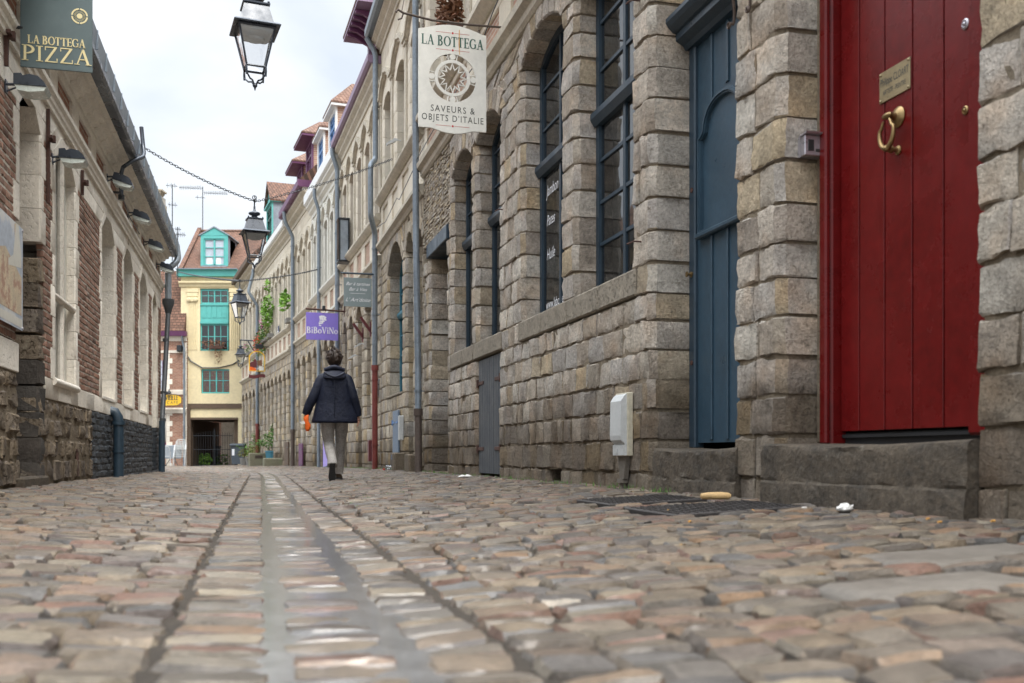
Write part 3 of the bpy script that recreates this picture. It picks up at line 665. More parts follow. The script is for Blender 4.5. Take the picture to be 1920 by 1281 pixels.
# thin film of water standing in the gutter joints
M['water'] = mat('shallow_gutter_water', (.15,.148,.146), .13, nscale=9, namt=.5, bump=.006, bscale=9, spec=1.0, rvar=.1, coat=1.0)
def water():
    q = MB(); A = np.arange(.5, 36, .2); V = []
    for a in A:
        c, d = centre(float(a))
        for b in (-.20, -.1, .02, .13, .235): V.append((c.x + d.y * b, c.y - d.x * b, zg(float(a), 0) + .0042 + .0012 * sin(a * 1.9)))
    q.add(V, [(j * 5 + i, j * 5 + i + 1, (j + 1) * 5 + i + 1, (j + 1) * 5 + i) for j in range(len(A) - 1) for i in range(4)])
    o = q.build('water', 'water', None, smooth='all'); tag(o, kind='structure')
water()

# ------------------------------------------------------------------ openings
def outline(o, inset=0.0, n=10):
    a, b, z0, zs, ri = o['a'] + inset, o['b'] - inset, o['z0'] + inset, o['zs'], o.get('rise', 0)
    pts = [(a, z0)]
    if ri > 0:
        hw = (o['b'] - o['a']) / 2; c = (a + b) / 2; R = (hw * hw + ri * ri) / (2 * ri); cz = zs + ri - R; Ri = R - inset
        A = math.asin(min(1, (hw - inset) / Ri))
        pts += [(c + Ri * sin(-A + 2 * A * k / n), cz + Ri * cos(-A + 2 * A * k / n)) for k in range(n + 1)]
    else: pts += [(a, zs - inset), (b, zs - inset)]
    pts.append((b, z0)); return pts
def hat(o, x):
    ri = o.get('rise', 0)
    if ri <= 0: return o['zs']
    hw = (o['b'] - o['a']) / 2; R = (hw * hw + ri * ri) / (2 * ri); return o['zs'] + ri - R + sqrt(max(0, R * R - (x - (o['a'] + o['b']) / 2) ** 2))
def window(par, o, t, m='navy', cols=2, rows=4, trans=None, bw=.055, curtain=None, sillm=None, lab=None, deep=.05, bars=.022):
    mb = MB(); mb.ribbon(outline(o, bw / 2), bw, t - deep, t, closed=True)
    x0, x1 = o['a'] + bw, o['b'] - bw
    for i in range(1, cols):
        x = x0 + (x1 - x0) * i / cols; hb = bars if not (cols == 2 or i * 2 == cols) else bars * 1.8
        mb.box(x - hb / 2, x + hb / 2, t - .035, t - .008, o['z0'] + bw, hat(o, x) - bw)
    zt = trans or (o['zs'])
    for i in range(1, rows):
        z = o['z0'] + bw + (zt - o['z0'] - bw) * i / rows
        mb.box(x0, x1, t - .032, t - .011, z - bars / 2, z + bars / 2)
    if trans:
        mb.prism([(t - .05, trans - .06), (t + .02, trans - .06), (t + .055, trans), (t + .055, trans + .05), (t + .02, trans + .07), (t - .05, trans + .07)], 'x', o['a'] + .003, o['b'] - .003)
        k = 0; z = trans + .42
        while z < o['zs'] + .02: mb.box(x0, x1, t - .032, t - .011, z - bars / 2, z + bars / 2); z += .42
    w_ = mb.build('window', m, par)
    if lab: w_['label'] = lab
    g = MB(); pts = outline(o, bw * .8); g.add([(x, t - .028, z) for x, z in pts], [tuple(range(len(pts)))]); g.build('pane', 'glass', w_)
    if curtain:
        c = MB(); n = 14
        for (xa, xb) in ((x0, x0 + (x1 - x0) * .3), (x1 - (x1 - x0) * .3, x1)):
            V = [(xa + (xb - xa) * i / n, t - .10 - .02 * (i % 2), z) for z in (o['z0'] + .02, o['zs'] - .02) for i in range(n + 1)]
            c.add(V, [(i, i + 1, n + 2 + i, n + 1 + i) for i in range(n)])
        c.build('curtain', curtain, w_)
    if sillm:
        c = MB(); c.box(o['a'] - .04, o['b'] + .04, t - .02, .03, o['z0'] - .07, o['z0'] + .004, bev=.008); c.build('sill', sillm, w_)
    return w_
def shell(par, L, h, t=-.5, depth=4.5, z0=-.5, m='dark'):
    mb = MB(); mb.box(0.01, L - .01, t - depth, t, z0, h); return mb.build('dark_room_block', m, par)  # solid block, its near-black colour stands in for unlit rooms
def path_pipe(par, pts, r=.05, m='zinc', low=None, lowm=None, collars=True, name='downpipe'):
    """pts top to bottom; below z=low the pipe is cast iron"""
    mb = MB(); P = []; 
    for p in pts: P.append(Vector(p))
    def dens(P):
        out = [P[0]]
        for i in range(1, len(P) - 1):
            a, b, c = P[i - 1], P[i], P[i + 1]; r_ = min(.09, (b - a).length * .45, (c - b).length * .45)
            p0 = b + (a - b).normalized() * r_; p1 = b + (c - b).normalized() * r_
            for k in range(5): s = k / 4; out.append(p0 * (1 - s) ** 2 + b * 2 * s * (1 - s) + p1 * s ** 2)
        out.append(P[-1]); return out
    Q = dens(P)
    if low is None: mb.tube(Q, r, 12, 0); bot = P[-1].z
    else:
        k = len(Q) - 1; a, b = Q[-2], Q[-1]; s = (low - b.z) / max(1e-6, a.z - b.z); mid = b + (a - b) * min(1, s)
        mb.tube(Q[:-1] + [mid], r, 12, 0); mb.tube([mid + Vector((0, 0, .06)), mid - Vector((0, 0, .05))], r * 1.4, 12, 1); mb.tube([mid, b], r * 1.08, 12, 1); bot = low
    if collars:
        a, b = Q[-2], Q[-1]; z = a.z - .25
        while z > b.z + .2:
            s = (z - b.z) / (a.z - b.z); p = b + (a - b) * s; mb.tube([p + Vector((0, 0, .018)), p - Vector((0, 0, .018))], r * 1.22, 12, 1 if (low and z < low) else 0)
            mb.box(p.x - .008, p.x + .008, p.y - r - .05, p.y, z - .008, z + .008, 0); z -= 1.35
    return mb.build(name, [m, lowm or m], par, smooth=True)
def cornice(par, L, z, h=.28, p=.16, m='moulding', name='cornice', s0=0.0):
    mb = MB(); moulding(mb, s0, L, [(-.05, z), (.03, z), (.035, z + h * .25), (p * .55, z + h * .45), (p * .6, z + h * .6), (p, z + h * .78), (p, z + h), (-.05, z + h)])
    return mb.build(name, m, par)
def gutter_(par, L, z, p=.34, h=.17, m='zinc', s0=0.0, trim=None):
    mb = MB(); moulding(mb, s0 - .02, L + .02, [(0, z), (p - .05, z), (p, z + .04), (p, z + h), (p - .02, z + h), (p - .03, z + h - .02), (0, z + h - .02)])
    return mb.build('gutter', m, par)
def roof_(par, L, z, rise=3.2, run=3.4, m='tiles', p=.25, s0=0.0):
    mb = MB(); mb.prism([(p, z), (p, z + .05), (p - run, z + rise + .05), (p - 2 * run, z), ], 'x', s0, L)
    return mb.build('roof', m, par)
def frieze(par, L, z0, z1, n, s0=0.0, pm='panelbrick', m='cream', side=.25, name='frieze'):
    q = QM(); ops = []; w_ = (L - s0) / n
    for i in range(n): ops.append(dict(a=s0 + w_ * i + side, b=s0 + w_ * (i + 1) - side, z0=z0 + .09, zs=z1 - .09))
    masonry(q, s0, L, [z0, z0 + .09, z1 - .09, z1], ops, blen=(.5, .9), gap=.005, bev=.006, rough=.0008, depth=.08, near=False, ch=0, jit=.001, front_mortar=-.006, mm=0)
    o = q.build(name, [m], par); mb = MB(); mb.box(s0, L, -.06, -.035, z0, z1); mb.build('brick_panels', pm, o); return o
def upper(par, L, z0, z1, cols, wid, zs, rise, s0=0.0, m='cream', win='creamwood', hood=True, centres=None, name='upper_wall', depth=.3, wt=-.22, curtain=None):
    if centres is None: centres = [s0 + (L - s0) * (i + .5) / cols for i in range(cols)]
    ops = [dict(a=c - wid / 2, b=c + wid / 2, z0=z0, zs=zs, rise=rise) for c in centres]
    rows = [z0]; 
    while rows[-1] < zs - .5: rows.append(rows[-1] + .39)
    rows += [zs, zs + rise * .5, zs + rise + .06]; 
    while rows[-1] < z1 - .3: rows.append(rows[-1] + .33)
    rows.append(z1)
    q = QM(); masonry(q, s0, L, rows, ops, blen=(.5, .9), gap=.005, bev=.007, rough=.001, depth=depth, near=False, ch=.03, jit=.0015, front_mortar=-.008, mm=1, ring=.14)
    for o in ops: voussoirs(q, o, 5, ring=.2, depth=depth, tf=.004, gap=.004, bev=.006, rough=0)
    w_ = q.build(name, [m, 'moulding'], par)
    for o in ops: window(par, o, wt, win, 2, 4, bw=.06, curtain=curtain)
    if hood:
        mb = MB()
        for o in ops:                                   # raised label moulding that swells over each window head
            c, hw = (o['a'] + o['b']) / 2, (L - s0) / len(ops) / 2; zz = zs + rise
            pts = []
            for k in range(25):
                u = -1 + 2 * k / 24; x = c + u * hw; e = max(0, 1 - (abs(u) / .78) ** 2.5)
                pts.append((x, zz + .10 + .30 * (e ** .8) + (.05 if abs(u) < .14 else 0)))
            mb.ribbon(pts, .085, -.02, .085); mb.ribbon([(x, z - .06) for x, z in pts], .05, -.02, .05)
        mb.build('hood_moulding', m if m == 'creamwood' else 'moulding', par)
        mb = MB()
        for i in range(len(ops) + 1):                   # slim pilaster strips between the windows
            mb = MB(); x = s0 + (L - s0) * i / len(ops); x = min(max(x, s0 + .07), L - .07)
            mb.box(x - .065, x + .065, 0, .035, z0, zs + rise + .02, bev=.006); mb.box(x - .09, x + .09, 0, .06, zs + rise - .02, zs + rise + .10, bev=.006)
            mb.build('pilaster', m if m == 'creamwood' else 'moulding', par)
    return w_

# ------------------------------------------------------------------ near right house of grey stone
GR = [-.35, .12, .36, .58, .80, 1.02, 1.24, 1.43, 1.65, 1.88, 2.12, 2.36, 2.60, 2.84, 3.07, 3.30, 3.53, 3.77, 4.0, 4.15, 4.30, 4.48, 4.66]
def near_house():
    rz, L = frame(RN[0], RN[1])
    H = root('stone_house', 'grey limestone house with the red door and the slate blue door', 'house', (RN[0][0], RN[0][1], 0), rz, 'houses of the curved row')
    red = dict(a=2.645, b=4.13, z0=-.4, zs=4.0); blu = dict(a=4.66, b=5.90, z0=-.4, zs=4.30, rise=.22)
    w1 = dict(a=6.27, b=7.57, z0=1.66, zs=4.32, rise=.18); w2 = dict(a=7.96, b=9.275, z0=1.66, zs=4.32, rise=.18)
    w3 = dict(a=10.21, b=11.32, z0=1.66, zs=4.12, rise=.21); w4 = dict(a=11.61, b=12.79, z0=1.66, zs=4.08, rise=.21)
    dr = dict(a=13.11, b=14.46, z0=-.4, zs=3.30)
    sills = [dict(a=o['a'] - .10, b=o['b'] + .10, z0=1.43, zs=1.66) for o in (w1, w2, w3, w4)]
    sills[0]['b'] = 7.765; sills[1]['a'] = 7.765; sills[2]['b'] = 11.465; sills[3]['a'] = 11.465
    wo = [dict(o, z0=1.65) for o in (w1, w2, w3, w4)]
    sh = dict(a=10.22, b=11.32, z0=-.4, zs=1.43)
    vents = [dict(a=8.02, b=8.36, z0=-.4, zs=.12), dict(a=11.95, b=12.15, z0=-.4, zs=.12)]
    ops = [red, blu, dr] + wo
    allops = ops + [dict(o, z0=1.42) for o in sills] + [dict(sh)] + vents
    q = QM()
    masonry(q, 0, 12.95, GR, [o for o in allops if o['a'] < 12.9], blen=(.22, .36), gap=.013, bev=.009, rough=.0042, depth=.36, ch=.05, jit=.008, nxz=(6, 5), ring=.2, bulge=.001, ends=(True, False), front_mortar=-.013)
    # brick and rubble part above the far doorway
    masonry(q, 12.95, L, [r for r in GR if r <= 3.31], [dr], blen=(.26, .4), gap=.015, bev=.013, rough=.005, depth=.36, ch=.04, jit=.009, nxz=(4, 4), ends=(False, True), front_mortar=-.013)
    masonry(q, 12.95, L, [3.53 + .0565 * k for k in range(21)], [], blen=(.10, .2), gap=.01, bev=.006, rough=.004, depth=.2, ch=0, near=False, jit=.007, nxz=(2, 2), ends=(False, True), m=2)
    for o, n in ((blu, 7), (w1, 7), (w2, 7), (w3, 7), (w4, 7)): voussoirs(q, o, n, ring=.24, depth=.36, tf=.010, gap=.014, bev=.016)
    q.build('wall', ['stone', 'mortar', 'oldstone'], H)
    # sills of long stones
    mb = MB()
    for a, b in ((6.17, 6.95), (6.965, 7.76), (7.772, 8.55), (8.565, 9.37), (10.11, 11.45), (11.475, 12.12), (12.135, 12.89)):
        mb.box(a, b, -.34, .012, 1.445, 1.652, bev=.014)
    o = mb.build('sill_course', 'step', H); o.data.materials[0] = M['sillstone']
    mb = MB(); mb.box(13.02, 14.55, -.32, .03, 3.31, 3.52, bev=.01); mb.build('timber_lintel', 'navy', H)
    mb = MB(); mb.box(2.45, 4.35, -.34, .008, 4.005, 4.30, bev=.015); mb.box(2.5, 4.3, -.34, -.02, 4.3, 4.66); mb.build('stone_lintel', 'moulding', H)
    shell(H, L, 8.9, t=-.75)
    mb = MB(); mb.box(13.1, 14.47, -.42, -.36, -.1, 3.31); mb.build('wooden_door', 'navy', H)
    # string course, frieze, sill course, upper wall
    mb = MB(); moulding(mb, 0, L, [(-.05, 4.665), (.02, 4.665), (.05, 4.70), (.06, 4.76), (.12, 4.80), (.13, 4.87), (.10, 4.90), (-.05, 4.92)]); mb.build('string_course', 'moulding', H)
    frieze(H, L, 4.92, 5.46, 9)
    mb = MB(); moulding(mb, 0, L, [(-.05, 5.46), (.03, 5.46), (.10, 5.52), (.14, 5.56), (.14, 5.63), (-.05, 5.66)]); mb.build('sill_moulding', 'moulding', H)
    upper(H, L, 5.66, 8.6, 9, .98, 7.6, .14, centres=[.8 + i * 1.66 for i in range(9)])
    cornice(H, L, 8.6, .3, .2); gutter_(H, L, 8.9, m='zinc'); roof_(H, L, 8.95)
    window(H, w1, -.20, 'navy', 2, 4, trans=3.22, bw=.075, bars=.03); window(H, w2, -.20, 'navy', 2, 1, trans=3.22, bw=.075, bars=.026)
    window(H, w3, -.20, 'navy', 2, 1, trans=3.16, bw=.07); window(H, w4, -.20, 'navy', 2, 1, trans=3.16, bw=.07)
    bo = dict(a=4.66, b=5.90, z0=3.42, zs=4.30, rise=.22); window(H, bo, -.34, 'navy', 3, 1, bw=.07)
    # white lettering on the second window
    mb = MB()
    for t_, z_ in (('Jambon', 2.93), ('Pates', 2.62), ('Huile', 2.27)): mb = MB(); text(mb, t_, .115, 9.10, z_, -.222, -.2218, 'bf', mirror=True, italic=.25, xs=.8); mb.build('window_lettering', 'letwhite', H)
    mb = MB(); text(mb, 'www.labottega.com', .10, 9.12, 1.76, -.222, -.2218, 'bf', mirror=True, xs=.8)
    mb.build('window_lettering', 'letwhite', H)
    # inner shutters seen through the first window
    mb = MB()
    for x in (6.36, 6.95):
        mb.box(x, x + .56, -.45, -.42, 1.7, 4.3)
        for z in (1.9, 2.6, 3.3): mb.box(x + .07, x + .49, -.42, -.405, z, z + .08); mb.box(x + .07, x + .12, -.42, -.404, z + .08, z + .6); mb.box(x + .44, x + .49, -.42, -.404, z + .08, z + .6)
    mb.build('inner_shutter', 'interior', H)
    # red door
    D = MB(); t = -.30
    xs = [2.98, 3.177, 3.40, 3.616, 3.83, 4.0]
    for i in range(5): D.box(xs[i] + .0055, xs[i + 1] - .0055, t - .04, t, .38, 3.62, bev=.0022)
    D.box(2.98, 4.0, t - .06, t - .036, .38, 3.62)
    d = D.build('door', 'red', H); d['label'] = 'deep red planked door leaf'
    D = MB(); D.box(4.004, 4.125, t - .05, t + .055, .30, 3.9, bev=.012); D.box(4.006, 4.07, t + .055, t + .09, .31, 3.9, bev=.01); D.box(2.60, 2.972, t - .05, t + .045, .34, 3.9, bev=.012); D.box(2.98, 4.0, t - .05, t + .05, 3.64, 3.9, bev=.012)
    D.build('door_frame', 'red', d)
    D = MB(); D.box(2.98, 4.0, t - .06, t - .03, .30, .37); D.box(2.98, 4.0, t - .025, t - .010, .345, .362); D.build('weather_strip', 'black', d)
    for z, r in ((2.20, .024), (1.81, .020)):
        D = MB(); D.lathe([(.004, -.001), (r, -.001), (r, .006), (r * .7, .010), (r * .62, .006)], (3.03, t, z), 20, 0, axis='y'); D.sphere((3.03, t + .006, z), r * .45, 10); D.build('lock_cylinder', 'brass' if z < 2 else 'steel', d, smooth=True)
    D = MB(); kx, kz = 3.505, 1.935
    D.lathe([(.050, 0), (.052, .006), (.040, .016), (.020, .024), (.016, .045), (.020, .055), (.012, .075)], (kx, t, kz), 24, 0, axis='y')
    D.tube([(kx - .035, t + .066, kz), (kx - .026, t + .066, kz), (kx, t + .066, kz), (kx + .026, t + .066, kz), (kx + .035, t + .066, kz)], .01, 12, rs=[.006, .013, .017, .013, .006])
    pts = []
    for k in range(29):
        u = -pi * .82 + 2 * pi * .82 * k / 28; w_ = .055 * sin(u) * (1 if abs(u) < 2 else .75); pts.append((kx + w_, t + .07 + .012 * cos(u) * 0, kz - .085 - .075 * cos(u)))
    D.tube(pts, .008, 10, rs=[.006 + .007 * max(0, cos((k - 14) / 14 * 1.5)) for k in range(29)])
    D.sphere((kx, t + .068, kz - .162), .019, 12, sc=(1.2, 1, .9)); D.build('door_knocker', 'brass', d, smooth=True)
    D = MB(); D.lathe([(.022, 0), (.023, .006), (.012, .012), (.010, .03), (.019, .04), (.016, .055), (.006, .06)], (kx, t, kz - .165), 18, 0, axis='y'); D.build('striker_knob', 'brass', d, smooth=True)
    D = MB(); D.box(3.41, 3.65, t + .001, t + .007, 2.045, 2.20, bev=.0015)
    for x in (3.421, 3.639):
        for z in (2.056, 2.189): D.lathe([(.006, 0), (.007, .003), (.003, .007)], (x, t + .007, z), 10, 0, axis='y')
    p = D.build('name_plaque', 'plaque', d)
    D = MB(); text(D, 'Philippe CLOART', .040, 3.53, 2.128, t + .0072, t + .0078, 'bf', mirror=True, align='c', xs=.55); text(D, 'ARTISTE - PEINTRE', .026, 3.53, 2.078, t + .0072, t + .0078, 'bf', mirror=True, align='c', xs=.60); D.build('plaque_lettering', 'letdark', p)
    # plaster strip at the jamb
    D = MB(); D.box(4.105, 4.128, -.30, -.235, .32, 3.95, bev=.004); D.build('jamb_plaster', 'mortar', H)
    # blue door
    t = -.33; D = MB(); a, b, c = 4.76, 5.80, 5.38
    D.box(a, b, t - .04, t, .34, 3.22)
    for x in (5.58, 5.345, 5.10, 4.90):
        for lo, hi in ((.36, 1.79), (2.60 if x in (5.58,) else 2.78, 3.2)):
            D.box(x - .016, x + .016, t, t + .014, lo, hi, bev=.004); D.box(x + .020, x + .028, t, t + .006, lo, hi)
    d = D.build('door', 'door_blue', H); d['label'] = 'slate blue door leaf with a curved raised panel'
    def ogee(u): w_ = max(0, (u - .22) / .78); return 2.50 + .035 * min(1, u / .22) ** 2 + .185 * sqrt(max(0, 1 - (1 - w_) ** 2.2))
    D = MB(); pts = [(5.71, 1.83), (5.71, 2.49)]
    for k in range(1, 21):
        u = k / 20; pts.append((5.71 - .33 * u, ogee(u)))
    for k in range(1, 21): u = k / 20; pts.append((5.38 - .33 * u, ogee(1 - u)))
    pts += [(5.05, 1.83)]
    D.ribbon(pts, .040, t, t + .038, closed=True); D.ribbon(pts, .016, t + .038, t + .048, closed=True)
    D.box(5.02, 5.76, t, t + .055, 1.79, 1.83, bev=.01); D.prism(pts, 'y', t, t + .012)
    D.build('curved_panel', 'door_blue', d)
    D = MB(); D.box(5.80, 5.895, t - .05, t + .03, .30, 3.22, bev=.01); D.box(4.665, 4.76, t - .05, t + .03, .30, 3.22, bev=.01); D.build('door_frame', 'navy', d)
    D = MB(); moulding(D, 4.665, 5.96, [(t - .05, 3.2), (t + .05, 3.2), (t + .07, 3.23), (t + .13, 3.26), (t + .13, 3.29), (t + .13, 3.31), (t + .15, 3.315), (t + .19, 3.35), (t + .21, 3.38), (t + .21, 3.41), (t - .05, 3.46)])
    D.build('door_cornice', 'navy', d)
    D = MB(); D.lathe([(.021, 0), (.022, .008), (.010, .012), (.009, .03), (.02, .036), (.02, .042), (.004, .044)], (5.845, t + .03, 1.56), 16, 0, axis='y'); D.build('knob', 'brass', d, smooth=True)
    D = MB()
    for z in (2.17, .92): D = MB(); D.lathe([(.018, 0), (.018, .006), (.009, .007)], (5.84, t + .03, z), 14, 0, axis='y'); D.build('keyhole', 'rust', d)
    # doorsteps
    def step(a, b, y1a, y1b, z1, foot, nm, mats='step'):
        q = QM(); n = 26; nx = n
        us = np.linspace(0, 1, n + 1); prof = [(-.34, z1 + .006), (-.1, z1 + .003), (0, z1), (.62, z1 - .004), (.85, z1 - .012), (.95, z1 - .028), (1.0, z1 - .055), (1.0, z1 - .11), (1.01, z1 - .16), (1.02, z1 - .19), (.97, z1 - .205), (1.16, z1 - .218), (1.22, z1 - .30), (1.2, foot)]
        P = []
        for (f, z) in prof:
            for u in us:
                y = (y1a + (y1b - y1a) * u) * f if f > 0 else f
                wear = -.03 * max(0, sin(pi * u)) * (1 if z > z1 - .06 else 0) * .6
                er = (.02 * max(0, 1 - u / .06) + .02 * max(0, 1 - (1 - u) / .06)) if f > 0 else 0
                P.append((a + (b - a) * u, y - er + (RNG.normal(0, .004) if f > 0 else 0), z + wear + (RNG.normal(0, .002) if f > .5 else 0)))
        k = n + 1; F = [(j * k + i + 1, j * k + i, (j + 1) * k + i, (j + 1) * k + i + 1) for j in range(len(prof) - 1) for i in range(n)]
        q.add(np.array(P), np.array(F)); m_ = MB(); 
        o = q.build(nm, [mats], H)
        for s_, x in ((0, a), (n, b)):
            m_ = MB(); ids = [P[j * k + s_] for j in range(len(prof))] + [(x, -.34, foot)]
            m_.add(ids, [tuple(range(len(ids)))]); m_.build('step_end', mats, o)
    step(2.60, 4.26, .075, .055, .318, -.2, 'doorstep'); step(4.57, 5.82, .05, .035, .30, -.2, 'doorstep')
    # boarded cellar hatch with strap hinges
    D = MB(); y = -.03
    for i in range(10): D.box(10.235 + i * .108, 10.235 + i * .108 + .103, y - .03, y + RNG.normal(0, .0012), .03, 1.425, bev=.005)
    D.box(10.23, 11.315, y - .05, y - .026, .03, 1.425); h = D.build('cellar_hatch', 'shutterwood', H)
    D = MB()
    for x, sg in ((10.235, 1), (11.31, -1)):
        for z in (.33, 1.14): D.box(min(x, x + sg * .26), max(x, x + sg * .26), y + .001, y + .010, z - .022, z + .022, bev=.003); D.tube([(x - sg * .02, y + .012, z - .05), (x - sg * .02, y + .012, z + .05)], .016, 8)
    D.build('strap_hinge', 'rust', h)
    # iron wall scroll and hooks
    D = MB()
    for sg, dx in ((1, 0), (-1, .0)):
        pts = []; cx, cz = 5.135 - sg * .012, 3.12
        for k in range(30):
            u = k / 29; pts.append((4.96 + .19 * (.5 + sg * .5) - .02 * sin(u * 4), .03 + .018 * sin(u * 5), 3.42 - .34 * u))
        for k in range(14): th = k / 13 * 1.6 * pi; r = .026 * (1 - k / 20); e = pts[29]; pts.append((e[0] + sg * (r * (1 - cos(th))), .035, e[2] - r * sin(th)))
        D.tube(pts, .012, 8, rs=[.013 - .005 * min(1, k / 40) for k in range(len(pts))], flat=.6)
    D.tube([(4.94, .03, 3.42), (5.06, .05, 3.46), (5.17, .03, 3.42)], .014, 8)
    sc = D.build('wall_scroll', 'castiron', None, smooth=True); sc.data.transform(Matrix.Translation((-5.06, 0, -3.25))); sc.matrix_world = Matrix.Translation((RN[0][0], RN[0][1], 0)) @ Matrix.Rotation(rz, 4, 'Z') @ Matrix.Translation((4.52, 0, 3.0))
    tag(sc, 'rusty wrought iron double scroll fixed on the stone pier between the two doors', 'iron scroll')
    for i, (x, z) in enumerate(((6.08, 1.83), (6.1, 3.62), (10.0, 3.0))):
        D = MB(); D.tube([(0, 0, 0), (0, .06, 0), (.01, .085, -.012), (.05, .09, -.012)], .007, 6)
        o = D.build('wall_hook', 'rust', None, smooth=True); o.matrix_world = Matrix.Translation((RN[0][0], RN[0][1], 0)) @ Matrix.Rotation(rz, 4, 'Z') @ Matrix.Translation((x, -.005, z))
        tag(o, ['thin bent iron hook at knob height left of the slate blue door', 'short iron hook high beside the tall gridded window', 'small iron hook on the stone pier left of the lettered shop window'][i], 'hook', 'iron hooks in the stone wall')
    # far drainpipe of this house
    path_pipe(H, [(L + .02, .32, 8.95), (L + .02, .13, 8.5), (L - .02, .13, 3.9), (L - .22, .13, 1.6), (L - .42, .16, -.02)], .052, 'zinc', low=.92, lowm='castiron')
    return H, rz, L
M['sillstone'] = mat('pitted_brown_sill_stone', (.27,.235,.185), .9, nscale=5, namt=.4, bump=.010, bscale=26, pits=.012, pscale=42, spec=.2)
def W(seg, s, y, z):
    """world point of facade coordinates on right wall segment seg"""
    rz, L = frame(RN[seg], RN[seg + 1]); return Vector((RN[seg][0] + s * cos(rz) - y * sin(rz), RN[seg][1] + s * sin(rz) + y * cos(rz), z))

# ------------------------------------------------------------------ lettering
SER = {
 'L': (.68, [('v', .18, 0, 1, .15), ('h', .05, .66, .03, .06), ('v', .64, 0, .26, .05)], [(.02, 1, .34), (.02, 0, .30)]),
 'A': (.82, [('d', .14, 0, .42, 1, .07), ('d', .42, 1, .70, 0, .15), ('h', .22, .60, .34, .06)], [(0, 0, .26), (.56, 0, .86)]),
 'B': (.74, [('v', .18, 0, 1, .15), ('a', .22, .76, .30, .235, -90, 90, .11), ('a', .22, .27, .36, .26, -90, 90, .12)], [(.02, 1, .3), (.02, 0, .3)]),
 'O': (.88, [('a', .44, .5, .36, .475, 0, 360, .11)], []), 'Q': (.88, [('a', .44, .5, .36, .475, 0, 360, .11), ('d', .5, .2, .8, -.08, .1)], []),
 'C': (.78, [('a', .44, .5, .36, .475, 40, 320, .11), ('v', .70, .72, .95, .05)], []),
 'T': (.74, [('v', .37, 0, 1, .15), ('h', .04, .70, .96, .06), ('v', .06, .76, .98, .05), ('v', .68, .76, .98, .05)], [(.22, 0, .52)]),
 'E': (.68, [('v', .18, 0, 1, .15), ('h', .1, .62, .97, .06), ('h', .1, .50, .52, .06), ('h', .1, .64, .03, .06), ('v', .61, .78, .98, .05), ('v', .63, .02, .24, .05), ('v', .50, .42, .62, .05)], [(.02, 1, .3), (.02, 0, .3)]),
 'G': (.86, [('a', .44, .5, .36, .475, 42, 330, .11), ('v', .72, .08, .44, .13), ('v', .70, .72, .95, .05)], [(.56, .44, .86)]),
 'P': (.68, [('v', .18, 0, 1, .15), ('a', .22, .73, .36, .26, -90, 90, .12)], [(.02, 1, .3), (.02, 0, .34)]),
 'I': (.38, [('v', .19, 0, 1, .15)], [(.02, 1, .36), (.02, 0, .36)]),
 'Z': (.74, [('h', .06, .66, .97, .06), ('d', .60, .96, .12, .04, .14), ('h', .06, .68, .03, .06), ('v', .08, .76, .98, .05), ('v', .66, .02, .26, .05)], []),
 'V': (.80, [('d', .14, 1, .42, 0, .15), ('d', .42, 0, .70, 1, .07)], [(0, 1, .28), (.56, 1, .84)]),
 'N': (.84, [('v', .14, 0, 1, .07), ('d', .14, 1, .68, 0, .14), ('v', .68, 0, 1, .07)], [(0, 1, .2), (0, 0, .28), (.54, 1, .82)]),
 'S': (.62, [('a', .31, .73, .20, .225, 20, 270, .10), ('a', .31, .27, .22, .24, -160, 90, .11)], []),
 'R': (.78, [('v', .18, 0, 1, .15), ('a', .22, .74, .32, .245, -90, 90, .12), ('d', .36, .5, .72, 0, .14)], [(.02, 1, .3), (.02, 0, .3), (.62, 0, .84)]),
 'i': (.34, [('v', .17, 0, .64, .14), ('v', .17, .80, .94, .15)], [(.02, 0, .32), (.04, .64, .2)]),
 'o': (.60, [('a', .30, .32, .22, .30, 0, 360, .10)], []), '-': (.4, [('h', .06, .34, .4, .06)], []), ' ': (.34, [], []), "'": (.2, [('v', .1, .78, 1, .08)], []),
}
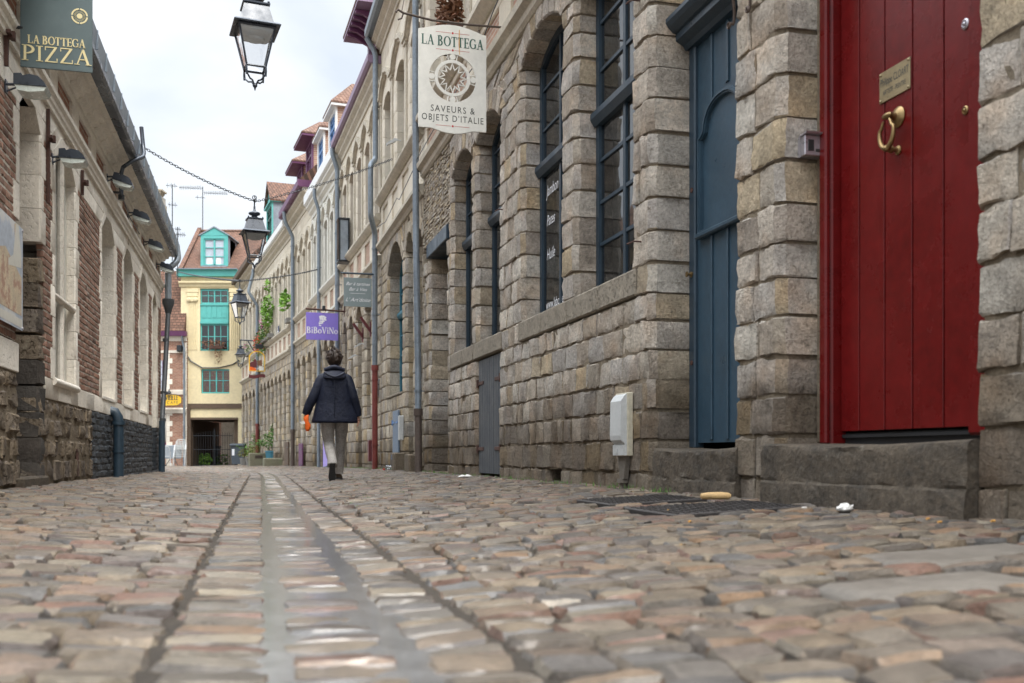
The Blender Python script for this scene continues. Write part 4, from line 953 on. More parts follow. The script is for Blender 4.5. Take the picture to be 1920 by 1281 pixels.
def text(mb, s, size, x, z, y0, y1, font='bf', mirror=False, align='l', xs=1.0, italic=0.0, m=0, track=0.0):
    """lettering in the x-z plane; mirror=True when the sign is read with x running to the left"""
    polys = []
    if font == 'serif':
        cx = 0; k = 0
        for ch in s:
            adv, st, ser = SER[ch]
            for q in st:
                if q[0] == 'v': pts, w_ = [(q[1], q[2]), (q[1], q[3])], q[4]
                elif q[0] == 'h': pts, w_ = [(q[1], q[3]), (q[2], q[3])], q[4]
                elif q[0] == 'd': pts, w_ = [(q[1], q[2]), (q[3], q[4])], q[5]
                else:
                    _, ax, az, rx, rz_, t0, t1, w_ = q; n = 18
                    tt = [radians(t0 + (t1 - t0) * i / n) for i in range(n + 1)]; pts = [(ax + rx * cos(t), az + rz_ * sin(t)) for t in tt]; w_ = [.045 + w_ * abs(cos(t)) for t in tt]
                polys.append(([(cx + a, b) for a, b in pts], w_, k)); k += 1
            for a, b, c in ser: polys.append(([(cx + a, b - (.02 if b > .5 else -.02)), (cx + c, b - (.02 if b > .5 else -.02))], .045, k)); k += 1
            cx += adv + track
        wid = cx * size * xs; ox = x - (wid / 2 if align == 'c' else 0) * (1 if not mirror else -1)
        sg = -1 if mirror else 1
        for pts, w_, k in polys:
            P = [(ox + sg * (a * xs + b * italic) * size, z + b * size) for a, b in pts]
            wv = [v * size for v in w_] if isinstance(w_, list) else w_ * size
            mb.ribbon(P, wv, y0, y1 + k * .00004 * (1 if y1 > y0 else -1), m)
        return
    cu = bpy.data.curves.new('txt', 'FONT'); cu.body = s; cu.size = size * 1.38; cu.space_character = 1 + track; cu.resolution_u = 3
    o = bpy.data.objects.new('txt', cu); COL.objects.link(o); dg = bpy.context.evaluated_depsgraph_get(); me = o.evaluated_get(dg).to_mesh()
    co_ = [v.co.copy() for v in me.vertices]; fs = [tuple(p.vertices) for p in me.polygons]; o.evaluated_get(dg).to_mesh_clear()
    bpy.data.objects.remove(o); bpy.data.curves.remove(cu)
    wid = max(c.x for c in co_) * xs; ox = x - (wid / 2 if align == 'c' else 0) * (1 if not mirror else -1); sg = -1 if mirror else 1
    mb.add([(ox + sg * (c.x * xs + c.y * italic), y1, z + c.y) for c in co_], fs, m)

# ------------------------------------------------------------------ the rest of the curved row
def ground_floor(H, L, ops, z1, blen=(.24, .4), row=.26, mat_='oldstone', win=('navy', 2, 1), low=-.55, wt=-.24, ring=.2, wins=None, sill_z=1.35):
    rows = [low]; 
    zs = min(o['zs'] for o in ops if o.get('rise', 0) > 0) if any(o.get('rise', 0) > 0 for o in ops) else z1
    rows += [.05]; k = max(2, round((zs - .05) / row))
    rows += [.05 + (zs - .05) * i / k for i in range(1, k + 1)]
    while rows[-1] < z1 - .2: rows.append(rows[-1] + .17)
    rows[-1] = z1
    oo = []
    for o in ops:
        z0 = o['z0']
        if z0 > .1: z0 = min(rows, key=lambda r: abs(r - z0)) 
        o['z0'] = z0; oo.append(o)
    q = QM(); masonry(q, 0, L, rows, oo, blen=blen, gap=.015, bev=.013, rough=.003, depth=.34, ch=.05, jit=.006, nxz=(3, 3), near=False, ring=ring, ends=(True, True), front_mortar=-.012)
    for o in oo:
        if o.get('rise', 0) > 0: voussoirs(q, o, 5 if o['b'] - o['a'] < .9 else 7, ring=ring, depth=.34, tf=.008, gap=.010, bev=.012)
    w_ = q.build('wall', [mat_, 'mortar'], H)
    for i, o in enumerate(oo):
        m, c, r = (wins[i] if wins else win)
        if m is None: continue
        window(H, o, wt, m, c, r, trans=3.0 if o['zs'] > 3.6 else None, bw=.06)
        if o['z0'] > .5:
            mb = MB(); mb.box(o['a'] - .0, o['b'] + .0, -.3, .02, o['z0'] - .005, o['z0'] + .035, bev=.008); mb.build('sill', 'sillstone', H)
    return w_
def bands(H, L, za, zb, n, pm='panelbrick', m='moulding', fm='cream', s0=0.0):
    mb = MB(); moulding(mb, s0, L, [(-.05, za - .02), (.03, za), (.06, za + .05), (.12, za + .10), (.12, za + .16), (-.05, za + .18)]); mb.build('string_course', m, H)
    frieze(H, L, za + .18, zb, n, s0=s0, pm=pm, m=fm)
    mb = MB(); moulding(mb, s0, L, [(-.05, zb), (.03, zb), (.09, zb + .05), (.13, zb + .10), (.13, zb + .15), (-.05, zb + .17)]); mb.build('sill_moulding', m, H)
def dormer(H, s, w_, z0, h, front='blue', side='panelbrick', roof='tilesO', setb=.25, style='hip', over=.3, dep=1.8, eave='whitepaint', hr=.7):
    g = bpy.data.objects.new('dormer', None); COL.objects.link(g); g.parent = H; g.location = (s, -setb, z0)
    mb = MB(); mb.box(-w_ / 2, -w_ / 2 + .14, -dep, 0, 0, h); mb.box(w_ / 2 - .14, w_ / 2, -dep, 0, 0, h); mb.box(-w_ / 2 + .14, w_ / 2 - .14, -dep, -.6, 0, h); mb.build('dormer_walls', side, g)
    mb = MB(); mb.box(-w_ / 2 - .015, -w_ / 2 + .17, .003, .05, 0, h); mb.box(w_ / 2 - .17, w_ / 2 + .015, .003, .05, 0, h); mb.box(-w_ / 2 + .17, w_ / 2 - .17, .0, .05, h - .16, h); mb.box(-w_ / 2 + .17, w_ / 2 - .17, .0, .05, 0, .1); mb.build('dormer_frame', eave, g)
    o = dict(a=-w_ / 2 + .17, b=w_ / 2 - .17, z0=.1, zs=h - .16)
    mb = MB(); bw = .07; mb.ribbon(outline(o, bw / 2), bw, -.03, .02, closed=True); mb.box(-.04, .04, -.03, .015, .1, h - .16)
    mb.box(o['a'], o['b'], -.03, .035, h * .62, h * .62 + .07)
    for z in (h * .3, h * .8): mb.box(o['a'] + .07, -.04, -.02, .008, z, z + .03); mb.box(.04, o['b'] - .07, -.02, .008, z, z + .03)
    mb.build('casement', front, g)
    mb = MB(); mb.add([(o['a'], -.025, o['z0']), (o['b'], -.025, o['z0']), (o['b'], -.025, o['zs']), (o['a'], -.025, o['zs'])], [(0, 1, 2, 3)]); mb.build('pane', 'glass', g)
    mb = MB(); mb.box(o['a'], o['b'], -.2, -.17, o['z0'], o['zs']); mb.build('curtain', 'curtain', g)
    W2 = w_ / 2 + over * .6; mb = MB()
    if style == 'hip':
        V = [(-W2, over, h), (W2, over, h), (W2, -dep, h), (-W2, -dep, h), (-W2, over, h + .05), (W2, over, h + .05), (W2, -dep, h + .05), (-W2, -dep, h + .05), (0, over - w_ * .55, h + hr), (0, -dep, h + hr)]
        mb.add(V, [(3, 2, 1, 0), (4, 5, 8), (5, 6, 9, 8), (7, 4, 8, 9), (0, 1, 5, 4), (1, 2, 6, 5), (3, 0, 4, 7)])
    else:
        mb.prism([(-W2, h - .05), (-W2, h + .02), (0, h + hr), (W2, h + .02), (W2, h - .05), (0, h + hr - .08)], 'y', -dep, over)
    r = mb.build('dormer_roof', roof, g)
    if style == 'gable':
        mb = MB(); mb.prism([(-w_ / 2, h), (0, h + hr - .06), (w_ / 2, h)], 'y', -.1, .03); mb.build('gable_board', eave, g)
    mb = MB(); mb.box(-W2 + .01, W2 - .01, -.3, over - .01, h - .07, h - .003); mb.build('eave_board', eave, g)
    return g
def arches(n, L, w_, z0, zs, rise, m0=.0, skip=()):
    out = []
    for i in range(n):
        c = m0 + (L - m0) * (i + .5) / n
        out.append(dict(a=c - w_ / 2, b=c + w_ / 2, z0=z0 if not isinstance(z0, (list, tuple)) else z0[i], zs=zs, rise=rise))
    return out
GRP = 'houses of the curved row'
def row_houses():
    # second house
    rz, L = frame(RN[1], RN[2]); H = root('stone_house', 'narrow stone house with plain sunk panels behind the white cut-out sign', 'house', (*RN[1], 0), rz, GRP)
    ops = [dict(a=.16, b=.72, z0=-.55, zs=3.75, rise=.22), dict(a=1.03, b=1.78, z0=-.55, zs=3.85, rise=.28), dict(a=2.15, b=3.95, z0=1.35, zs=3.80, rise=.48)]
    hatch = dict(a=2.35, b=3.0, z0=-.55, zs=1.1)
    ground_floor(H, L, ops, 4.42, wins=[('navy', 1, 3), ('tealwin', 1, 3), ('tealwin', 2, 4)])
    bands(H, L, 4.42, 5.38, 4, pm='cream'); upper(H, L, 5.55, 8.55, 3, .95, 7.3, .16, win='navy'); cornice(H, L, 8.55, .3, .2); gutter_(H, L, 8.85); roof_(H, L, 8.9); shell(H, L, 8.9, t=-.6)
    mb = MB()
    for i in range(5): mb.box(2.36 + i * .127, 2.36 + i * .127 + .122, .012, .045, -.05, 1.08, bev=.004)
    h = mb.build('cellar_door', 'bluegreydoor', H); mb = MB()
    for z in (.22, .86): mb.box(2.36, 2.56, .046, .056, z - .02, z + .02); mb.tube([(2.98, .05, z - .05), (2.98, .05, z + .05)], .016, 8); mb.box(2.78, 2.98, .046, .056, z - .02, z + .02)
    mb.build('hinges', 'blue', h)
    mb = MB(); mb.box(.12, .58, .0, .22, -.1, .27, bev=.02); mb.build('stone_guard', 'oldstone', H); mb = MB(); mb.box(1.75, 2.08, 0, .2, -.1, .30, bev=.02); mb.build('stone_guard', 'oldstone', H)
    path_pipe(H, [(L - .02, .30, 8.85), (L - .02, .12, 8.55), (L - .02, .12, 6.35), (L - .35, .26, 6.15), (L - .35, .26, 5.1), (L - .02, .13, 4.85), (L - .02, .13, -.06)], .055, 'zinc', low=2.05, lowm='redpipe')
    # third house
    rz, L = frame(RN[2], RN[3]); H = root('stone_house', 'stone house with the mauve roof dormer and deep carved window hoods', 'house', (*RN[2], 0), rz, GRP)
    ops = [dict(a=1.35, b=2.15, z0=1.2, zs=3.55, rise=.28), dict(a=2.62, b=3.5, z0=-.55, zs=3.5, rise=.30), dict(a=3.98, b=4.72, z0=1.2, zs=3.45, rise=.28), dict(a=5.1, b=5.8, z0=-.55, zs=3.45, rise=.26)]
    ground_floor(H, L, ops, 4.22, wins=[('maroon', 1, 3), ('dark', 2, 1), ('maroon', 1, 3), ('dark', 1, 1)])
    bands(H, L, 4.22, 5.1, 5); upper(H, L, 5.27, 7.97, 5, .78, 7.1, .16, win='purple'); cornice(H, L, 7.97, .38, .19); gutter_(H, L, 8.35, m='mauve', p=.28, h=.18); roof_(H, L, 8.5, p=.2); shell(H, L, 8.4, t=-.6)
    dormer(H, .80, 1.5, 8.55, 1.0, front='purple', side='mauve', roof='tiles', setb=.02, over=.55, eave='mauve', hr=.8)
    for i in range(5): mb = MB(); x = .12 + i * .30; mb.prism([(.0, 9.47), (.50, 9.47), (.50, 9.41), (.34, 9.38), (.2, 9.30), (.08, 9.25), (0, 9.16)], 'x', x, x + .08); mb.build('eave_bracket', 'purple', H)
    path_pipe(H, [(L - .06, .25, 8.35), (L - .06, .25, 8.2), (L - .06, .12, 7.8), (L - .06, .12, -.08)], .06, 'zinc', low=None)
    # fourth: white gutter, two blue dormers
    rz, L = frame(RN[3], RN[4]); H = root('stone_house', 'pale stone house with white gutter board and two blue dormers', 'house', (*RN[3], 0), rz, GRP)
    ops = arches(5, L, .78, [1.1, -.55, -.55, 1.1, -.55], 3.35, .30)
    ground_floor(H, L, ops, 4.15, win=('dark', 1, 2)); bands(H, L, 4.15, 5.0, 5, m='creamwood'); upper(H, L, 5.17, 7.7, 5, .68, 6.95, .15, m='creamwood', win='creamwood')
    cornice(H, L, 7.7, .42, .20, m='creamwood'); gutter_(H, L, 8.12, m='whitepaint', p=.27, h=.32); roof_(H, L, 8.40, p=.2); shell(H, L, 8.1, t=-.6)
    dormer(H, 1.9, 1.3, 8.55, 1.45, front='blue', setb=.1, over=.2, hr=.85); dormer(H, 4.1, 1.3, 8.55, 1.45, front='blue', setb=.1, over=.2, hr=.85)
    path_pipe(H, [(3.28, .25, 8.12), (3.28, .25, 7.9), (3.28, .12, 7.5), (3.28, .12, -.12)], .052, 'zinc')
    # fifth: plum gutter
    rz, L = frame(RN[4], RN[5]); H = root('stone_house', 'pale house with the plum coloured gutter box and two small dormers', 'house', (*RN[4], 0), rz, GRP)
    ops = arches(4, L, .80, [.95, -.6, -.6, .95], 3.3, .3); ground_floor(H, L, ops, 4.05, win=('dark', 1, 3)); bands(H, L, 4.05, 4.9, 4); upper(H, L, 5.07, 8.3, 4, .76, 7.0, .15)
    cornice(H, L, 8.3, .45, .3); gutter_(H, L, 8.75, m='purple', p=.45, h=.24); roof_(H, L, 8.95, p=.4); shell(H, L, 8.7, t=-.6)
    dormer(H, 1.0, 1.3, 9.05, 1.45, front='purple', side='panelbrick', setb=.1, over=.42, eave='purple', hr=.7); dormer(H, 3.1, 1.2, 9.05, 1.15, front='purple', side='panelbrick', setb=.1, over=.42, eave='purple', hr=.6)
    path_pipe(H, [(3.5, .42, 8.75), (3.5, .38, 8.4), (3.5, .12, 7.9), (3.5, .12, -.2)], .065, 'zinc', low=1.1, lowm='castiron')
    # sixth: slate dormer, green windows
    rz, L = frame(RN[5], RN[6]); H = root('stone_house', 'long pale house with flower boxes and a slate sided gabled dormer', 'house', (*RN[5], 0), rz, GRP)
    ops = arches(8, L, .80, [.9, .9, -.6, .9, .9, -.6, .9, .9], 3.1, .3); ground_floor(H, L, ops, 3.95, win=('greenwin', 1, 3)); bands(H, L, 3.95, 4.8, 8); upper(H, L, 4.97, 8.1, 8, .76, 7.0, .15, win='greenwin')
    cornice(H, L, 8.1, .4, .24); gutter_(H, L, 8.5, m='whitepaint', p=.32, h=.26); roof_(H, L, 8.75, p=.3); shell(H, L, 8.6, t=-.6)
    dormer(H, 5.5, 1.7, 9.0, 1.6, front='greenwin', side='slate', roof='tiles', setb=0, style='gable', over=.15, eave='teal', hr=.95, dep=2.6)
    path_pipe(H, [(L - .05, .30, 8.5), (L - .05, .30, 8.3), (L - .05, .50, 7.5), (L - .05, .12, 6.9), (L - .05, .12, -.25)], .07, 'zinc', low=1.6, lowm='redpipe')
    # last: brown eave
    rz, L = frame(RN[6], RN[7]); H = root('stone_house', 'last pale house of the row with a brown eave touching the yellow house', 'house', (*RN[6], 0), rz, GRP)
    ops = arches(5, L, .98, [.9, .9, .9, .9, -.6], 3.0, .32); ground_floor(H, L, ops, 3.85, win=('greenwin', 1, 3)); bands(H, L, 3.85, 4.75, 5); upper(H, L, 4.92, 8.5, 5, .92, 7.2, .15, win='greenwin')
    cornice(H, L, 8.5, .4, .34); gutter_(H, L, 8.9, m='wood', p=.5, h=.26); roof_(H, L, 9.1, p=.4); shell(H, L, 8.9, t=-.6)
row_houses()

# ------------------------------------------------------------------ left-hand house
LP0, LP1 = (-7.232, 20.5), (-3.06, 4.0)
LRZ, LL = frame(LP0, LP1)
def WL(s, y, z): return Vector((LP0[0] + s * cos(LRZ) - y * sin(LRZ), LP0[1] + s * sin(LRZ) + y * cos(LRZ), z))
def left_house():
    H = root('brick_house', 'long low brick and limestone house with arched openings and zinc gutter', 'house', (*LP0, 0), LRZ)
    L = LL
    O = [dict(a=.79, b=1.60, z0=-.35, zs=3.05, rise=.26), dict(a=2.53, b=3.68, z0=1.0, zs=3.2, rise=.26), dict(a=4.64, b=5.72, z0=1.0, zs=3.2, rise=.26), dict(a=6.68, b=7.86, z0=1.0, zs=3.2, rise=.26),
         dict(a=9.77, b=10.89, z0=1.0, zs=3.22, rise=.24), dict(a=11.58, b=12.41, z0=-.35, zs=3.3, rise=.10), dict(a=14.0, b=15.1, z0=1.0, zs=3.22, rise=.24)]
    q = QM()
    # ashlar over the arches, band below the windows
    masonry(q, 0, L, [3.24, 3.42, 3.6, 3.78], O, blen=(.4, .7), gap=.004, bev=.004, rough=.0008, depth=.34, near=False, ch=.0, jit=.001, front_mortar=-.006, ring=.08, mm=2)
    masonry(q, 0, 11.38, [.80, 1.0], O, blen=(.4, .7), gap=.004, bev=.005, rough=.0008, depth=.34, near=False, ch=.02, jit=.001, front_mortar=-.006, mm=2)
    masonry(q, 12.41, L, [.95, 1.2], O, blen=(.5, .9), gap=.006, bev=.006, rough=.001, depth=.34, near=False, ch=.02, jit=.001, front_mortar=-.006, mm=2)
    for o in O:
        if o['z0'] > .5: voussoirs(q, o, 3, ring=.10, depth=.34, tf=.003, gap=.004, bev=.004, rough=0)
        k = 0; z = 1.0
        while z < 3.2:
            z2 = min(3.24, z + .31); wq = .13 if k % 2 else .22
            dark = o['b'] > 12 and o['b'] < 13 and z < 2.0
            for sd in (0, 1):
                x0, x1 = (o['a'] - wq, o['a']) if sd == 0 else (o['b'], o['b'] + wq)
                if dark: continue
                block(q, x0, x1, x1, x0, z + .002, z2 - .002, .005, .34, 3, 3, .004, .0006, chl=.0 if sd == 0 else .018, chr_=.018 if sd == 0 else 0, m=0)
            z = z2; k += 1
    q.build('stone_dressings', ['creamL', 'moulding', 'moulding'], H)
    q = QM(); rows = [1.0 + .0700 * k for k in range(33)]
    Ob = [dict(a=o['a'] - .13, b=o['b'] + .13, z0=.9, zs=4) for o in O]
    for xa, xb, rw in ((0, 12.0, rows), (12.0, L, [r for r in rows if r > 1.2])): masonry(q, xa, xb, rw, Ob, blen=(.10, .235), gap=.014, bev=.006, rough=.0012, depth=.06, near=False, ch=0, jit=.003, front_mortar=-.006, nxz=(3, 3), ends=(False, False))
    q.build('brickwork', ['brick', 'brickmortar'], H)
    # plinth: dark rubble near, painted brick far
    q = QM(); masonry(q, 8.66, L, [-.45, -.02, .22, .42, .62, .80], O, blen=(.14, .34), gap=.030, bev=.018, rough=.009, depth=.3, ch=.03, jit=.012, nxz=(4, 4), near=True, front_mortar=-.012, ends=(False, True))
    masonry(q, 12.43, L, [.80, .95], O, blen=(.2, .4), gap=.03, bev=.018, rough=.009, depth=.3, ch=.03, jit=.012, nxz=(4, 4), near=False, front_mortar=-.012)
    z = 1.0                                              # sooty stones lining the far jamb of the doorway
    for k in range(9):
        zz = -.05 + k * .24
        block(q, 11.40, 11.58, 11.58, 11.40, zz, zz + .225, .0, .34, 3, 4, .014, .005, chr_=.02, deep=True, m=2 if k < 5 else 0)
    q.build('rubble_plinth', ['rubble', 'mortar', 'blackstone'], H)
    q = QM(); masonry(q, 0, 8.66, [-.45, -.03] + [-.03 + .083 * k for k in range(1, 11)], O, blen=(.16, .26), gap=.012, bev=.012, rough=.005, depth=.3, ch=.02, jit=.006, nxz=(3, 3), near=False, front_mortar=-.010, mm=0)
    q.build('painted_plinth', ['paintplinth'], H)
    # fillings of the openings
    mb = MB(); mb.box(.7, 1.7, -.30, -.18, .70, 3.4); o_ = mb.build('blind_panel', 'creamL', H); mb = MB(); mb.box(.7, 1.7, -.30, -.16, -.3, .70); mb.build('painted_door_panel', 'greypipe', H)
    for o in O[1:4] + O[6:]: window(H, o, -.20, 'creamwood', 2, 3, bw=.07, curtain='curtain')
    for o in O[1:4] + O[6:]:
        mb = MB(); mb.box(o['a'] + .002, o['b'] - .002, -.30, .012, .985, 1.03, bev=.006); mb.build('sill', 'creamL', H)
    o = O[4]; w_ = window(H, o, -.09, 'creamwood', 2, 1, bw=.09, curtain=None)
    mb = MB(); mb.tube([(9.68, -.03, 1.86), (10.95, -.03, 1.86)], .035, 10); mb.tube([(10.33, -.05, 1.0), (10.33, -.05, 3.4)], .035, 8); mb.build('stone_transom', 'creamL', w_, smooth=True)
    mb = MB()
    for x0 in (9.88, 10.38):
        for z in (2.2, 2.6, 3.0): mb.box(x0, x0 + .42, -.16, -.13, z, z + .03)
        mb.box(x0 - .0, x0 + .035, -.16, -.12, 1.1, 3.3); mb.box(x0 + .385, x0 + .42, -.16, -.12, 1.1, 3.3)
    mb.build('glazing_bars', 'navy', w_)
    mb = MB(); mb.tube([(9.66, .0, .985), (11.0, .0, .985)], .04, 10); mb.build('rounded_sill', 'creamL', H, smooth=True)
    mb = MB(); mb.box(11.45, 12.43, -.42, -.34, -.1, 3.4); mb.build('recessed_door', 'wood', H)
    mb = MB(); mb.box(11.5, 12.5, -.3, .06, -.2, .06, bev=.015); mb.build('doorstep', 'step', H)
    # string moulding, frieze with brick panels, cove, gutter
    mb = MB(); moulding(mb, 0, L, [(-.05, 3.60), (.03, 3.60), (.035, 3.635), (.05, 3.655), (.055, 3.69), (.08, 3.72), (.085, 3.76), (.02, 3.775), (-.05, 3.80)]); mb.build('string_moulding', 'creamL', H)
    frieze(H, L, 3.80, 4.2, 14, pm='brickwall', m='creamL', side=.2)
    mb = MB(); moulding(mb, 0, L, [(-.05, 4.2), (.02, 4.2), (.03, 4.235), (.085, 4.25), (.10, 4.29), (.155, 4.30), (.165, 4.345), (.215, 4.355), (.225, 4.46), (-.05, 4.46)]); x = .35
    while x < L: mb.prism([(.03, 4.2), (.05, 4.232), (.089, 4.246), (.105, 4.286), (.159, 4.296), (.17, 4.341), (.219, 4.351), (.228, 4.36), (.2, 4.38), (.0, 4.3)], 'x', x, x + .008); x += .52
    mb.build('cove_cornice', 'creamL', H)
    mb = MB(); moulding(mb, -.12, L, [(.20, 4.362), (.31, 4.362), (.335, 4.40), (.335, 4.46), (.20, 4.46)]); g = mb.build('gutter', 'lampiron', H)
    mb = MB(); moulding(mb, -.12, L, [(.29, 4.462), (.325, 4.462), (.345, 4.66), (.325, 4.67), (.30, 4.5)]); x = 0
    while x < L: mb.box(x, x + .018, .30, .352, 4.47, 4.672); x += .62
    mb.build('zinc_upstand', 'zinc', g)
    roof_(H, L, 4.5, rise=3.2, run=3.2, m='tiles', p=.2)
    shell(H, L, 4.4, t=-.5, depth=5.5)
    mb = MB(); mb.box(-.012, .02, -6.0, .0, -.5, 4.45); mb.build('end_wall', 'brickwall', H)
    # far drainpipe with hopper, leaning pipe
    path_pipe(H, [(-.05, .30, 4.62), (-.05, .34, 4.30), (.06, .15, 4.08), (.06, .15, 3.42)], .065, 'zincroof', collars=False)
    mb = MB(); mb.tube([(.06, .15, 3.46), (.06, .15, 3.38), (.06, .15, 3.26), (.06, .15, 3.16)], .1, 12, rs=[.12, .12, .08, .055]); mb.tube([(.06, .15, 3.2), (.45, .12, 1.9), (.95, .11, .9)], .048, 12)
    for z, x in ((2.6, .24), (1.5, .65), (.95, .925)): mb.tube([(x, .12, z + .03), (x, .12, z - .03)], .062, 12)
    mb.build('rainwater_hopper', 'greypipe', H, smooth=True)
    mb = MB(); mb.tube([(.95, .11, .93), (1.0, .11, -.12)], .06, 12); mb.build('pipe_shoe', 'navy', H, smooth=True)
    mb = MB(); mb.tube([(7.06, -.02, .86), (7.06, .05, .84), (7.06, .09, .77), (7.06, .10, .68), (7.06, .10, -.1)], .07, 12); mb.tube([(7.06, .10, .72), (7.06, .10, .67)], .088, 12); mb.tube([(7.06, .10, .32), (7.06, .10, .29)], .082, 12); mb.build('vent_pipe', 'navy', H, smooth=True)
    mb = MB(); mb.box(9.62, 9.74, .0, .006, .02, .30); mb.box(9.60, 9.76, .004, .012, .30, .32)
    for k in range(3): mb.box(9.635 + k * .035, 9.65 + k * .035, .006, .014, .03, .29)
    mb.build('cellar_grille', 'rust', H)
    path_pipe(H, [(L - 1, .30, 4.62), (L - 1, .12, 4.2), (L - 1, .12, -.1)], .06, 'zinc')
left_house()

# ------------------------------------------------------------------ yellow house across the end of the street
def yellow_house():
    Y = 51.6; S = 1867 / Y; FX = lambda x: (x - 960) / S; FZ = lambda y: .25 + (854 - y) / S
    H = root('yellow_house', 'narrow pale yellow house with turquoise windows closing the street', 'house', (FX(456), Y, 0), pi)
    lx = lambda x: FX(456) - FX(x); b = MB()           # local x grows to the left of the picture
    q = MB(); zt, zb = FZ(519), FZ(784)
    def wall(x0, x1, y0, y1, t0=-.3, t1=0.0): q.box(lx(x1), lx(x0), t0, t1, FZ(y1), FZ(y0))
    wall(339, 375, 519, 757); wall(430, 456, 519, 757); wall(375, 430, 519, 541); wall(375, 430, 658, 692); wall(375, 377, 692, 738); wall(375, 430, 738, 757)
    wall(344, 352, 757, 880); wall(446, 456, 757, 880, -.3, -.02); q.box(lx(446), lx(352), -.28, -.015, FZ(783), FZ(766)); q.build('rendered_wall', 'yellow', H)
    q = MB(); q.box(lx(456), lx(344), -.1, .05, FZ(766), FZ(757)); q.box(lx(446), lx(350), -.1, .06, FZ(787), FZ(783)); q.box(lx(358), lx(352), -.2, .05, FZ(880), FZ(787)); q.box(lx(357), lx(351), .0, .09, FZ(800), FZ(757)); q.build('timber_beams', 'wood', H)
    q = MB(); moulding(q, lx(447), lx(336), [(-.05, FZ(538)), (.05, FZ(538)), (.08, FZ(534)), (.16, FZ(531)), (.16, FZ(528)), (-.05, FZ(528))]); 
    q.build('moulded_band', 'yellow', H)
    q = MB(); moulding(q, lx(447), lx(334), [(-.05, FZ(520)), (.22, FZ(519)), (.25, FZ(510)), (.33, FZ(507)), (-.05, FZ(507))]); q.build('gutter_board', 'teal', H)
    q = MB(); moulding(q, lx(447), lx(333), [(.1, FZ(507) + .002), (.36, FZ(507) + .002), (.36, FZ(507) + .05), (.1, FZ(507) + .05)]); q.build('gutter', 'zinc', H)
    q = MB()
    for c in (361, 441):
        q = MB()
        for k in range(5): x = lx(c) + (k - 2) * .1; q.tube([(x, .0, FZ(656)), (x, .0, FZ(570))], .035, 6)
        q.box(lx(c) - .32, lx(c) + .32, 0, .05, FZ(548), FZ(541)); q.box(lx(c) - .28, lx(c) + .28, -.02, .04, FZ(556), FZ(549))
        for s_ in (-1, 1):
            q.lathe([(.12, 0), (.12, .06), (.06, .09)], (lx(c) + s_ * .17, .02, FZ(562)), 14, 0, axis='y')
        q.box(lx(c) - .17, lx(c) + .17, .0, .07, FZ(566), FZ(558), bev=.02); q.build('fluted_pilaster', 'yellow', H)
    def win(x0, x1, y0, y1, cols, rows, cur=None, lab=None):
        o = dict(a=lx(x1), b=lx(x0), z0=FZ(y1), zs=FZ(y0)); w_ = window(H, o, -.06, 'teal', cols, rows, bw=.09, bars=.035, lab=lab)
        c = MB(); c.box(o['a'], o['b'], -.14, -.12, o['z0'], o['zs']); c.build('curtain', cur or 'curtain', w_); return o  # with the dark material this sheet paints an unlit room, not cloth
    win(375, 428, 542, 570, 4, 2); win(375, 428, 607, 658, 4, 2, 'dark', 'turquoise window with a flower trough'); win(377, 433, 692, 738, 4, 2, 'patch', 'turquoise window behind a yellow and red patterned curtain')
    q = MB(); q.box(lx(428), lx(375), -.25, -.03, FZ(607), FZ(570), bev=.01)
    for k in range(5): x = lx(428) + .08 + k * .27; q.box(x, x + .2, -.03, -.015, FZ(596), FZ(574), bev=.005)
    q.box(lx(428), lx(375), -.03, .01, FZ(573), FZ(570)); q.box(lx(428), lx(375), -.03, .02, FZ(607), FZ(603)); q.build('spandrel_panel', 'teal', H)
    q = MB(); q.box(lx(428), lx(376), .0, .03, FZ(641), FZ(640)); q.box(lx(428), lx(376), .0, .03, FZ(652), FZ(651)); q.build('balcony_rail', 'iron', H)
    # passage under the house
    q = MB(); z0 = -.5; q.box(lx(358), lx(352), -5, -.3, z0, FZ(787)); q.box(lx(456), lx(436), -5, -.3, z0, FZ(787)); q.box(lx(436), lx(358), -5, -.3, FZ(786), FZ(770)); q.build('passage_walls', 'wood', H)
    q = MB(); q.box(lx(420) - 3.8, lx(346) + 4, -7.3, -7, z0, 4.2); q.build('courtyard_wall', 'brickwall', H); q = MB(); q.box(lx(372), lx(345), -6.9, -6.6, z0, 3.2); q.tube([(lx(375), -6.9, -.4), (lx(375), -6.9, 3.0)], .05, 8); q.build('courtyard_porch', 'plaster', H)
    q = MB(); q.box(lx(460), lx(344), -6, -.32, FZ(766) , FZ(520)); q.build('dark_room_block', 'dark', H)  # filled with dark colour in place of unlit rooms
    # roof with parapet
    zr = FZ(409); run = 3.0
    q = MB(); X0, X1 = -4.2, lx(343); q.prism([(.12, FZ(508)), (-run, zr), (-run - 3, FZ(500)), (-run - 3, FZ(510)), (.1, FZ(510))], 'x', X0, X1); q.build('roof', 'tiles', H)
    q = MB(); q.prism([(.20, FZ(509)), (.20, FZ(504)), (.05, FZ(500)), (-.9, FZ(470)), (-run, zr + .2), (-run, zr - .3), (-.3, FZ(508))], 'x', lx(344), lx(336)); q.build('gable_parapet', 'tiles', H)
    q = MB(); q.tube([(X0, -run, zr + .02), (X1, -run, zr + .02)], .07, 8); q.build('ridge_tiles', 'tilesO', H)
    g = bpy.data.objects.new('dormer', None); COL.objects.link(g); g.parent = H; cx = lx(399.5); g.location = (cx, -.25, 0)
    q = MB(); wd = .70; za, zz = FZ(500), FZ(440); q.box(-wd, -wd + .13, -1.6, 0, za, zz); q.box(wd - .13, wd, -1.6, 0, za, zz); q.box(-wd, wd, -1.4, -.4, za, zz - .1)
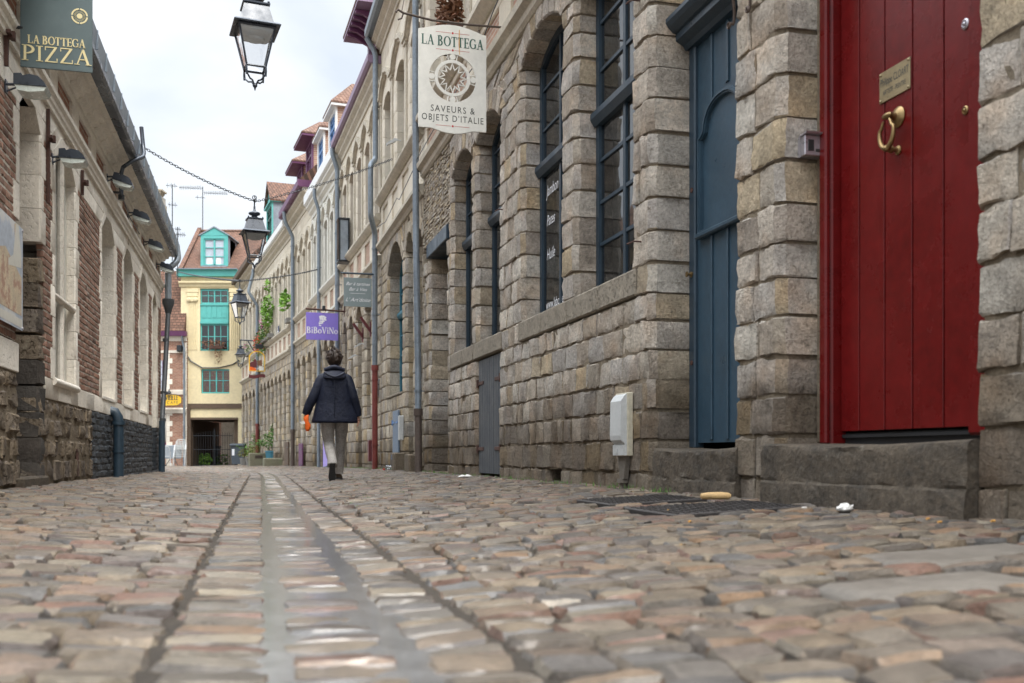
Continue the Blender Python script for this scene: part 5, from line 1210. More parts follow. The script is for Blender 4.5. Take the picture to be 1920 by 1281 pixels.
    q.build('dormer_walls', 'slate', g); q = MB(); q.box(-wd - .01, -wd + .15, .001, .05, za, zz); q.box(wd - .15, wd + .01, .001, .05, za, zz); q.box(-wd + .15, wd - .15, 0, .05, zz - .16, zz); q.prism([(-wd - .03, zz), (0, FZ(425)), (wd + .03, zz)], 'y', -.1, .06); q.build('dormer_frame', 'teal', g)
    o = dict(a=-wd + .15, b=wd - .15, z0=za + .1, zs=zz - .16); q = MB(); q.ribbon(outline(o, .04), .08, -.03, .02, closed=True); q.box(-.045, .045, -.03, .02, o['z0'], o['zs'])
    for k in (1, 2): z = o['z0'] + (o['zs'] - o['z0']) * k / 3; q.box(o['a'] + .05, o['b'] - .05, -.02, .012, z - .018, z + .018)
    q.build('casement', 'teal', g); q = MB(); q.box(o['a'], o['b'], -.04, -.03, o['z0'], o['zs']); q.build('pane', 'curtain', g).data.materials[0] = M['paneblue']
    q = MB(); q.box(-.32, -.08, -.028, -.022, za + .14, za + .52); q.box(.12, .42, -.028, -.022, za + .14, za + .52); q.build('window_cards', 'whitepaint', g)
    q = MB(); q.box(-wd + .05, wd - .05, .0, .1, za - .02, za + .09); q.build('dormer_sill', 'slate', g)
    q = MB(); q.prism([(-wd - .1, zz - .03), (-wd - .1, zz + .03), (0, FZ(425) + .07), (wd + .1, zz + .03), (wd + .1, zz - .03), (0, FZ(425))], 'y', -2.0, .10); q.build('dormer_roof', 'zincroof', g)
    return H, FX, FZ, Y
M['patch'] = mat('patterned_curtain', None, .9, brick=dict(w=.16, h=.14, c1=(.95,.42,.22), c2=(.98,.80,.30), mc=(.75,.16,.12), m=.02, scale=1.6), nscale=4, namt=.25)
M['paneblue'] = mat('pane_painted_sky_reflection', (.42,.47,.53), .15, nscale=2, namt=.2)  # pale blue base colour imitates reflected sky
YH, YX, YZ, YD = yellow_house()
def at(x, y, D): return Vector(((x - 960) / 1867 * D, D, .25 + (854 - y) / 1867 * D))

def cafe():
    Y = 51.4; S = 1867 / Y; FX = lambda x: (x - 960) / S; FZ = lambda y: .25 + (854 - y) / S
    H = root('cafe_building', 'brick and stone cafe building with plum eave beside the yellow house', 'building', (FX(350), Y, 0), pi)
    lx = lambda x: FX(350) - FX(x); zt = FZ(632)
    q = MB(); q.box(lx(350), lx(250), -4, 0, -.6, zt); q.build('wall', 'brickwall', H)
    q = MB()
    for k in range(24):
        z = -.4 + k * .27; e = .18 if k % 2 else .32
        for (xa, sg) in ((311.5, -1), (300, 1)):
            if FZ(735) < z < FZ(665) or z < FZ(772): 
                x = lx(xa); x0, x1 = (x - e, x) if sg < 0 else (x, x + e); q.box(min(x0, x1), max(x0, x1), -.02, .012, z, z + .262, bev=.006)
        q.box(lx(350), lx(350) + (.1 if k % 2 else .2), -.02, .010, z, z + .262, bev=.006)
    q.build('quoins', 'creamL', H)
    q = MB(); moulding(q, lx(350), lx(250), [(-.02, FZ(740)), (.03, FZ(740)), (.06, FZ(733)), (.06, FZ(731)), (-.02, FZ(731))]); moulding(q, lx(350), lx(250), [(-.02, FZ(775)), (.05, FZ(775)), (.09, FZ(768)), (-.02, FZ(764))]); moulding(q, lx(350), lx(250), [(-.02, FZ(640)), (.03, FZ(640)), (.10, FZ(634)), (.10, FZ(631)), (-.02, FZ(631))]); moulding(q, lx(350), lx(250), [(-.02, FZ(662)), (.03, FZ(662)), (.05, FZ(657)), (-.02, FZ(657))]); q.build('moulded_bands', 'creamL', H)
    q = MB(); moulding(q, lx(351), lx(250), [(-.02, FZ(631)), (.25, FZ(631)), (.30, FZ(622)), (-.02, FZ(622))]); q.build('eave_board', 'purple', H)
    q = MB(); q.prism([(.2, FZ(622)), (.2, FZ(621)), (-1.2, FZ(500)), (-4.2, FZ(500)), (-4.2, FZ(622))], 'x', lx(347), lx(250)); q.build('roof', 'tiles', H)
    for (y0, y1) in ((675, 731), (775, 838)):
        for xc in (305, 262):
            o = dict(a=lx(xc + 6), b=lx(xc - 6) , z0=FZ(y1), zs=FZ(y0)); w_ = window(H, o, .02, 'purple', 2, 4, bw=.05); q = MB(); q.box(o['a'] + .02, o['b'] - .02, -.02, .004, o['z0'] + .02, o['zs'] - .02); q.build('curtain', 'paneblue', w_)  # sheet behind each pane carries the sky reflection as colour
    path_pipe(H, [(lx(343.5), .2, FZ(630)), (lx(343.5), .1, FZ(642)), (lx(346.5), .1, FZ(655)), (lx(346.5), .1, -.4)], .055, 'zinc')
    q = MB(); q.box(lx(343), lx(334), .02, .25, FZ(660), FZ(648), bev=.02); q.box(lx(342), lx(335), .25, .27, FZ(659), FZ(650)); q.build('wall_light', 'iron', H)
    # hanging cafe sign
    Sg = root('cafe_sign', 'yellow oval cafe sign with dark lettering below the brick wall light', 'sign', (FX(322), Y - .35, FZ(751)), pi)
    w_, h_ = 22 / S, 10.5 / S; pts = []
    for k in range(40):
        t = 2 * pi * k / 40; c, s_ = cos(t), sin(t); px_ = w_ * (abs(c) ** .5) * (1 if c > 0 else -1); pz = h_ * (abs(s_) ** .5) * (1 if s_ > 0 else -1)
        if abs(c) > .93: px_ *= 1.05
        elif abs(c) > .75: px_ *= .93
        pts.append((px_, pz))
    q = MB(); q.prism(pts, 'y', 0, .04); q.build('board', 'signyellow', Sg)
    q = MB(); text(q, 'LA VIEILLE', .235, -w_ * .80 * -1, .0, .04, .045, 'serif', mirror=True, xs=.66); text(q, 'CAFE', .15, .12, -.2, .04, .045, 'bf', mirror=True, track=.3); q.build('lettering', 'letdark', Sg)
    q = MB(); q.ribbon(pts, .03, .03, .05, closed=True); q.build('rim', 'wood', Sg)
    q = MB(); q.tube([(.1, .0, h_ - .02), (.1, -.2, h_ + .25), (.1, -.36, h_ + .3)], .02, 8); q.lathe([(.10, 0), (.12, .05), (.05, .16)], (-.02, .1, h_ + .03), 10); q.build('bracket', 'iron', Sg)
cafe()

# chimneys and a distant house between the roofs
def chimneys():
    Y = 20.0; C = root('chimney', 'pale rendered chimney with moulded cap standing above the long zinc gutter', 'chimney', (at(296, 0, Y).x, Y, 0))
    q = MB(); z0, z1 = 4.35, at(0, 368, Y).z; q.box(-.10, .07, -.25, .25, z0, z1); q.build('stack', 'creamwood', C)
    q = MB(); q.lathe([(.085, z1), (.11, z1 + .03), (.12, z1 + .07), (.15, z1 + .08), (.15, z1 + .11)], (-.02, 0, 0), sq=True); q.box(.07, .14, -.12, .12, z1 - .30, z1 - .18); q.build('cap', 'moulding', C)
chimneys()
def antenna(x, ytop, ybot, D, arms, lab):
    A = root('roof_antenna', lab, 'antenna', tuple(at(x, ybot, D)), 0, 'television antennas on the far roofs'); S = D / 1867; h = (ybot - ytop) * S
    q = MB(); q.tube([(0, 0, -.6), (0, 0, h)], .022, 6); q.build('mast', 'iron', A)
    for (dy, x0, x1, n) in arms:
        q = MB(); z = h - dy * S; q.tube([(x0 * S, 0, z), (x1 * S, .1, z - (x1 - x0) * S * .03)], .014, 5)
        for k in range(n): u = (k + .5) / n; xx = (x0 + (x1 - x0) * u) * S; q.tube([(xx, -.22, z - .0), (xx, .22, z + .05)], .007, 4); q.tube([(xx, 0, z - .12), (xx, 0, z + .12)], .007, 4)
        q.build('aerial', 'iron', A)
antenna(380, 350, 410, 54, [(2, -44, -2, 13), (12, 2, 46, 13), (20, -14, 4, 2)], 'tall antenna with two long combs above the yellow house ridge')
antenna(323, 346, 480, 47, [(2, -12, 8, 3), (38, -8, 8, 3)], 'slim antenna with short bars left of the yellow house roof'); antenna(333, 426, 500, 47, [(4, -5, 5, 3), (14, -4, 14, 5)], 'shortest antenna low beside the zinc rainwater bend')

# ------------------------------------------------------------------ lanterns, chains, floodlights, signs
M['oldfunnel'] = mat('grimy_cast_funnel', (.15,.13,.105), .8, nscale=9, namt=.4)
M['blue2'] = mat('dark_blue_enamel', (.03,.05,.12), .4)
def lantern(lab, loc, rz=0.0, k=1.0, hook=True, name='street_lantern'):
    R = root(name, lab, 'lantern', loc, rz, 'street lanterns'); R.scale = (k, k, k)
    q = MB()                                             # local z=0 at the eaves of the lantern roof
    q.lathe([(.235, -.012), (.240, .0), (.225, .018), (.185, .035)], sq=True); q.lathe([(.175, .03), (.125, .225), (.14, .232), (.14, .248), (.10, .25), (.06, .27)], sq=True)
    o = q.build('roof', 'lampiron', R)
    q = MB(); q.lathe([(.055, .26), (.06, .285), (.045, .295), (.05, .305), (.095, .325), (.105, .345), (.095, .362), (.05, .375), (.03, .39), (.018, .42), (.018, .47)], n=20)
    for a in range(4): q.sphere((.13 * cos(pi / 4 + a * pi / 2) * 1.35, .13 * sin(pi / 4 + a * pi / 2) * 1.35, .262), .013, 8)
    q.build('finial', 'lampiron', R, smooth=True)
    q = MB(); T, B, z0, z1 = .185, .098, -.01, -.415
    for a in range(4):
        c, s = cos(pi / 4 + a * pi / 2) * sqrt(2), sin(pi / 4 + a * pi / 2) * sqrt(2)
        q.tube([(T * c, T * s, z0), (B * c, B * s, z1)], .0115, 6); q.tube([(B * c, B * s, z1 + .02), (B * c * 1.03, B * s * 1.03, z1 - .05), (B * c * 1.0, B * s, z1 - .10)], .011, 6)
        c2, s2 = cos(pi / 4 + (a + 1) * pi / 2) * sqrt(2), sin(pi / 4 + (a + 1) * pi / 2) * sqrt(2)
        q.tube([(T * c, T * s, -.02), (T * c2, T * s2, -.02)], .014, 6); q.tube([(B * c, B * s, z1), (B * c2, B * s2, z1)], .012, 6)
        q.tube([(B * c, B * s, z1 - .03), (B * c * .95, B * s * .95, z1 - .085), (B * c * .6, B * s * .6, z1 - .125), (B * c * .3, B * s * .3, z1 - .13), (B * c * .12, B * s * .12, z1 - .165)], .010, 6)
    q.sphere((0, 0, z1 - .175), .026, 10); q.lathe([(.004, z1 - .23), (.012, z1 - .2), (.018, z1 - .18)], n=8); q.build('frame', 'lampiron', R)
    q = MB()
    for a in range(4):
        c, s = cos(pi / 4 + a * pi / 2) * sqrt(2), sin(pi / 4 + a * pi / 2) * sqrt(2); c2, s2 = cos(pi / 4 + (a + 1) * pi / 2) * sqrt(2), sin(pi / 4 + (a + 1) * pi / 2) * sqrt(2); f = .985
        q.add([(T * c * f, T * s * f, -.02), (T * c2 * f, T * s2 * f, -.02), (B * c2 * f, B * s2 * f, z1), (B * c * f, B * s * f, z1)], [(0, 1, 2, 3)])
    q.build('pane', 'lampglass', R)
    q = MB(); q.lathe([(.165, -.015), (.165, -.05), (.13, -.085), (.10, -.10)], sq=True); q.sphere((0, 0, -.1), .08, 14, sc=(1.3, 1.3, .35)); q.build('reflector', 'plasticgrey', R, smooth=True)
    if hook: q = MB(); q.tube([(0, 0, .46), (0, 0, .60)], .012, 8); q.tube([(.035 * cos(t), 0, .63 + .035 * sin(t)) for t in [2 * pi * i / 16 for i in range(17)]], .008, 6); q.build('hook', 'iron', R)
    return R
def eave(x, y, D): return tuple(at(x, y, D))
L1 = lantern('large lantern hanging alone against the sky nearest the camera', eave(478, 56, 9.3), radians(22), .88)
L2 = lantern('lantern hanging on the long chain in front of the turquoise dormer house', eave(477, 437, 15.6), radians(24), .88)
L3 = lantern('lantern hanging in front of the yellow facade below the farther chain', eave(449.5, 568, 25.4), radians(40), .9)
def chain(name, lab, pts, link=.045, r=.0045, group='chains across the street'):
    """links run along a polyline"""
    q = MB(); P = [Vector(p) for p in pts]; cum = [0.0]
    for a, b in zip(P, P[1:]): cum.append(cum[-1] + (b - a).length)
    n = max(2, int(cum[-1] / (link * .78))); 
    for i in range(n):
        s = cum[-1] * (i + .5) / n; k = 0
        while k < len(cum) - 2 and cum[k + 1] < s: k += 1
        a, b = P[k], P[k + 1]; c = a + (b - a) * ((s - cum[k]) / max(1e-6, cum[k + 1] - cum[k])); d = (b - a).normalized(); u = d.cross(Vector((0, 0, 1)));
        if u.length < .1: u = Vector((1, 0, 0))
        u.normalize(); v = d.cross(u); e = u if i % 2 else v; w_ = link * .28; h = link * .5
        ring = [c + d * (h * cos(t)) + e * (w_ * sin(t)) for t in [2 * pi * j / 8 for j in range(9)]]; q.tube(ring, r, 5, 0, caps=False)
    o = q.build(name, 'iron', None, smooth=True); o.data.transform(Matrix.Translation(-P[0])); o.location = P[0]; tag(o, lab, 'chain', group); return o
def sagpts(a, b, sag, n=16):
    a, b = Vector(a), Vector(b); return [tuple(a + (b - a) * (i / n) - Vector((0, 0, sag * 4 * (i / n) * (1 - i / n)))) for i in range(n + 1)]
j2 = at(480, 378, 15.6)
lp = WL((20.5 - 13.95) * 1.0315, .36, at(262, 268, 13.9).z)
chain('chain', 'long iron chain across the street carrying the lantern at the middle', sagpts(lp, j2, .06) + sagpts(j2, W(1, 2.4, .14, 5.66), .05)[1:], link=.06, r=.005)
chain('chain', 'short chain dropping from the long chain to its lantern hook', [j2, tuple(Vector(eave(477, 437, 15.6)) + Vector((0, 0, .575)))], link=.05, r=.006)
j3 = at(449, 527, 25.4)
chain('chain', 'farther thin chain running from the yellow house to the blue dormer house', sagpts((YX(338), YD - .4, YZ(512)), j3, .05) + sagpts(j3, W(3, 3.28, .15, 5.75), .05)[1:], link=.07, r=.007)
chain('chain', 'tiny chain above the lantern before the yellow facade', [j3, tuple(Vector(eave(449.5, 568, 25.4)) + Vector((0, 0, .575)))], link=.05, r=.006)
chain('chain', 'chain leading up out of view from the nearest lantern', [tuple(Vector(eave(478, 56, 9.3)) + Vector((0, 0, .575))), tuple(Vector(eave(478, 56, 9.3)) + Vector((0, 0, 1.5)))], link=.05, r=.006)
# wall post on the left that carries the long chain
sL = (20.5 - 13.95) * 1.0315
Pn = root('chain_post', 'black bent iron post rising past the zinc gutter to hold the long chain', 'iron post', tuple(WL(sL + .35, 0, 3.8)), LRZ)
q = MB(); q.tube([(0, .14, -.0), (0, .14, .32), (0, .16, .40), (-.05, .26, .50), (-.2, .40, .62), (-.30, .40, .70), (-.35, .38, .86), (-.35, .36, 1.08)], .028, 10); q.build('bent_bar', 'lampiron', Pn, smooth=True)
q = MB(); q.tube([(0, .14, .02), (0, .14, -.05)], .042, 10); q.tube([(0, .14, .2), (0, .14, .24)], .042, 10)
for z in (.05, .22): q.box(-.02, .02, -.02, .14, z - .012, z + .012)
q.build('wall_clamps', 'iron', Pn)
# wall lantern bracket on the far drainpipe
Wb = W(5, frame(RN[5], RN[6])[1] - .05, .12, at(487, 640, 44.3).z); rzb = frame(RN[5], RN[6])[0]
L4 = root('wall_lantern', 'small lantern on a scrolled bracket fixed to the far grey drainpipe', 'lantern', tuple(Wb), rzb, 'street lanterns')
q = MB(); q.tube([(0, 0, .0), (0, .75, .02)], .03, 8); q.tube([(0, 0, -.5), (0, .18, -.4), (0, .4, -.02)], .025, 8); q.tube([(0, .0, .3), (0, .0, -.6)], .03, 8); q.tube([(0, .72, .02), (0, .72, -.16)], .02, 8); q.build('bracket', 'lampiron', L4)
tmp = lantern('x', (0, 0, 0), 0, 1.0, hook=False)
for ch in list(tmp.children): ch.parent = L4; ch.location = (0, .72, -.62); ch.scale = (1, 1, 1)
bpy.data.objects.remove(tmp)

def flood(name, lab, loc, rz, tilt, group, m='iron', k=1.0, small=False):
    R = root(name, lab, 'floodlight', loc, rz, group); R.scale = (k, k, k)
    g = MB(); hw = .16
    prof = [(.12, -.02), (.12, .115), (.21, .125), (.225, .095), (.30, .12), (.40, .105), (.47, .04), (.50, -.02)]
    g.prism(prof, 'x', -hw, hw); b = g.build('housing', m, R)
    g = MB(); g.prism([(.13, -.022), (.50, -.022), (.47, -.075), (.30, -.10), (.16, -.085)], 'x', -hw + .01, hw - .01); c = g.build('glass_cover', 'floodglass', R)
    g = MB(); g.tube([(0, .0, .02), (0, .14, .03)], .018, 8); g.box(-.05, .05, -.005, .012, -.09, .07); g.tube([(0, .0, -.07), (0, .14, .0)], .012, 8); a = g.build('arm', m, R)
    for o in (b, c): o.rotation_euler = (tilt, 0, 0)
    return R
FG = 'floodlights along the left gutter'
labs = ['black floodlight nearest the camera just below the green pizza sign', 'black floodlight above the pale tall mullioned window', 'first thin floodlight on the brick frieze, under the bent chain post', 'floodlight on the frieze past the chain post, second along it', 'third frieze floodlight, last but one before the zinc rainwater bend', 'farthest frieze floodlight touching the zinc rainwater bend']
for i, (D, z, tl, kk) in enumerate([(8.0, 3.22, 0, .64), (9.78, 3.17, 0, .64), (13.3, 3.96, -.28, .7), (15.4, 3.99, -.28, .7), (17.5, 3.99, -.28, .7), (19.6, 4.0, -.3, .7)]):
    flood('floodlight', labs[i], tuple(WL((20.5 - D) * 1.0315, .004 if z < 3.5 else .0, z)), LRZ, tl, FG, 'lampiron', kk)
def wall_frame(seg): return frame(RN[seg], RN[seg + 1])[0]
def small_flood(lab, p, rz, rot, grp, k=.45):
    R = root('spotlight', lab, 'spotlight', p, rz, grp); q = MB(); q.tube([(0, 0, 0), (0, .12, .02), (.0, .18, .0)], .02, 8); q.sphere((0, .14, .02), .04, 8); q.build('arm', 'plasticgrey', R)
    q = MB(); q.prism([(.16, .03), (.24, .06), (.52, -.14), (.50, -.20), (.18, -.04)], 'x', -.10, .10); q.build('housing', 'plasticgrey', R); R.scale = (k, k, k); return R
SG = 'small white spotlights'
small_flood('white spotlight left of the cut-out sun sign', tuple(W(1, 1.5, .12, 5.72)), wall_frame(1), 0, SG, .5)
small_flood('white spotlight hanging lower, right of the walking person', tuple(W(2, 2.5, .1, 2.55)), wall_frame(2), 0, SG, .42)
small_flood('white spotlight nearer the red iron pipe, slightly higher', tuple(W(2, 1.6, .1, 2.72)), wall_frame(2), 0, SG, .42)
small_flood('white spotlight at the top edge above the sun sign', tuple(W(0, 9.7, .12, 5.32)), wall_frame(0), 0, SG, .5)

# ---- signs. local frame: x along the sign, z up, readable side faces -y (towards the camera)
def sign_root(name, lab, cat, anchor, rz, grp=None): return root(name, lab, cat, tuple(anchor), rz, grp)
def perp(seg): return frame(RN[seg], RN[seg + 1])[0] + pi / 2        # x axis points out into the street
# white cut-out sign
rz0 = wall_frame(0)
s_ = (11.19 - 1.5) * 1.0375; A = W(0, s_, 0, 5.06)
S1 = root('hanging_sign', 'white enamel shop sign with cut-out sun, LA BOTTEGA in green', 'sign', tuple(A), rz0 + pi / 2, 'hanging shop signs')
# root x -> outwards from the wall; seen from the camera that is leftwards, so text is mirrored
def sgn_text(mb, t_, size, cx, z, font, xs=1.0, m=0, y=-.0135, **k):
    text(mb, t_, size, cx, z, .0 - .012, y, font, mirror=False, align='c', xs=xs, m=m, **k)
S1.rotation_euler = (0, 0, rz0 - pi / 2)                              # x -> towards the wall, -y -> towards the camera
w0, w1 = -.955, -.19; cx = (w0 + w1) / 2; zb, zt = -1.20, -.12; cz = -.63; R = .265
q = MB(); N_ = 48
def edge(t):                                                          # outer outline of the plate by angle
    c, s = cos(t), sin(t); hw = (w1 - w0) / 2; k = 1e9
    if abs(c) > 1e-6: k = min(k, hw / abs(c))
    top = zt - cz; bot = cz - zb
    if s > 1e-6: k = min(k, top / s)
    if s < -1e-6: k = min(k, bot / -s)
    x, z = cx + c * k, cz + s * k
    if s * k > top - .001: z += .075 * max(0, cos((x - cx) / hw * pi / 2 / .93)) if abs((x - cx) / hw) < .93 else 0
    if -s * k > bot - .001: z -= .045 * max(0, cos((x - cx) / hw * pi / 2 / .62)) if abs((x - cx) / hw) < .62 else 0
    return x, z
angs = sorted([2 * pi * i / 96 for i in range(96)] + [atan2(zt - cz, (w1 - w0) / 2), pi - atan2(zt - cz, (w1 - w0) / 2), -atan2(cz - zb, (w1 - w0) / 2) + 2 * pi, pi + atan2(cz - zb, (w1 - w0) / 2)])
V = []
for y in (-.012, .012):
    for t in angs: V.append((cx + R * cos(t), y, cz + R * sin(t))); x, z = edge(t); V.append((x, y, z))
n = len(angs); F = []
for i in range(n):
    j = (i + 1) % n; F += [(2 * i, 2 * i + 1, 2 * j + 1, 2 * j), (2 * n + 2 * i, 2 * n + 2 * j, 2 * n + 2 * j + 1, 2 * n + 2 * i + 1), (2 * i, 2 * j, 2 * n + 2 * j, 2 * n + 2 * i), (2 * i + 1, 2 * n + 2 * i + 1, 2 * n + 2 * j + 1, 2 * j + 1)]
q.add(V, F); q.build('plate', 'signwhite', S1)
q = MB(); circ = lambda r, k=48: [(cx + r * cos(2 * pi * i / k), cz + r * sin(2 * pi * i / k)) for i in range(k)]
q.ribbon(circ(.185), .034, -.010, .010, closed=True)
for a in range(4): q.disc(cx + .235 * cos(a * pi / 2), cz + .235 * sin(a * pi / 2), .033, -.011, .011, 16)
pts = []
for k in range(48): r = (.165, .118, .090, .112)[k % 4]; t = 2 * pi * k / 48 + (.035 if k % 4 == 0 else 0); pts.append((cx + r * cos(t), cz + r * sin(t)))
q.ribbon(pts, .011, -.009, .009, closed=True)
for a in range(4):
    for b_ in (-.22, .22): t = a * pi / 2 + b_; q.ribbon([(cx + .198 * cos(t), cz + .198 * sin(t)), (cx + .268 * cos(t), cz + .268 * sin(t))], .008, -.008, .008)
q.build('sun_ornament', 'signwhite', S1)
q = MB(); sgn_text(q, 'LA BOTTEGA', .110, cx, -.285, 'serif', xs=.82, track=.05); q.build('lettering', 'letgreen', S1)
q = MB(); sgn_text(q, 'SAVEURS &', .073, cx, -1.015, 'bf', xs=.86, track=.22); sgn_text(q, "OBJETS D'ITALIE", .073, cx, -1.115, 'bf', xs=.80, track=.22); q.build('lettering', 'letdark', S1)
q = MB()
for z, hw in ((-.135, .19), (-.325, .19), (-1.165, .19)):
    q.disc(cx, z, .012, -.0135, -.011, 14); q.box(cx - hw, cx - .02, -.013, -.011, z - .002, z + .002); q.box(cx + .02, cx + hw, -.013, -.011, z - .002, z + .002)
q.build('red_ornaments', 'reddot', S1)
q = MB(); q.ribbon([(cx + .075, -.09), (cx + .072, -.25), (cx + .078, -.365)], [.008, .012, .006], -.0142, -.0125); q.build('rust_streak', 'rustrun', S1)
q = MB(); q.tube([(0, 0, .0), (-.4, 0, -.015), (-.8, 0, -.012), (-1.12, 0, .03), (-1.18, 0, .06), (-1.2, 0, .03)], .013, 8); q.tube([(-1.12, 0, .03), (-1.14, 0, -.03), (-1.18, 0, -.05)], .010, 6)
for x in (-.27, -.90): q.tube([(x, 0, -.005), (x, 0, -.13)], .005, 6); q.tube([(x + .013 * cos(t), 0, -.08 + .02 * sin(t)) for t in [2 * pi * i / 10 for i in range(11)]], .004, 5)
q.tube([(-1.14, 0, .04), (-1.05, -.02, .5), (-.4, .05, 1.0)], .004, 5); q.build('bracket', 'castiron', S1)
# green pizza sign on the left wall
D0 = 8.05; sl = (20.5 - D0) * 1.0315; A = WL(sl, 0, at(0, 54, D0).z + .02)
S2 = root('hanging_sign', 'slate green sign reading LA BOTTEGA PIZZA in gold by the left wall', 'sign', tuple(A), LRZ + pi / 2, 'hanging shop signs')
x0, x1 = .10, .645; cx2 = (x0 + x1) / 2; zb2 = at(0, 123, D0).z - A.z; zt2 = zb2 + .95
q = MB(); q.box(x0, x1, -.008, .008, zb2, zt2, bev=.002); q.build('board', 'signgreen', S2)
q = MB(); sgn_text(q, 'LA BOTTEGA', .068, cx2, zb2 + .195, 'serif', xs=.88, y=-.0095); sgn_text(q, 'PIZZA', .125, cx2, zb2 + .055, 'serif', xs=1.22, y=-.0095, track=.02)
c3, c4, r3 = cx2 + .175, zb2 + .455, .058
q.ribbon([(c3 + r3 * cos(2 * pi * i / 40), c4 + r3 * sin(2 * pi * i / 40)) for i in range(40)], .012, -.010, -.008, closed=True)
pts = [(c3 + (.047 if k % 2 else .030) * cos(2 * pi * k / 44), c4 + (.047 if k % 2 else .030) * sin(2 * pi * k / 44)) for k in range(44)]; q.ribbon(pts, .0035, -.0102, -.008, closed=True)
q.disc(c3, c4, .022, -.0098, -.008, 20); q.build('lettering', 'gold', S2)
q = MB(); 
for a in range(4): t = a * pi / 2; q.ribbon([(c3 + .05 * cos(t), c4 + .05 * sin(t)), (c3 + .068 * cos(t), c4 + .068 * sin(t))], .008, -.0106, -.009)
q.build('emblem_gaps', 'signgreen', S2)
q = MB(); q.tube([(0, 0, .0), (x0 + .02, 0, .0)], .014, 8); q.box(-.004, .012, -.03, .03, -.12, .12); q.build('bracket', 'iron', S2)
# grey green bar sign
seg = 1; Lx = frame(RN[1], RN[2])[1]; A = W(1, Lx - .05, .13, at(0, 516, 20.6).z)
S3 = root('hanging_sign', 'grey green square sign with white script for a wine bar', 'sign', tuple(A), wall_frame(1) - pi / 2, 'hanging shop signs')
q = MB(); q.tube([(.02, 0, 0), (-.70, 0, .0)], .02, 8)
for x in (-.14, -.55): q.tube([(x, 0, 0), (x, 0, -.09)], .006, 6)
q.build('bracket', 'navy', S3); q = MB(); q.box(-.64, -.07, -.008, .008, -.68, -.09, bev=.002); q.build('board', 'signgrey', S3)
q = MB(); sgn_text(q, 'Bar à tartines', .068, -.36, -.245, 'bf', xs=.95, italic=.45, y=-.0095); sgn_text(q, 'Bar à Vins', .068, -.36, -.355, 'bf', xs=.95, italic=.45, y=-.0095); sgn_text(q, "L' Art'doise", .078, -.36, -.575, 'bf', xs=1.0, italic=.45, y=-.0095); q.box(-.51, -.20, -.0095, -.008, -.412, -.406)
q.build('lettering', 'letwhite', S3)
# violet wine shop sign
A = W(2, 5.45, 0, at(0, 583, 25.9).z); S4 = root('hanging_sign', 'violet square sign with white grape emblem, reading BiBoViNo', 'sign', tuple(A), wall_frame(2) - pi / 2, 'hanging shop signs')
q = MB(); q.tube([(.0, 0, -.03), (-1.0, 0, .0)], .025, 8); q.box(-.02, .01, -.05, .05, -.16, .10)
for x in (-.30, -.85): q.tube([(x, 0, 0), (x, 0, -.10)], .006, 6)
q.build('bracket', 'rust', S4)
q = MB(); q.box(-.58, -.50, -.06, .06, -.02, .09, bev=.01); q.build('spotlight', 'iron', S4)
q = MB(); q.box(-.99, -.17, -.008, .008, -.79, -.09, bev=.002); q.build('board', 'signpurple', S4)
q = MB(); sgn_text(q, 'BiBoViNo', .165, -.58, -.625, 'serif', xs=.97, y=-.0095); q.build('lettering', 'letwhite', S4); q = MB()
R7 = random.Random(5)
for (gx, gz, rr) in [(-.63, -.20, .04), (-.59, -.19, .045), (-.54, -.19, .04), (-.50, -.21, .035), (-.62, -.25, .035), (-.57, -.25, .04), (-.52, -.25, .035), (-.49, -.27, .028), (-.63, -.31, .03), (-.58, -.31, .035), (-.54, -.30, .03), (-.65, -.36, .028), (-.61, -.36, .03), (-.57, -.35, .025), (-.65, -.41, .022), (-.62, -.42, .02)]:
    q.disc(gx, gz, rr * .78, -.0098 - R7.random() * .0006, -.008, 9)
q.build('grape_emblem', 'letwhite', S4)
# painted grape sign further along
A = W(5, 5.9, 0, at(0, 655, 41.4).z); S5 = root('hanging_sign', 'arched yellow framed cut-out sign of wine and grapes with maroon banner', 'sign', tuple(A), wall_frame(5) - pi / 2, 'hanging shop signs')
wv, x0 = .62, -.80; zt5 = -.08; pts = [(x0, zt5 - .83)]
for k in range(13): t = pi - pi * k / 12; pts.append((x0 + wv / 2 + wv / 2 * cos(t), zt5 - .28 + .26 * sin(t)))
pts.append((x0 + wv, zt5 - .83))
q = MB(); q.ribbon(pts, .04, -.02, .02, closed=True); q.build('arched_frame', 'signyellow', S5)
def blob(pts_, m, nm, y=.012): b_ = MB(); b_.prism([(x0 + a, zt5 + c) for a, c in pts_], 'y', -y, y); return b_.build(nm, m, S5)
blob([(.02, -.50), (.02, -.70), (.2, -.70), (.2, -.48), (.12, -.44)], 'maroon', 'grape_bunch', .014); blob([(.18, -.34), (.26, -.34), (.30, -.42), (.30, -.70), (.15, -.70), (.15, -.44)], 'maroon', 'bottle', .018); blob([(.32, -.40), (.50, -.37), (.52, -.62), (.32, -.60)], 'leafbrown', 'barrel', .013)
blob([(.01, -.66), (.14, -.68), (.28, -.74), (.26, -.82), (.01, -.82)], 'orange', 'cheese_wedge', .02); blob([(.40, -.66), (.58, -.66), (.58, -.81), (.40, -.81)], 'signwhite', 'label_card', .02)
b_ = MB(); b_.leaves((x0 + .46, 0, zt5 - .12), .13, 40, .03, sq=(1.2, .15, .8)); b_.leaves((x0 + .22, 0, zt5 - .38), .1, 26, .03, sq=(1.2, .15, .5)); b_.leaves((x0 + .57, 0, zt5 - .5), .1, 20, .03, sq=(.3, .15, 1.2)); b_.build('vine_leaves', 'leafbright', S5)
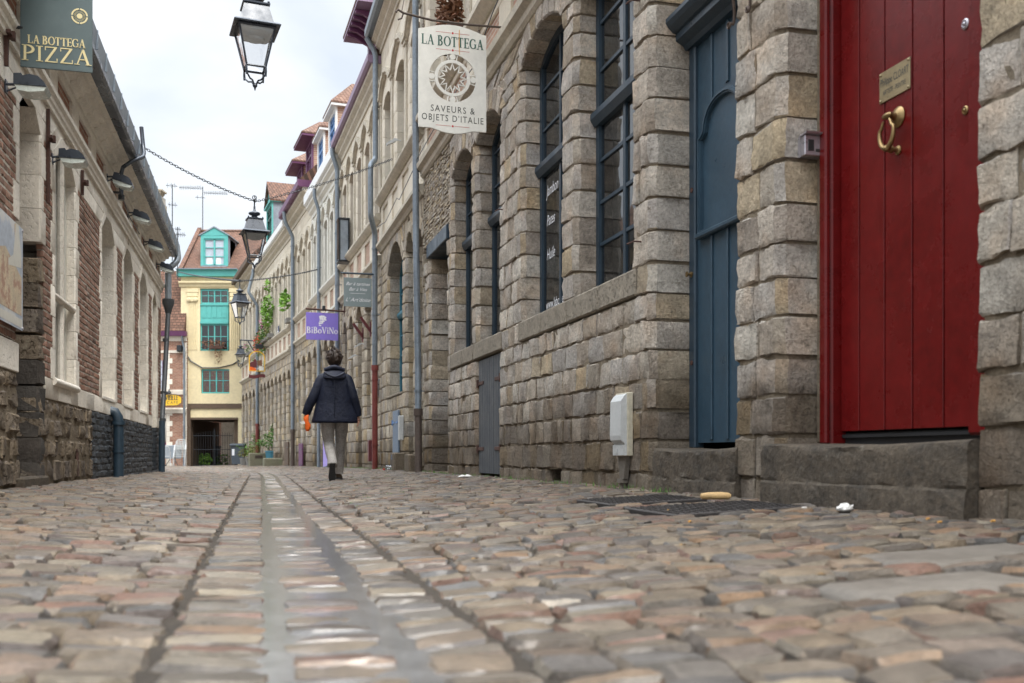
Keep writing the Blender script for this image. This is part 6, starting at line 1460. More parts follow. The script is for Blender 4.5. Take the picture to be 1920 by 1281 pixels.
b_ = MB(); b_.prism([(x0 + u, zt5 - .98 - .03 * sin(u * 9)) for u in np.linspace(-.02, wv + .02, 9)] + [(x0 + u, zt5 - 1.12 - .03 * sin(u * 9)) for u in np.linspace(wv + .02, -.02, 9)], 'y', -.01, .01)
for x in (.06, .55): b_.tube([(x0 + x, 0, zt5 - .83), (x0 + x, 0, zt5 - 1.0)], .008, 5)
b_.build('banner', 'maroon', S5); b_ = MB(); b_.tube([(0, 0, .1), (-.6, 0, .1)], .018, 8); b_.box(-.56, -.25, -.12, .05, .02, .2, bev=.02); b_.tube([(x0 + .3, 0, -.1), (x0 + .3, 0, .1)], .01, 6); b_.tube([(x0 + .3, 0, .1), (-.5, 0, .1)], .014, 6); b_.build('bracket', 'iron', S5)
# blue street name plate, facade intercoms, boxes, glass case
def plate(nm, lab, cat, seg, s, z, w_, h, d, m, grp=None, extra=None):
    o = root(nm, lab, cat, tuple(W(seg, s, 0, z)), wall_frame(seg), grp); b_ = MB(); b_.box(-w_ / 2, w_ / 2, .002, d, -h / 2, h / 2, bev=min(.01, d / 3)); b_.build('body', m, o)
    if extra:
        for nm2, m2, (a, b, c, e, y0, y1) in extra: b_ = MB(); b_.box(a, b, y0, y1, c, e); b_.build(nm2, m2, o)
    return o
plate('street_nameplate', 'small dark blue street name plate on the frieze past the violet sign', 'name plate', 5, 3.3, at(0, 620, 39.0).z, .62, .36, .02, 'blue2', None, [('lettering', 'letwhite', (-.12, .12, .05, .09, .02, .024)), ('lettering', 'letwhite', (-.22, .22, -.07, -.02, .02, .024))])
plate('intercom', 'grey metal intercom on the round stone pier beside the red iron pipe', 'intercom', 2, .32, 1.68, .15, .30, .07, 'steel', None, [('button_panel', 'dark', (-.04, .03, -.02, .06, .07, .075)), ('letter_slot', 'steel', (-.05, .05, -.20, -.16, .0, .05))])
plate('meter_box', 'tall pale grey meter box beside the pale blue cellar door', 'meter box', 1, 2.0, .74, .12, .44, .09, 'plasticgrey')
plate('pipe_guard', 'small maroon metal guard low on the pier by the red pipe', 'pipe guard', 2, 1.05, .35, .16, .46, .10, 'maroon')
G = root('display_case', 'narrow glazed metal display case fixed high on the pale facade', 'display case', tuple(W(2, 4.55, 0, at(0, 450, 24.9).z)), wall_frame(2))
b_ = MB(); b_.box(-.03, .0, .02, .26, -.50, .50); b_.box(.30, .33, .02, .26, -.50, .50); b_.box(.0, .30, .24, .26, -.50, .50); b_.build('side_glass', 'zincroof', G); b_ = MB(); b_.box(-.06, .36, .0, .30, .50, .55, bev=.01); b_.box(-.05, .35, .0, .29, -.55, -.50, bev=.01)
for x in (-.03, .33):
    for y in (.03, .26): b_.box(x - .02, x + .02, y - .02, y + .02, -.5, .5)
b_.build('case_frame', 'iron', G); b_ = MB(); b_.tube([(-.03, .28, -.5), (-.05, .30, -.2), (-.02, .29, .1), (-.05, .30, .5)], .025, 6); b_.build('twisted_trim', 'castiron', G)
# door intercom by the red door, on the stone jamb
I = root('door_intercom', 'small brushed metal video intercom on the jamb left of the red door', 'intercom', tuple(W(0, 4.105, -.20, 1.95)), rz0 + pi)
I.rotation_euler = (0, 0, rz0 - pi / 2); b_ = MB(); b_.prism([(0.0, -.055), (0, .06), (.045, .06), (.02, -.055)], 'x', -.082, .082)
b_.prism([(0, .06), (-.075, .068), (-.07, .058), (0, .052)], 'x', -.09, .09); b_.xf = None
o = b_.build('housing', 'steel', I); o.rotation_euler = (0, 0, 0)
b_ = MB(); b_.box(-.082, .082, -.045, .0, -.055, .055, bev=.004); b_.build('face_plate', 'steel', I)
b_ = MB(); b_.box(-.062, -.028, -.049, -.045, -.030, .030); b_.build('camera_window', 'black', I); b_ = MB(); b_.lathe([(.009, 0), (.008, -.006)], (.052, -.045, -.026), 12, 0, axis='y'); b_.build('call_button', 'reddot', I)
b_ = MB()
for i in range(5):
    for j in range(5): b_.box(-.002 + i * .010, .002 + i * .010, -.0465, -.0452, .012 + j * .008, .014 + j * .008)
b_.box(-.015, .035, -.0465, -.0452, -.034, -.018); b_.build('speaker_holes', 'dark', I)
# gas box on the near wall
Gb = root('gas_meter_box', 'weathered pale plastic gas box with funnel pipe below the gridded window', 'meter box', tuple(W(0, 6.23, 0, 0)), rz0)
b_ = MB(); b_.prism([(.0, .25), (.075, .25), (.075, .325), (.062, .335), (.095, .365), (.10, .40), (.095, .66), (.07, .70), (.05, .715), (0, .715)], 'x', .0, .22); b_.build('front_cover', 'plasticgrey', Gb)
b_ = MB(); b_.box(-.012, .232, .0, .048, .245, .725, bev=.006); b_.build('back_box', 'creamplastic', Gb)
b_ = MB(); b_.prism([(.03, .245), (.20, .245), (.16, .07), (.08, .07)], 'y', .005, .042); b_.box(.095, .185, .0, .055, .04, .07); b_.box(.12, .16, .005, .04, -.1, .04); b_.build('pipe_funnel', 'oldfunnel', Gb)
b_ = MB(); b_.box(.12, .17, .0755, .080, .265, .30); b_.build('latch', 'plasticgrey', Gb)

# ------------------------------------------------------------------ person walking away
def loft(mb, rings, n=24, m=0, fold=0.0, seed=0, capb=True, capt=True):
    """rings: (centre, rx, ry, (tilt x, tilt y)) joined bottom to top"""
    R_ = random.Random(seed); ph = [R_.uniform(0, 6.28) for _ in range(6)]; V = []; k = len(rings)
    for i, (c, rx, ry, ax) in enumerate(rings):
        c = Vector(c); a, b = Vector(ax[0]).normalized(), Vector(ax[1]).normalized()
        for j in range(n):
            t = 2 * pi * j / n; f = 1 + fold * (sin(3 * t + ph[0] + i * .35) * .5 + sin(5 * t + ph[1] - i * .6) * .35 + sin(9 * t + ph[2] + i * 1.1) * .28 + sin(i * 2.1 + ph[3] + t) * .4)
            V.append(tuple(c + a * (cos(t) * rx * f) + b * (sin(t) * ry * f)))
    F = [(i * n + j, i * n + (j + 1) % n, (i + 1) * n + (j + 1) % n, (i + 1) * n + j) for i in range(k - 1) for j in range(n)]
    if capb: F.append(tuple(range(n))[::-1])
    if capt: F.append(tuple(range((k - 1) * n, k * n)))
    mb.add(V, F, m)
XA, YA = (1, 0, 0), (0, 1, 0)
def limb_rings(pts, n_sub=5):
    """pts: (pos, r) -> smooth list of rings perpendicular to the limb"""
    P = [Vector(p) for p, r in pts]; Rr = [r for p, r in pts]; out = []; k = len(P)
    for i in range(k - 1):
        p0, p1, p2, p3 = P[max(i - 1, 0)], P[i], P[i + 1], P[min(i + 2, k - 1)]
        for s in range(n_sub):
            t = s / n_sub; q = .5 * ((2 * p1) + (p2 - p0) * t + (2 * p0 - 5 * p1 + 4 * p2 - p3) * t * t + (3 * p1 - p0 - 3 * p2 + p3) * t ** 3); u = t * t * (3 - 2 * t); out.append((q, Rr[i] * (1 - u) + Rr[i + 1] * u))
    out.append((P[-1], Rr[-1])); res = []
    for i, (q, r) in enumerate(out):
        d = (out[min(i + 1, len(out) - 1)][0] - out[max(i - 1, 0)][0]).normalized(); a = Vector((1, 0, 0)); a = (a - d * a.dot(d)).normalized(); b = d.cross(a).normalized()
        res.append((tuple(q), r, r, (tuple(a), tuple(b))))
    return res
def person():
    D = 13.25; px = 627; X = (px - 960) / 1867 * D; g = zw(X, D)
    Pn = root('person', 'person with short dark hair in navy hooded jacket walking away holding something orange', 'person', (X, D, g), radians(11))
    V, E, Rd = [], [], []
    def v(p, r, par=None):
        V.append(p); Rd.append(r)
        if par is not None: E.append((par, len(V) - 1))
        return len(V) - 1
    pel = v((0, 0, .93), .11); sp = v((0, .0, 1.12), .11, pel); ch = v((0, .01, 1.32), .12, sp); nk = v((0, .0, 1.45), .055, ch); nk2 = v((0, .01, 1.51), .055, nk); hd = v((0, .03, 1.58), .078, nk2); h2 = v((0, .02, 1.655), .088, hd); v((0, .01, 1.70), .066, h2)
    v((0, .115, 1.60), .013, hd); v((-.088, .02, 1.605), .014, hd); v((.088, .02, 1.605), .014, hd); v((0, .09, 1.535), .03, hd)
    def hand(w_, sx, curl, rot):
        w = V[w_]; P_ = v((w[0] + sx * .005, w[1] + .01, w[2] - .052), .033, w_); kn = v((w[0] + sx * .008, w[1] + .015, w[2] - .088), .034, P_)
        for i, (dy, ln) in enumerate(((-.03, .026), (-.010, .029), (.010, .030), (.030, .027))):
            b = V[kn]; a = v((b[0] - sx * .002, b[1] + dy, b[2] - .020), .0095, kn); c = v((b[0] - sx * .008 * curl, b[1] + dy, b[2] - .020 - ln), .0088, a); v((b[0] - sx * .028 * curl, b[1] + dy * .9, b[2] - .022 - ln * (1.6 - .5 * curl)), .0078, c)
        b = V[P_]; a = v((b[0] - sx * .012, b[1] - .038, b[2] - .005), .011, P_); v((b[0] - sx * .022, b[1] - .050, b[2] - .040), .009, a)
    for sx, el_, wr in ((-1, (-.285, -.05, 1.13), (-.368, -.0, .90)), (1, (.255, -.03, 1.12), (.308, .03, .87))):
        s = v((sx * .165, 0, 1.385), .055, ch); e = v(el_, .038, s); w_ = v(wr, .027, e); hand(w_, sx, 1.0, 0)
    for sx, kn, an, toe in ((-1, (-.07, .07, .49), (-.03, -.21, .19), (-.03, -.19, .10)), (1, (.085, .20, .49), (.062, .30, .09), (.065, .45, .04))):
        h = v((sx * .09, 0, .90), .09, pel); k = v(kn, .055, h); a = v(an, .032, k); v(toe, .022, a)
    me = bpy.data.meshes.new('body'); me.from_pydata(V, E, []); o = bpy.data.objects.new('body', me); COL.objects.link(o); o.parent = Pn
    md = o.modifiers.new('skin', 'SKIN'); md.use_smooth_shade = True; md.branch_smoothing = .3
    for i, sv in enumerate(me.skin_vertices[0].data): sv.radius = (Rd[i], Rd[i]); sv.use_root = (i == 0)
    ss = o.modifiers.new('sub', 'SUBSURF'); ss.levels = 1; ss.render_levels = 1; me.materials.append(M['skin'])
    # jacket
    q = MB(); prof = [(.765, .302, .18, -.01), (.80, .298, .178, -.01), (.86, .286, .170, -.01), (.93, .268, .165, -.005), (1.0, .252, .157, 0), (1.08, .236, .150, 0), (1.16, .224, .145, 0), (1.24, .215, .142, 0), (1.31, .200, .136, 0), (1.36, .180, .124, 0), (1.395, .150, .112, 0), (1.425, .115, .098, 0), (1.455, .088, .085, 0)]
    loft(q, [((0, cy, z), rx, ry, (XA, YA)) for z, rx, ry, cy in prof], 48, fold=.035, seed=3, capb=True)
    arms = [[((-.110, .0, 1.395), .045), ((-.168, -.01, 1.345), .066), ((-.215, -.03, 1.24), .070), ((-.275, -.05, 1.10), .066), ((-.335, -.03, .98), .060), ((-.368, .0, .885), .055)], [((.110, .0, 1.395), .045), ((.168, -.0, 1.345), .066), ((.205, -.02, 1.24), .070), ((.248, -.03, 1.10), .066), ((.285, .0, .975), .060), ((.306, .03, .865), .055)]]
    for i, a in enumerate(arms): loft(q, limb_rings(a, 6), 20, fold=.045, seed=5 + i)
    q.ribbon([(0, .80), (0, 1.33)], .004, -.185, -.14)
    o = q.build('jacket', 'jacket', Pn, smooth='all')
    o.data.materials[0] = M['jacket']
    q = MB()
    rings = []
    for i in range(9):
        u = i / 8; z = 1.36 + .135 * u; rx = .155 * sqrt(max(.02, 1 - (2 * u - .75) ** 2 * .42)); ry = .085 * sqrt(max(.02, 1 - (2 * u - .8) ** 2 * .42)); rings.append(((0, -.075 + .045 * u, z), rx * (1 - .18 * u), ry, (XA, (0, 1, .25))))
    loft(q, rings, 32, fold=.05, seed=11); ring = [(.115 * cos(t), -.01 + .095 * sin(t), 1.475 + .012 * sin(3 * t) - .018 * sin(t)) for t in [2 * pi * i / 24 for i in range(25)]]; q.tube(ring, .028, 10)
    pts = [(-.13 + .26 * k / 12, -.165 - .012 * sin(pi * k / 12), 1.425 - .055 * sin(pi * k / 12)) for k in range(13)]; q.tube(pts, .016, 8)
    q.build('hood', 'hood', Pn, smooth='all')
    # trousers
    q = MB(); loft(q, [((0, 0, .98), .185, .13, (XA, YA)), ((0, 0, .92), .185, .135, (XA, YA)), ((0, 0, .86), .182, .13, (XA, YA)), ((0, .0, .82), .17, .115, (XA, YA))], 28, fold=.01)
    loft(q, limb_rings([((-.088, -.005, .90), .098), ((-.085, .03, .70), .090), ((-.072, .065, .50), .070), ((-.055, -.05, .38), .066), ((-.034, -.16, .285), .062), ((-.03, -.215, .205), .066)], 6), 22, fold=.035, seed=21)
    loft(q, limb_rings([((.090, .0, .90), .098), ((.092, .11, .70), .088), ((.085, .20, .50), .068), ((.075, .25, .30), .063), ((.063, .29, .13), .062), ((.062, .295, .085), .066)], 6), 22, fold=.035, seed=22)
    q.build('trousers', 'trouser', Pn, smooth='all')
    # hair: displaced cap with tufts
    q = MB(); n, k = 30, 18; Vv = []
    for i in range(k + 1):
        th = pi * .84 * i / k
        for j in range(n):
            t = 2 * pi * j / n; f = 1 + .035 * sin(7 * t + i * .9) + .03 * sin(13 * t - i * 1.7) + .03 * sin(4 * t + i * 1.3) + random.uniform(-.015, .015); p = (.105 * sin(th) * cos(t) * f, .118 * sin(th) * sin(t) * f, .122 * cos(th) * f)
            y = p[1] + .005; 
            if p[1] > .045 and p[2] < .03: p = (p[0] * .86, p[1] * .6, p[2])
            Vv.append((p[0], y if p[1] <= .045 else p[1], 1.638 + p[2]))
    q.add(Vv, [(i * n + j, (i + 1) * n + j, (i + 1) * n + (j + 1) % n, i * n + (j + 1) % n) for i in range(k) for j in range(n)] + [tuple(range(n))])
    for _ in range(90):
        th = random.uniform(0, 1.9); t = random.uniform(pi, 2 * pi) if random.random() < .7 else random.uniform(0, 2 * pi); c = Vector((.102 * sin(th) * cos(t), .114 * sin(th) * sin(t), 1.638 + .12 * cos(th))); d = Vector((random.gauss(0, .4), -.15, random.gauss(-.3, .5))).normalized(); nn = (c - Vector((0, 0, 1.638))).normalized()
        q.tube([tuple(c), tuple(c + d * .018 + nn * .008), tuple(c + d * .036 + nn * .006)], .005, 5, rs=[.007, .006, .001])
    q.build('hair', 'hair', Pn, smooth='all')
    # shoes
    def shoe(loc, rot):
        q = MB(); R_ = [(-.10, .030, .034, .035), (-.07, .036, .045, .045), (-.02, .036, .040, .045), (.04, .043, .030, .035), (.09, .045, .024, .028), (.13, .034, .018, .022), (.15, .012, .010, .016)]
        loft(q, [((0, y, zc), rx, rz_, (XA, (0, 0, 1))) for y, rx, rz_, zc in R_], 18); o = q.build('shoe', 'shoe', Pn, smooth='all'); o.location = loc; o.rotation_euler = rot
        q = MB(); out = [(-.036, -.10), (-.03, -.115), (0, -.122), (.03, -.115), (.036, -.10), (.034, -.04), (.034, 0), (.046, .05), (.048, .10), (.036, .14), (.012, .162), (-.012, .162), (-.036, .14), (-.048, .10), (-.046, .05), (-.034, 0), (-.034, -.04)]
        q.prism(out, 'z', -.010, .012)
        for k in range(9): yy = -.1 + k * .028; q.box(-.03, .03, yy, yy + .012, -.015, -.010)
        s_ = q.build('sole', 'sole', o)
    shoe((-.030, -.215, .135), (radians(-74), 0, radians(5))); shoe((.064, .36, .018), (radians(-3), 0, radians(-6)))
    # what the left hand holds
    Ob = root('orange_pouch', 'crumpled bright orange cloth held in the left hand of the walking person', 'cloth', (X, D, g), radians(11))
    q = MB(); loft(q, [((-.352, -.02, .655), .018, .02, (XA, YA)), ((-.350, -.02, .69), .034, .03, (XA, YA)), ((-.345, -.02, .74), .036, .034, (XA, YA)), ((-.362, -.03, .785), .030, .03, (XA, YA)), ((-.368, -.035, .83), .034, .026, (XA, YA)), ((-.355, -.035, .865), .024, .018, (XA, YA)), ((-.35, -.03, .885), .012, .01, (XA, YA))], 18, fold=.16, seed=9); q.build('cloth', 'orange', Ob, smooth='all')
    q = MB(); q.prism([(-.455, .775), (-.43, .745), (-.375, .755), (-.385, .79)], 'y', -.045, -.035); q.build('paper_scrap', 'paper', Ob)
person()

# ------------------------------------------------------------------ things on the ground and by the walls
def onroad(x, y, D): X = (x - 960) / 1867 * D; return (X, D, zw(X, D))
for i, (cx, cy, w_, h_) in enumerate(COVERS):
    z = zw(cx, cy) + .004
    R = root('manhole_cover', ['smaller cast iron cover plate set in the cobbles farther from the doorstep', 'larger cast iron cover plate set in the cobbles nearer the camera'][i], 'manhole cover', (cx, cy, z), CRZ, 'cast iron covers'); R.rotation_euler = (0, radians(-2.6), CRZ)
    q = MB(); q.box(-w_ / 2, w_ / 2, -h_ / 2, h_ / 2, -.05, .006, bev=.004); nx, ny = 14, 14
    for a in range(nx):
        for b in range(ny):
            x = -w_ / 2 + .04 + (w_ - .08) * a / (nx - 1); y = -h_ / 2 + .04 + (h_ - .08) * b / (ny - 1); dx, dy = ((.014, .005) if (a + b) % 2 else (.005, .014)); q.box(x - dx, x + dx, y - dy, y + dy, .006, .0105)
    q.build('plate', 'manhole', R)
M['slab'] = mat('pale_worn_slab', (.115,.102,.086), .6, nscale=4, namt=.3, bump=.006, bscale=18, spots=(9,.66,(.14,.12,.10)), spec=.4)
def slab(cx, cy, w_, h_, rot, lab):
    q = QM(); a = Vector((cx, cy)); n = 10; us = np.linspace(0, 1, n + 1); P = []; c_, s_ = cos(CRZ + rot), sin(CRZ + rot)
    for j in range(n + 1):
        for i in range(n + 1):
            x = (us[i] - .5) * w_; y = (us[j] - .5) * h_; e = max(abs(2 * us[i] - 1), abs(2 * us[j] - 1)); X = cx + x * c_ - y * s_; Y = cy + x * s_ + y * c_
            P.append((X + random.uniform(-.004, .004), Y + random.uniform(-.004, .004), zw(X, Y) + .006 - (.016 if e > .999 else 0) + random.uniform(-.0015, .0015)))
    F, bi = grid_topo(n, n, 1); P = np.array(P); S_ = P[bi].copy(); S_[:, 2] -= .05; q.add(np.concatenate([P, S_]), F); o = q.build('paving_slab', ['slab'], None, True); tag(o, kind='structure')
for t_ in SLABS: slab(*t_, .0, '')
def litter(name, lab, cat, loc, fn, m, grp=None, rz=0.0):
    q = MB(); fn(q); o = q.build(name, m, None, smooth=True); o.location = loc; o.rotation_euler = (0, 0, rz); tag(o, lab, cat, grp)
def crumple(q, r, sq, n=10):
    R_ = random.Random(n); q.sphere((0, 0, r * sq[2] * .8), r, 12, sc=sq); q.v = [(x * R_.uniform(.75, 1.2), y * R_.uniform(.75, 1.2), max(-.002, z * R_.uniform(.6, 1.3))) for x, y, z in q.v]
p = onroad(1342, 938, 5.55); litter('bread_piece', 'piece of pale baguette lying on the cast iron cover', 'bread', (p[0], p[1], p[2] + .02), lambda q: q.tube([(-.085, 0, .014), (-.08, 0, .016), (-.04, .004, .018), (.03, 0, .019), (.07, -.004, .017), (.082, -.004, .015)], .02, 12, rs=[.006, .016, .020, .021, .019, .012]), 'bread')
p = onroad(1585, 962, 4.55); litter('paper_scrap', 'crumpled white paper at the foot of the big doorstep', 'paper', (p[0], p[1], p[2] + .006), lambda q: crumple(q, .035, (1.2, .8, .5), 4), 'paper', 'white paper scraps')
p = onroad(872, 891, 11.6); litter('paper_scrap', 'white paper scrap by the wall left of the boarded hatch', 'paper', (p[0], p[1], p[2] + .01), lambda q: crumple(q, .05, (1.5, .8, .35), 5), 'paper', 'white paper scraps')
p = onroad(1508, 957, 4.8); litter('paper_scrap', 'tiny flat white scrap just left of the crumpled paper', 'paper', (p[0], p[1], p[2] + .006), lambda q: crumple(q, .012, (1.3, .8, .35), 6), 'paper', 'white paper scraps')
p = onroad(231, 889, 15.5); litter('paper_scrap', 'white scrap near the charcoal painted plinth on the left', 'paper', (p[0], p[1], p[2] + .01), lambda q: crumple(q, .035, (1.5, .8, .35), 7), 'paper', 'white paper scraps')
p = onroad(733, 880, 18.3)
def bottle(q): q.lathe([(.02, 0), (.045, .01), (.045, .16), (.03, .2), (.015, .23), (.015, .26)], (0, 0, 0), 14, axis='x'); q.v = [(x, y, z + .045) for x, y, z in q.v]
litter('plastic_bottle', 'crushed clear plastic bottle lying by the red pipe', 'bottle', (p[0] - .1, p[1], p[2] + .01), bottle, 'lampglass'); 
p = onroad(720, 880, 18.2); litter('bottle_cap', 'small red cap beside the crushed bottle', 'cap', (p[0], p[1], p[2] + .01), lambda q: q.lathe([(.02, 0), (.025, .02), (.02, .03)], (0, 0, 0), 10), 'reddot')
butts = [(1740, 999, 3.95, 'cigarette end between the big doorstep and the pale slab'), (1862, 996, 3.75, 'orange cigarette end farthest to the right under the wall'), (1762, 1002, 3.8, 'pale cigarette end beside another one before the doorstep'), (1412, 966, 4.75, 'cigarette end on the cobbles right of the covers'), (1293, 983, 4.3, 'cigarette end on the cobbles below the larger cover')]
for x, y, D, lab in butts:
    p = onroad(x, y, D * .25 / .25); p = onroad(x, y, D); litter('cigarette_butt', lab, 'cigarette end', (p[0], p[1], p[2] + .013), lambda q: q.tube([(-.013, 0, 0), (.013, 0, 0)], .004, 8), 'filter', 'cigarette ends', rz=D)
R8 = random.Random(12)
lv = [(1540, 1052), (1280, 1003), (890, 1010), (1255, 955), (925, 935), (1185, 928)]
labs_l = ['dry leaf on the cobbles before the pale slabs', 'dry leaf on the cobbles midway to the red door', 'dry leaf close to the gutter on the right-hand cobbles', 'small dry leaf lying by the edge of the covers', 'dry leaf below the small vent of the stone wall', 'dry leaf by the near edge of the smaller cover']
for (x, y), lab in zip(lv, labs_l):
    D = .27 * 1867 / (y - 854); p = onroad(x, y, D); litter('dry_leaf', lab, 'leaf', (p[0], p[1], p[2] + .012), lambda q: q.add([(-.018, 0, 0), (-.004, .010, .006), (.018, .001, .002), (-.002, -.010, .005)], [(0, 1, 2, 3)]), 'leafdry', 'fallen leaves', rz=R8.uniform(0, 6))
# grass and moss in joints
q = MB(); R9 = random.Random(4)
for _ in range(420):
    D = R9.uniform(6, 30); side = R9.random() < .75
    a = D / .9695; b = (wall_b(a) - R9.uniform(.02, .12)) if side else R9.uniform(.4, 2.2); c, d = centre(a); X, Y = c.x + d.y * b, c.y - d.x * b; z = zg(a, b)
    for _ in range(3): h = R9.uniform(.015, .05) * (1 if side else .4); dx, dy = R9.uniform(-.02, .02), R9.uniform(-.02, .02); q.add([(X + dx - .003, Y + dy, z), (X + dx + .003, Y + dy, z), (X + dx * 1.6, Y + dy * 1.5, z + h)], [(0, 1, 2)])
o = q.build('grass', 'leaf'); tag(o, 'thin grass and moss in the joints along the foot of the wall', 'grass', kind='stuff')

def sheetdoor(nm, lab, seg, s, w_, z0, z1, m, hm='iron', grp=None):
    o = root(nm, lab, 'cellar door', tuple(W(seg, s, 0, 0)), wall_frame(seg), grp); b_ = MB(); k = max(3, int(w_ / .14))
    for i in range(k): b_.box(-w_ / 2 + w_ * i / k + .003, -w_ / 2 + w_ * (i + 1) / k - .003, .012, .05, z0, z1, bev=.005)
    b_.build('boards', m, o); b_ = MB()
    for z in (z0 + .18, z1 - .2): b_.box(-w_ / 2, -w_ / 2 + .3, .05, .06, z - .02, z + .02)
    b_.build('hinge', hm, o)
CD = 'painted cellar doors along the curved row'
sheetdoor('cellar_door', 'lilac painted low cellar door behind the legs of the walking person', 3, 2.45, .95, -.25, .72, 'lilac', grp=CD); sheetdoor('cellar_door', 'maroon painted cellar door next to the lilac one', 3, 1.5, .7, -.25, .62, 'maroon', grp=CD)
sheetdoor('cellar_door', 'plum painted narrow cellar door past the lilac one', 4, 2.2, .8, -.25, .65, 'purple', grp=CD); sheetdoor('cellar_door', 'blackish green cellar door past the grey pipe by the stone bench', 5, .9, .9, -.3, .75, 'wood', grp=CD)
for i, s in enumerate((2.35, 1.25)):
    o = root('shutter_stay', ['maroon slanted iron stay farther from the red pipe', 'maroon slanted iron stay nearer the red pipe'][i], 'iron stay', tuple(W(2, s, .0, 2.95 + .0 * i)), wall_frame(2), 'slanted maroon stays'); b_ = MB(); b_.prism([(.0, .0), (.04, .0), (.26, .30), (.21, .33), (.04, .10), (0, .09)], 'x', -.03, .03); b_.box(-.03, .03, 0, .03, -.1, .22); b_.build('stay_bar', 'maroon', o)
# wall anchors and banner on the left wall
def anchor(s, z0, z1, lab, cross=None):
    b_ = MB(); b_.prism([(-.012, 0), (.012, 0), (.022, (z1 - z0) * .5), (.016, z1 - z0), (-.016, z1 - z0), (-.022, (z1 - z0) * .5)], 'y', .005, .035)
    if cross: b_.box(-.09, .09, .036, .07, cross - .014, cross + .014); b_.box(-.02, .02, .03, .085, cross - .03, cross + .03)
    o = b_.build('wall_anchor', 'rust'); o.location = WL(s, 0, z0); o.rotation_euler = (0, 0, LRZ); tag(o, lab, 'wall anchor', 'rusty anchors on the left wall')
anchor((20.5 - 9.52) * 1.0315, 2.66, 3.56, 'long rusty anchor bar between the doorway and mullioned window', .62); anchor((20.5 - 11.35) * 1.0315, 3.22, 3.50, 'short rusty anchor above the wide brick panel', .14); anchor((20.5 - 7.95) * 1.0315, 3.36, 3.95, 'rusty anchor bar beside the green pizza sign bracket', .25)
M['banner'] = mat('faded_printed_banner', (.42,.47,.54), .45, nscale=3, namt=.3, spots=(3,.50,(.66,.64,.60))); M['banner2'] = mat('faded_printed_building', (.56,.46,.32), .45, nscale=8, namt=.4, spots=(7,.50,(.36,.17,.12)))
sB0, sB1 = (20.5 - 8.40) * 1.0315, (20.5 - 7.35) * 1.0315
B_ = root('wall_banner', 'faded photographic banner of an old building fixed to the brick wall', 'banner', tuple(WL(sB0, 0, 1.30)), LRZ); wB = sB1 - sB0
b_ = MB(); b_.box(0, wB, .035, .041, 0, .86); b_.build('sheet', 'banner', B_)
b_ = MB(); b_.prism([(.05, .12), (wB - .02, .12), (wB - .02, .50), (wB * .55, .60), (.05, .44)], 'y', .0412, .0420); b_.prism([(.15, .60), (.26, .60), (.30, .84), (.22, .86)], 'y', .0412, .0420); b_.build('printed_building', 'banner2', B_); b_ = MB(); b_.prism([(.06, .62), (.16, .86), (.24, .86), (.34, .58), (.5, .52), (.5, .47), (.06, .52)], 'y', .0421, .0426); b_.prism([(.02, .02), (wB - .02, .02), (wB - .02, .09), (.02, .09)], 'y', .0412, .0420); b_.build('printed_gables', 'creamwood', B_)
b_ = MB()
for x in (.02, wB - .02):
    for z in (.02, .84): b_.tube([(x, 0, z), (x, .05, z)], .012, 8)
b_.build('fixing', 'steel', B_)

# plants, pots, bin
GP = 'potted plants by the far end of the row'
def potplant(lab, loc, pw, ph, fol, m='leaf', pot='pot', sz=.05, grp=GP, square=False, extra=None, name='potted_plant'):
    o = root(name, lab, 'potted plant', loc, 0, grp); b_ = MB()
    if square: b_.box(-pw, pw, -pw * .6, pw * .6, 0, ph, bev=.02); 
    else: b_.lathe([(pw * .75, 0), (pw, ph), (pw * 1.05, ph), (pw * 1.05, ph * .92)], n=16)
    b_.build('pot', pot, o); b_ = MB()
    for (x, y, z, r, n, sq) in fol: b_.leaves((x, y, z), r, n, sz, sq=sq)
    b_.build('foliage', m, o); b_ = MB()
    for (x, y, z, r, n, sq) in fol: b_.tube([(0, 0, ph * .9), (x * .5, y, (ph + z) / 2), (x, y, z)], .012, 5)
    b_.build('stem', 'stem', o)
    if extra: b_ = MB(); [b_.leaves((x, y, z), r, n, s_, sq=sq) for (x, y, z, r, n, s_, sq) in extra[1]]; b_.build('flowers', extra[0], o)
    return o
def gp(x, D): p = onroad(x, 0, D); return (p[0], p[1], p[2])
potplant('small grey pot with yellowing herbs beside the wheelie bin', gp(458, 47.4), .22, .34, [(-.05, 0, .55, .28, 130, (1.2, 1, .7)), (.15, 0, .75, .22, 60, (1, 1, .9))], 'leafyellow', extra=('leaf', [(0, 0, .8, .35, 60, .05, (1.3, 1, .7))]))
potplant('mottled stone pot right of the yellowing herbs', gp(469, 46.8), .24, .36, [(0, 0, .60, .26, 90, (1.1, 1, .8))], 'leaf')
potplant('tall bushy brown green plant against the wall past the pots', gp(481, 44.4), .42, .32, [(0, 0, .7, .45, 420, (1, .8, .9)), (.1, 0, 1.2, .32, 220, (.8, .8, 1.0)), (.12, 0, 1.6, .18, 60, (.7, .7, 1))], 'leafyellow', pot='trough', extra=('leaf', [(-.1, 0, .75, .45, 200, .05, (1, .8, .9)), (.05, 0, 1.3, .3, 100, .05, (1, .8, 1))]))
potplant('dark green leafy shrub in a turquoise tub', gp(511, 40.6), .3, .6, [(-.1, 0, 1.0, .42, 380, (1.1, .8, .8)), (.12, 0, 1.45, .30, 220, (.9, .8, 1)), (-.5, 0, .9, .22, 90, (1, .8, .8))], 'leaf', pot='tealwin')
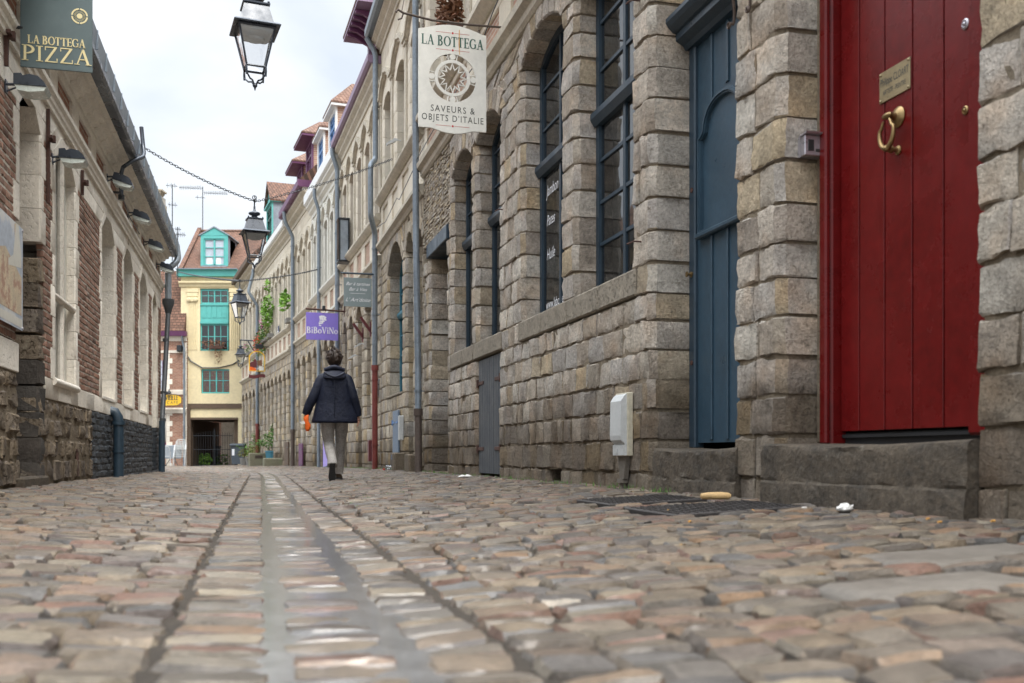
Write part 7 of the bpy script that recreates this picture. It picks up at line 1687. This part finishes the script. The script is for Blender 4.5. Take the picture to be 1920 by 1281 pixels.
o = root('stone_trough', 'mossy square stone trough with two panels coloured dark as if recessed under the dark shrub', 'stone trough', gp(500, 41.0), radians(22)); b_ = MB(); b_.box(-.72, .6, -.25, .2, -.1, .52, bev=.03); b_.build('block', 'trough', o); b_ = MB(); b_.box(-.5, -.2, -.256, -.25, .30, .42); b_.box(.05, .35, -.256, -.25, .30, .42); b_.build('dark_recess_plate', 'recess_shade', o)  # raised plates whose dark colour imitates the shade of a recess
b_ = MB(); b_.box(-.55, .55, -.25, .22, -.1, .30, bev=.04); o = b_.build('stone_block', 'trough'); o.location = gp(521, 38.3); o.rotation_euler = (0, 0, radians(20)); tag(o, 'low rough stone block lying at the wall foot by the dark shrub', 'stone block')
b_ = MB(); b_.box(-.3, .3, -.2, .2, 0, .55, bev=.03); o = b_.build('stone_block', 'oldstone'); o.location = gp(528, 39.3); o.rotation_euler = (0, 0, radians(20)); tag(o, 'taller pale stone block behind the low rough one', 'stone block')
def wbin(lab, loc, rz=0.0, h=1.05, w_=.58, m='bin', grp='grey wheelie bins'):
    o = root('wheelie_bin', lab, 'bin', loc, rz, grp); b_ = MB(); b_.prism([(-w_ * .42, .04), (w_ * .42, .04), (w_ * .5, h - .1), (-w_ * .5, h - .1)], 'y', -.3, .3); b_.build('body', m, o)
    b_ = MB(); b_.prism([(-.36, h - .1), (.36, h - .1), (.38, h - .03), (.30, h + .02), (-.30, h), (-.36, h - .04)], 'x', -w_ * .54, w_ * .54); b_.box(-w_ * .5, w_ * .5, .36, .42, h - .1, h - .06); b_.build('lid', m, o)
    for sx in (-1, 1): b_ = MB(); b_.lathe([(.03, -.03), (.10, -.03), (.10, .03), (.03, .03)], (sx * w_ * .42, .24 if m == 'bin' else .2, .10), 16, axis='x'); b_.build('wheel', 'black', o)
    b_ = MB(); b_.box(-w_ * .40, -w_ * .22, -.306, -.30, h * .45, h * .75); b_.build('sticker', 'letwhite', o); return o
wbin('dark grey wheelie bin standing at the corner of the yellow house', gp(450, 49.2), radians(-8), 1.05, .72); wbin('dark bin standing deep inside the yellow house passage', gp(401, 56.0), radians(5), 1.05, .62)
# flower boxes and climbing plants on the upper sills
def sillplant(lab, seg, s, z, w_, parts, grp='window box plants on the upper sills', stems=True):
    o = root('window_box', lab, 'window box', tuple(W(seg, s, .12, z)), wall_frame(seg), grp); b_ = MB(); b_.box(-w_ / 2, w_ / 2, -.08, .14, 0, .18, bev=.015); b_.build('box', 'pot' if seg else 'rust', o)
    for nm, m, lst in parts:
        b_ = MB(); [b_.leaves((x, y, zz), r, n, sz, sq=sq, hang=hg) for (x, y, zz, r, n, sz, sq, hg) in lst]; b_.build(nm, m, o)
    return o
sillplant('window box overflowing with red geraniums beside the far lantern pipe', 5, 6.9, 4.97, 1.5, [('foliage', 'leaf', [(0, .12, .25, .45, 420, .06, (1.8, .6, .8), .5)]), ('flowers', 'flowerred', [(0, .2, .2, .42, 150, .055, (1.7, .5, .9), .45)])])
sillplant('window box with pink flowers under the bright green climbing plant', 5, 5.7, 4.97, .8, [('foliage', 'leaf', [(0, .1, .5, .4, 260, .06, (1, .6, 1.1), .1)]), ('flowers', 'flowerpink', [(-.1, .15, .7, .3, 40, .05, (1, .6, 1), 0)])])
sillplant('window box with tall bright green climbing plant', 5, 4.6, 4.97, .7, [('foliage', 'leafbright', [(0, .12, 1.15, .55, 420, .08, (.9, .5, 1.2), .2), (.1, .1, 2.1, .25, 70, .07, (.8, .5, 1.3), 0)]), ('flowers', 'leafyellow', [(-.1, .15, .35, .25, 60, .06, (1, .5, 1), .3)])])
sillplant('window box with broad pointed green leaves by the middle grey pipe', 4, 4.3, 4.97, .4, [('foliage', 'leafbright', [(.0, .2, .8, .38, 60, .14, (1, .6, 1.0), 0)])])
sillplant('window box with dusky purple plants beside the far wall lantern', 6, 2.9, 4.92, 1.0, [('foliage', 'leaf', [(0, .12, .3, .3, 120, .05, (1.5, .6, .8), 0)]), ('flowers', 'flowerpink', [(0, .12, .35, .3, 60, .045, (1.5, .6, .8), 0)])])
sillplant('window box with dry brown grasses above the cut-out sun sign', 0, 12.15, 5.66, .7, [('foliage', 'leafbrown', [(0, .05, .45, .3, 500, .06, (1.0, .6, 1.6), 0)])])
fb = root('window_box', 'window box of withered brown plants on the yellow facade', 'window box', (YX(402), YD - .1, YZ(655)), 0, 'window box plants on the upper sills'); b_ = MB(); b_.box(-.2, .5, -.2, 0, 0, .16, bev=.01); b_.build('box', 'rust', fb)
b_ = MB(); b_.leaves((.0, -.1, .30), .35, 300, .05, sq=(2.0, .5, .6), hang=.2); b_.leaves((.25, -.12, -.1), .25, 90, .05, sq=(.9, .4, 1.4), hang=.5); b_.build('foliage', 'leafbrown', fb)
# gate in the passage and growth behind it
Gt = root('iron_gate', 'thin barred iron gate closing the passage below the yellow house', 'gate', (YX(397), YD + .2, -.36)); b_ = MB()
for k in range(17): x = -1.0 + 2.0 * k / 16; b_.tube([(x, 0, 0), (x, 0, 1.75 + .12 * sin(pi * k / 16))], .010, 5)
b_.build('bars', 'iron', Gt); b_ = MB(); b_.box(-1.02, 1.02, -.015, .015, .9, .93); b_.box(-1.02, 1.02, -.015, .015, .08, .11); b_.box(-1.02, 1.02, -.015, .015, 1.62, 1.65); b_.tube([(.08, -.02, 0), (.08, -.02, 2.0)], .03, 6); b_.build('rails', 'iron', Gt)
for i, (x, D, n, lab) in enumerate(((383, 53.0, 420, 'green weeds growing inside the passage behind the gate'), (417, 55.5, 160, 'smaller green weeds at the far brick wall of the passage'))):
    p = onroad(x, 0, D); b_ = MB(); b_.leaves((0, 0, .35), .42, n, .08, sq=(1, .6, .9)); o = b_.build('weed_clump', 'leafbright'); o.location = (p[0], p[1], -.35); tag(o, lab, 'weeds', 'weeds in the passage')
# cafe chairs, table and closed parasol
def chair(lab, loc, rz, grp='aluminium cafe chairs', first=[None]):
    if first[0] is None:
        o = root('cafe_chair', lab, 'chair', loc, rz, grp)
        for sx in (-1, 1):
            b_ = MB(); b_.tube([(sx * .25, -.22, 0), (sx * .25, -.2, .40), (sx * .25, .0, .64), (sx * .24, .2, .64)], .015, 6); b_.build('leg', 'steelw', o); b_ = MB(); b_.tube([(sx * .24, .26, 0), (sx * .23, .18, .44), (sx * .21, .24, .84)], .015, 6); b_.build('leg', 'steelw', o)
        b_ = MB(); b_.box(-.23, .23, -.22, .2, .43, .455, bev=.008); b_.build('seat', 'plasticgrey', o)
        b_ = MB(); b_.tube([(.21, .24, .82), (.14, .25, .90), (-.14, .25, .90), (-.21, .24, .82)], .015, 6); 
        for k in range(5): x = -.14 + .07 * k; b_.tube([(x, .19, .47), (x, .25, .89)], .009, 5)
        b_.build('backrest', 'plasticgrey', o); first[0] = o; return o
    c = copy_tree(first[0]); c.location = loc; c.rotation_euler = (0, 0, rz); c['label'] = lab; c['group'] = grp; return c
M['steelw'] = mat('polished_aluminium_tube', (.66,.67,.68), .35, metal=.3)
xc = onroad(309, 0, 46.5); chair('single aluminium chair by the dark drainpipe foot', xc, radians(200))
xs_ = onroad(336.5, 0, 46.0)
for k, lab in enumerate(('bottom chair of the stack beside the drainpipe of the cafe', 'second chair up in the stack', 'third chair up in the stack', 'fourth chair up in the stack', 'top chair of the stack')): chair(lab, (xs_[0], xs_[1] + .03 * k, xs_[2] + .085 * k), radians(12))
o = root('cafe_table', 'grey folding table tilted behind the cafe chairs', 'table', onroad(322, 0, 47.2)); b_ = MB(); b_.box(-.45, .45, -.02, .02, .35, .98, bev=.01); b_.build('tabletop', 'zincroof', o); b_ = MB(); b_.tube([(-.3, 0, 0), (0, .1, .5)], .018, 6); b_.tube([(.3, 0, 0), (0, .1, .5)], .018, 6); b_.build('legs', 'iron', o)
o = root('closed_parasol', 'folded white parasol standing half behind the dark drainpipe', 'parasol', onroad(302.5, 0, 44.0)); b_ = MB(); b_.tube([(0, 0, 0), (0, 0, 3.3)], .025, 8); b_.lathe([(.22, 0), (.22, .06), (.05, .08)], n=14); b_.build('pole', 'iron', o)
b_ = MB(); loft(b_, [((0, 0, z), r, r, (XA, YA)) for z, r in ((.95, .10), (1.1, .19), (1.5, .21), (2.2, .17), (2.9, .09), (3.25, .03))], 20, fold=.12, seed=2); b_.build('canopy', 'paper', o, smooth='all')
# a wall cable on the frieze of the near houses
def cable(lab, pts, r=.007):
    q = MB(); P = [Vector(p) for p in pts]; q.tube([tuple(p - P[0]) for p in P], r, 5); o = q.build('wall_cable', 'iron', None, smooth=True); o.location = P[0]; tag(o, lab, 'cable', 'cables on the house fronts')
cable('thin black cable sagging along the frieze right of the sun sign', [W(0, 8.9, .15, 5.3), W(0, 10.0, .13, 5.18), W(0, 11.0, .12, 4.95), W(0, 12.4, .12, 5.02), W(0, 14.9, .12, 4.95)])
cable('black cable along the panelled frieze left of the sun sign', [W(1, .1, .12, 4.9), W(1, 1.6, .14, 4.72), W(1, 2.0, .12, 4.85), W(1, 3.4, .12, 4.74), W(1, 4.6, .12, 4.9)])
cable('thick cable drooping across the yellow facade under the middle floor', [(YX(347), YD - .05, YZ(660)), (YX(358), YD - .05, YZ(677)), (YX(380), YD - .05, YZ(690)), (YX(410), YD - .05, YZ(690)), (YX(436), YD - .05, YZ(684)), (YX(449), YD - .05, YZ(676))], .03)
cable('dark cable dropping from the near end of the left-hand frieze', [WL(4.0, .02, 3.95), WL(5.0, .14, 3.74), WL(6.3, .15, 3.70), WL(7.4, .15, 3.84)], .008)
near_house()
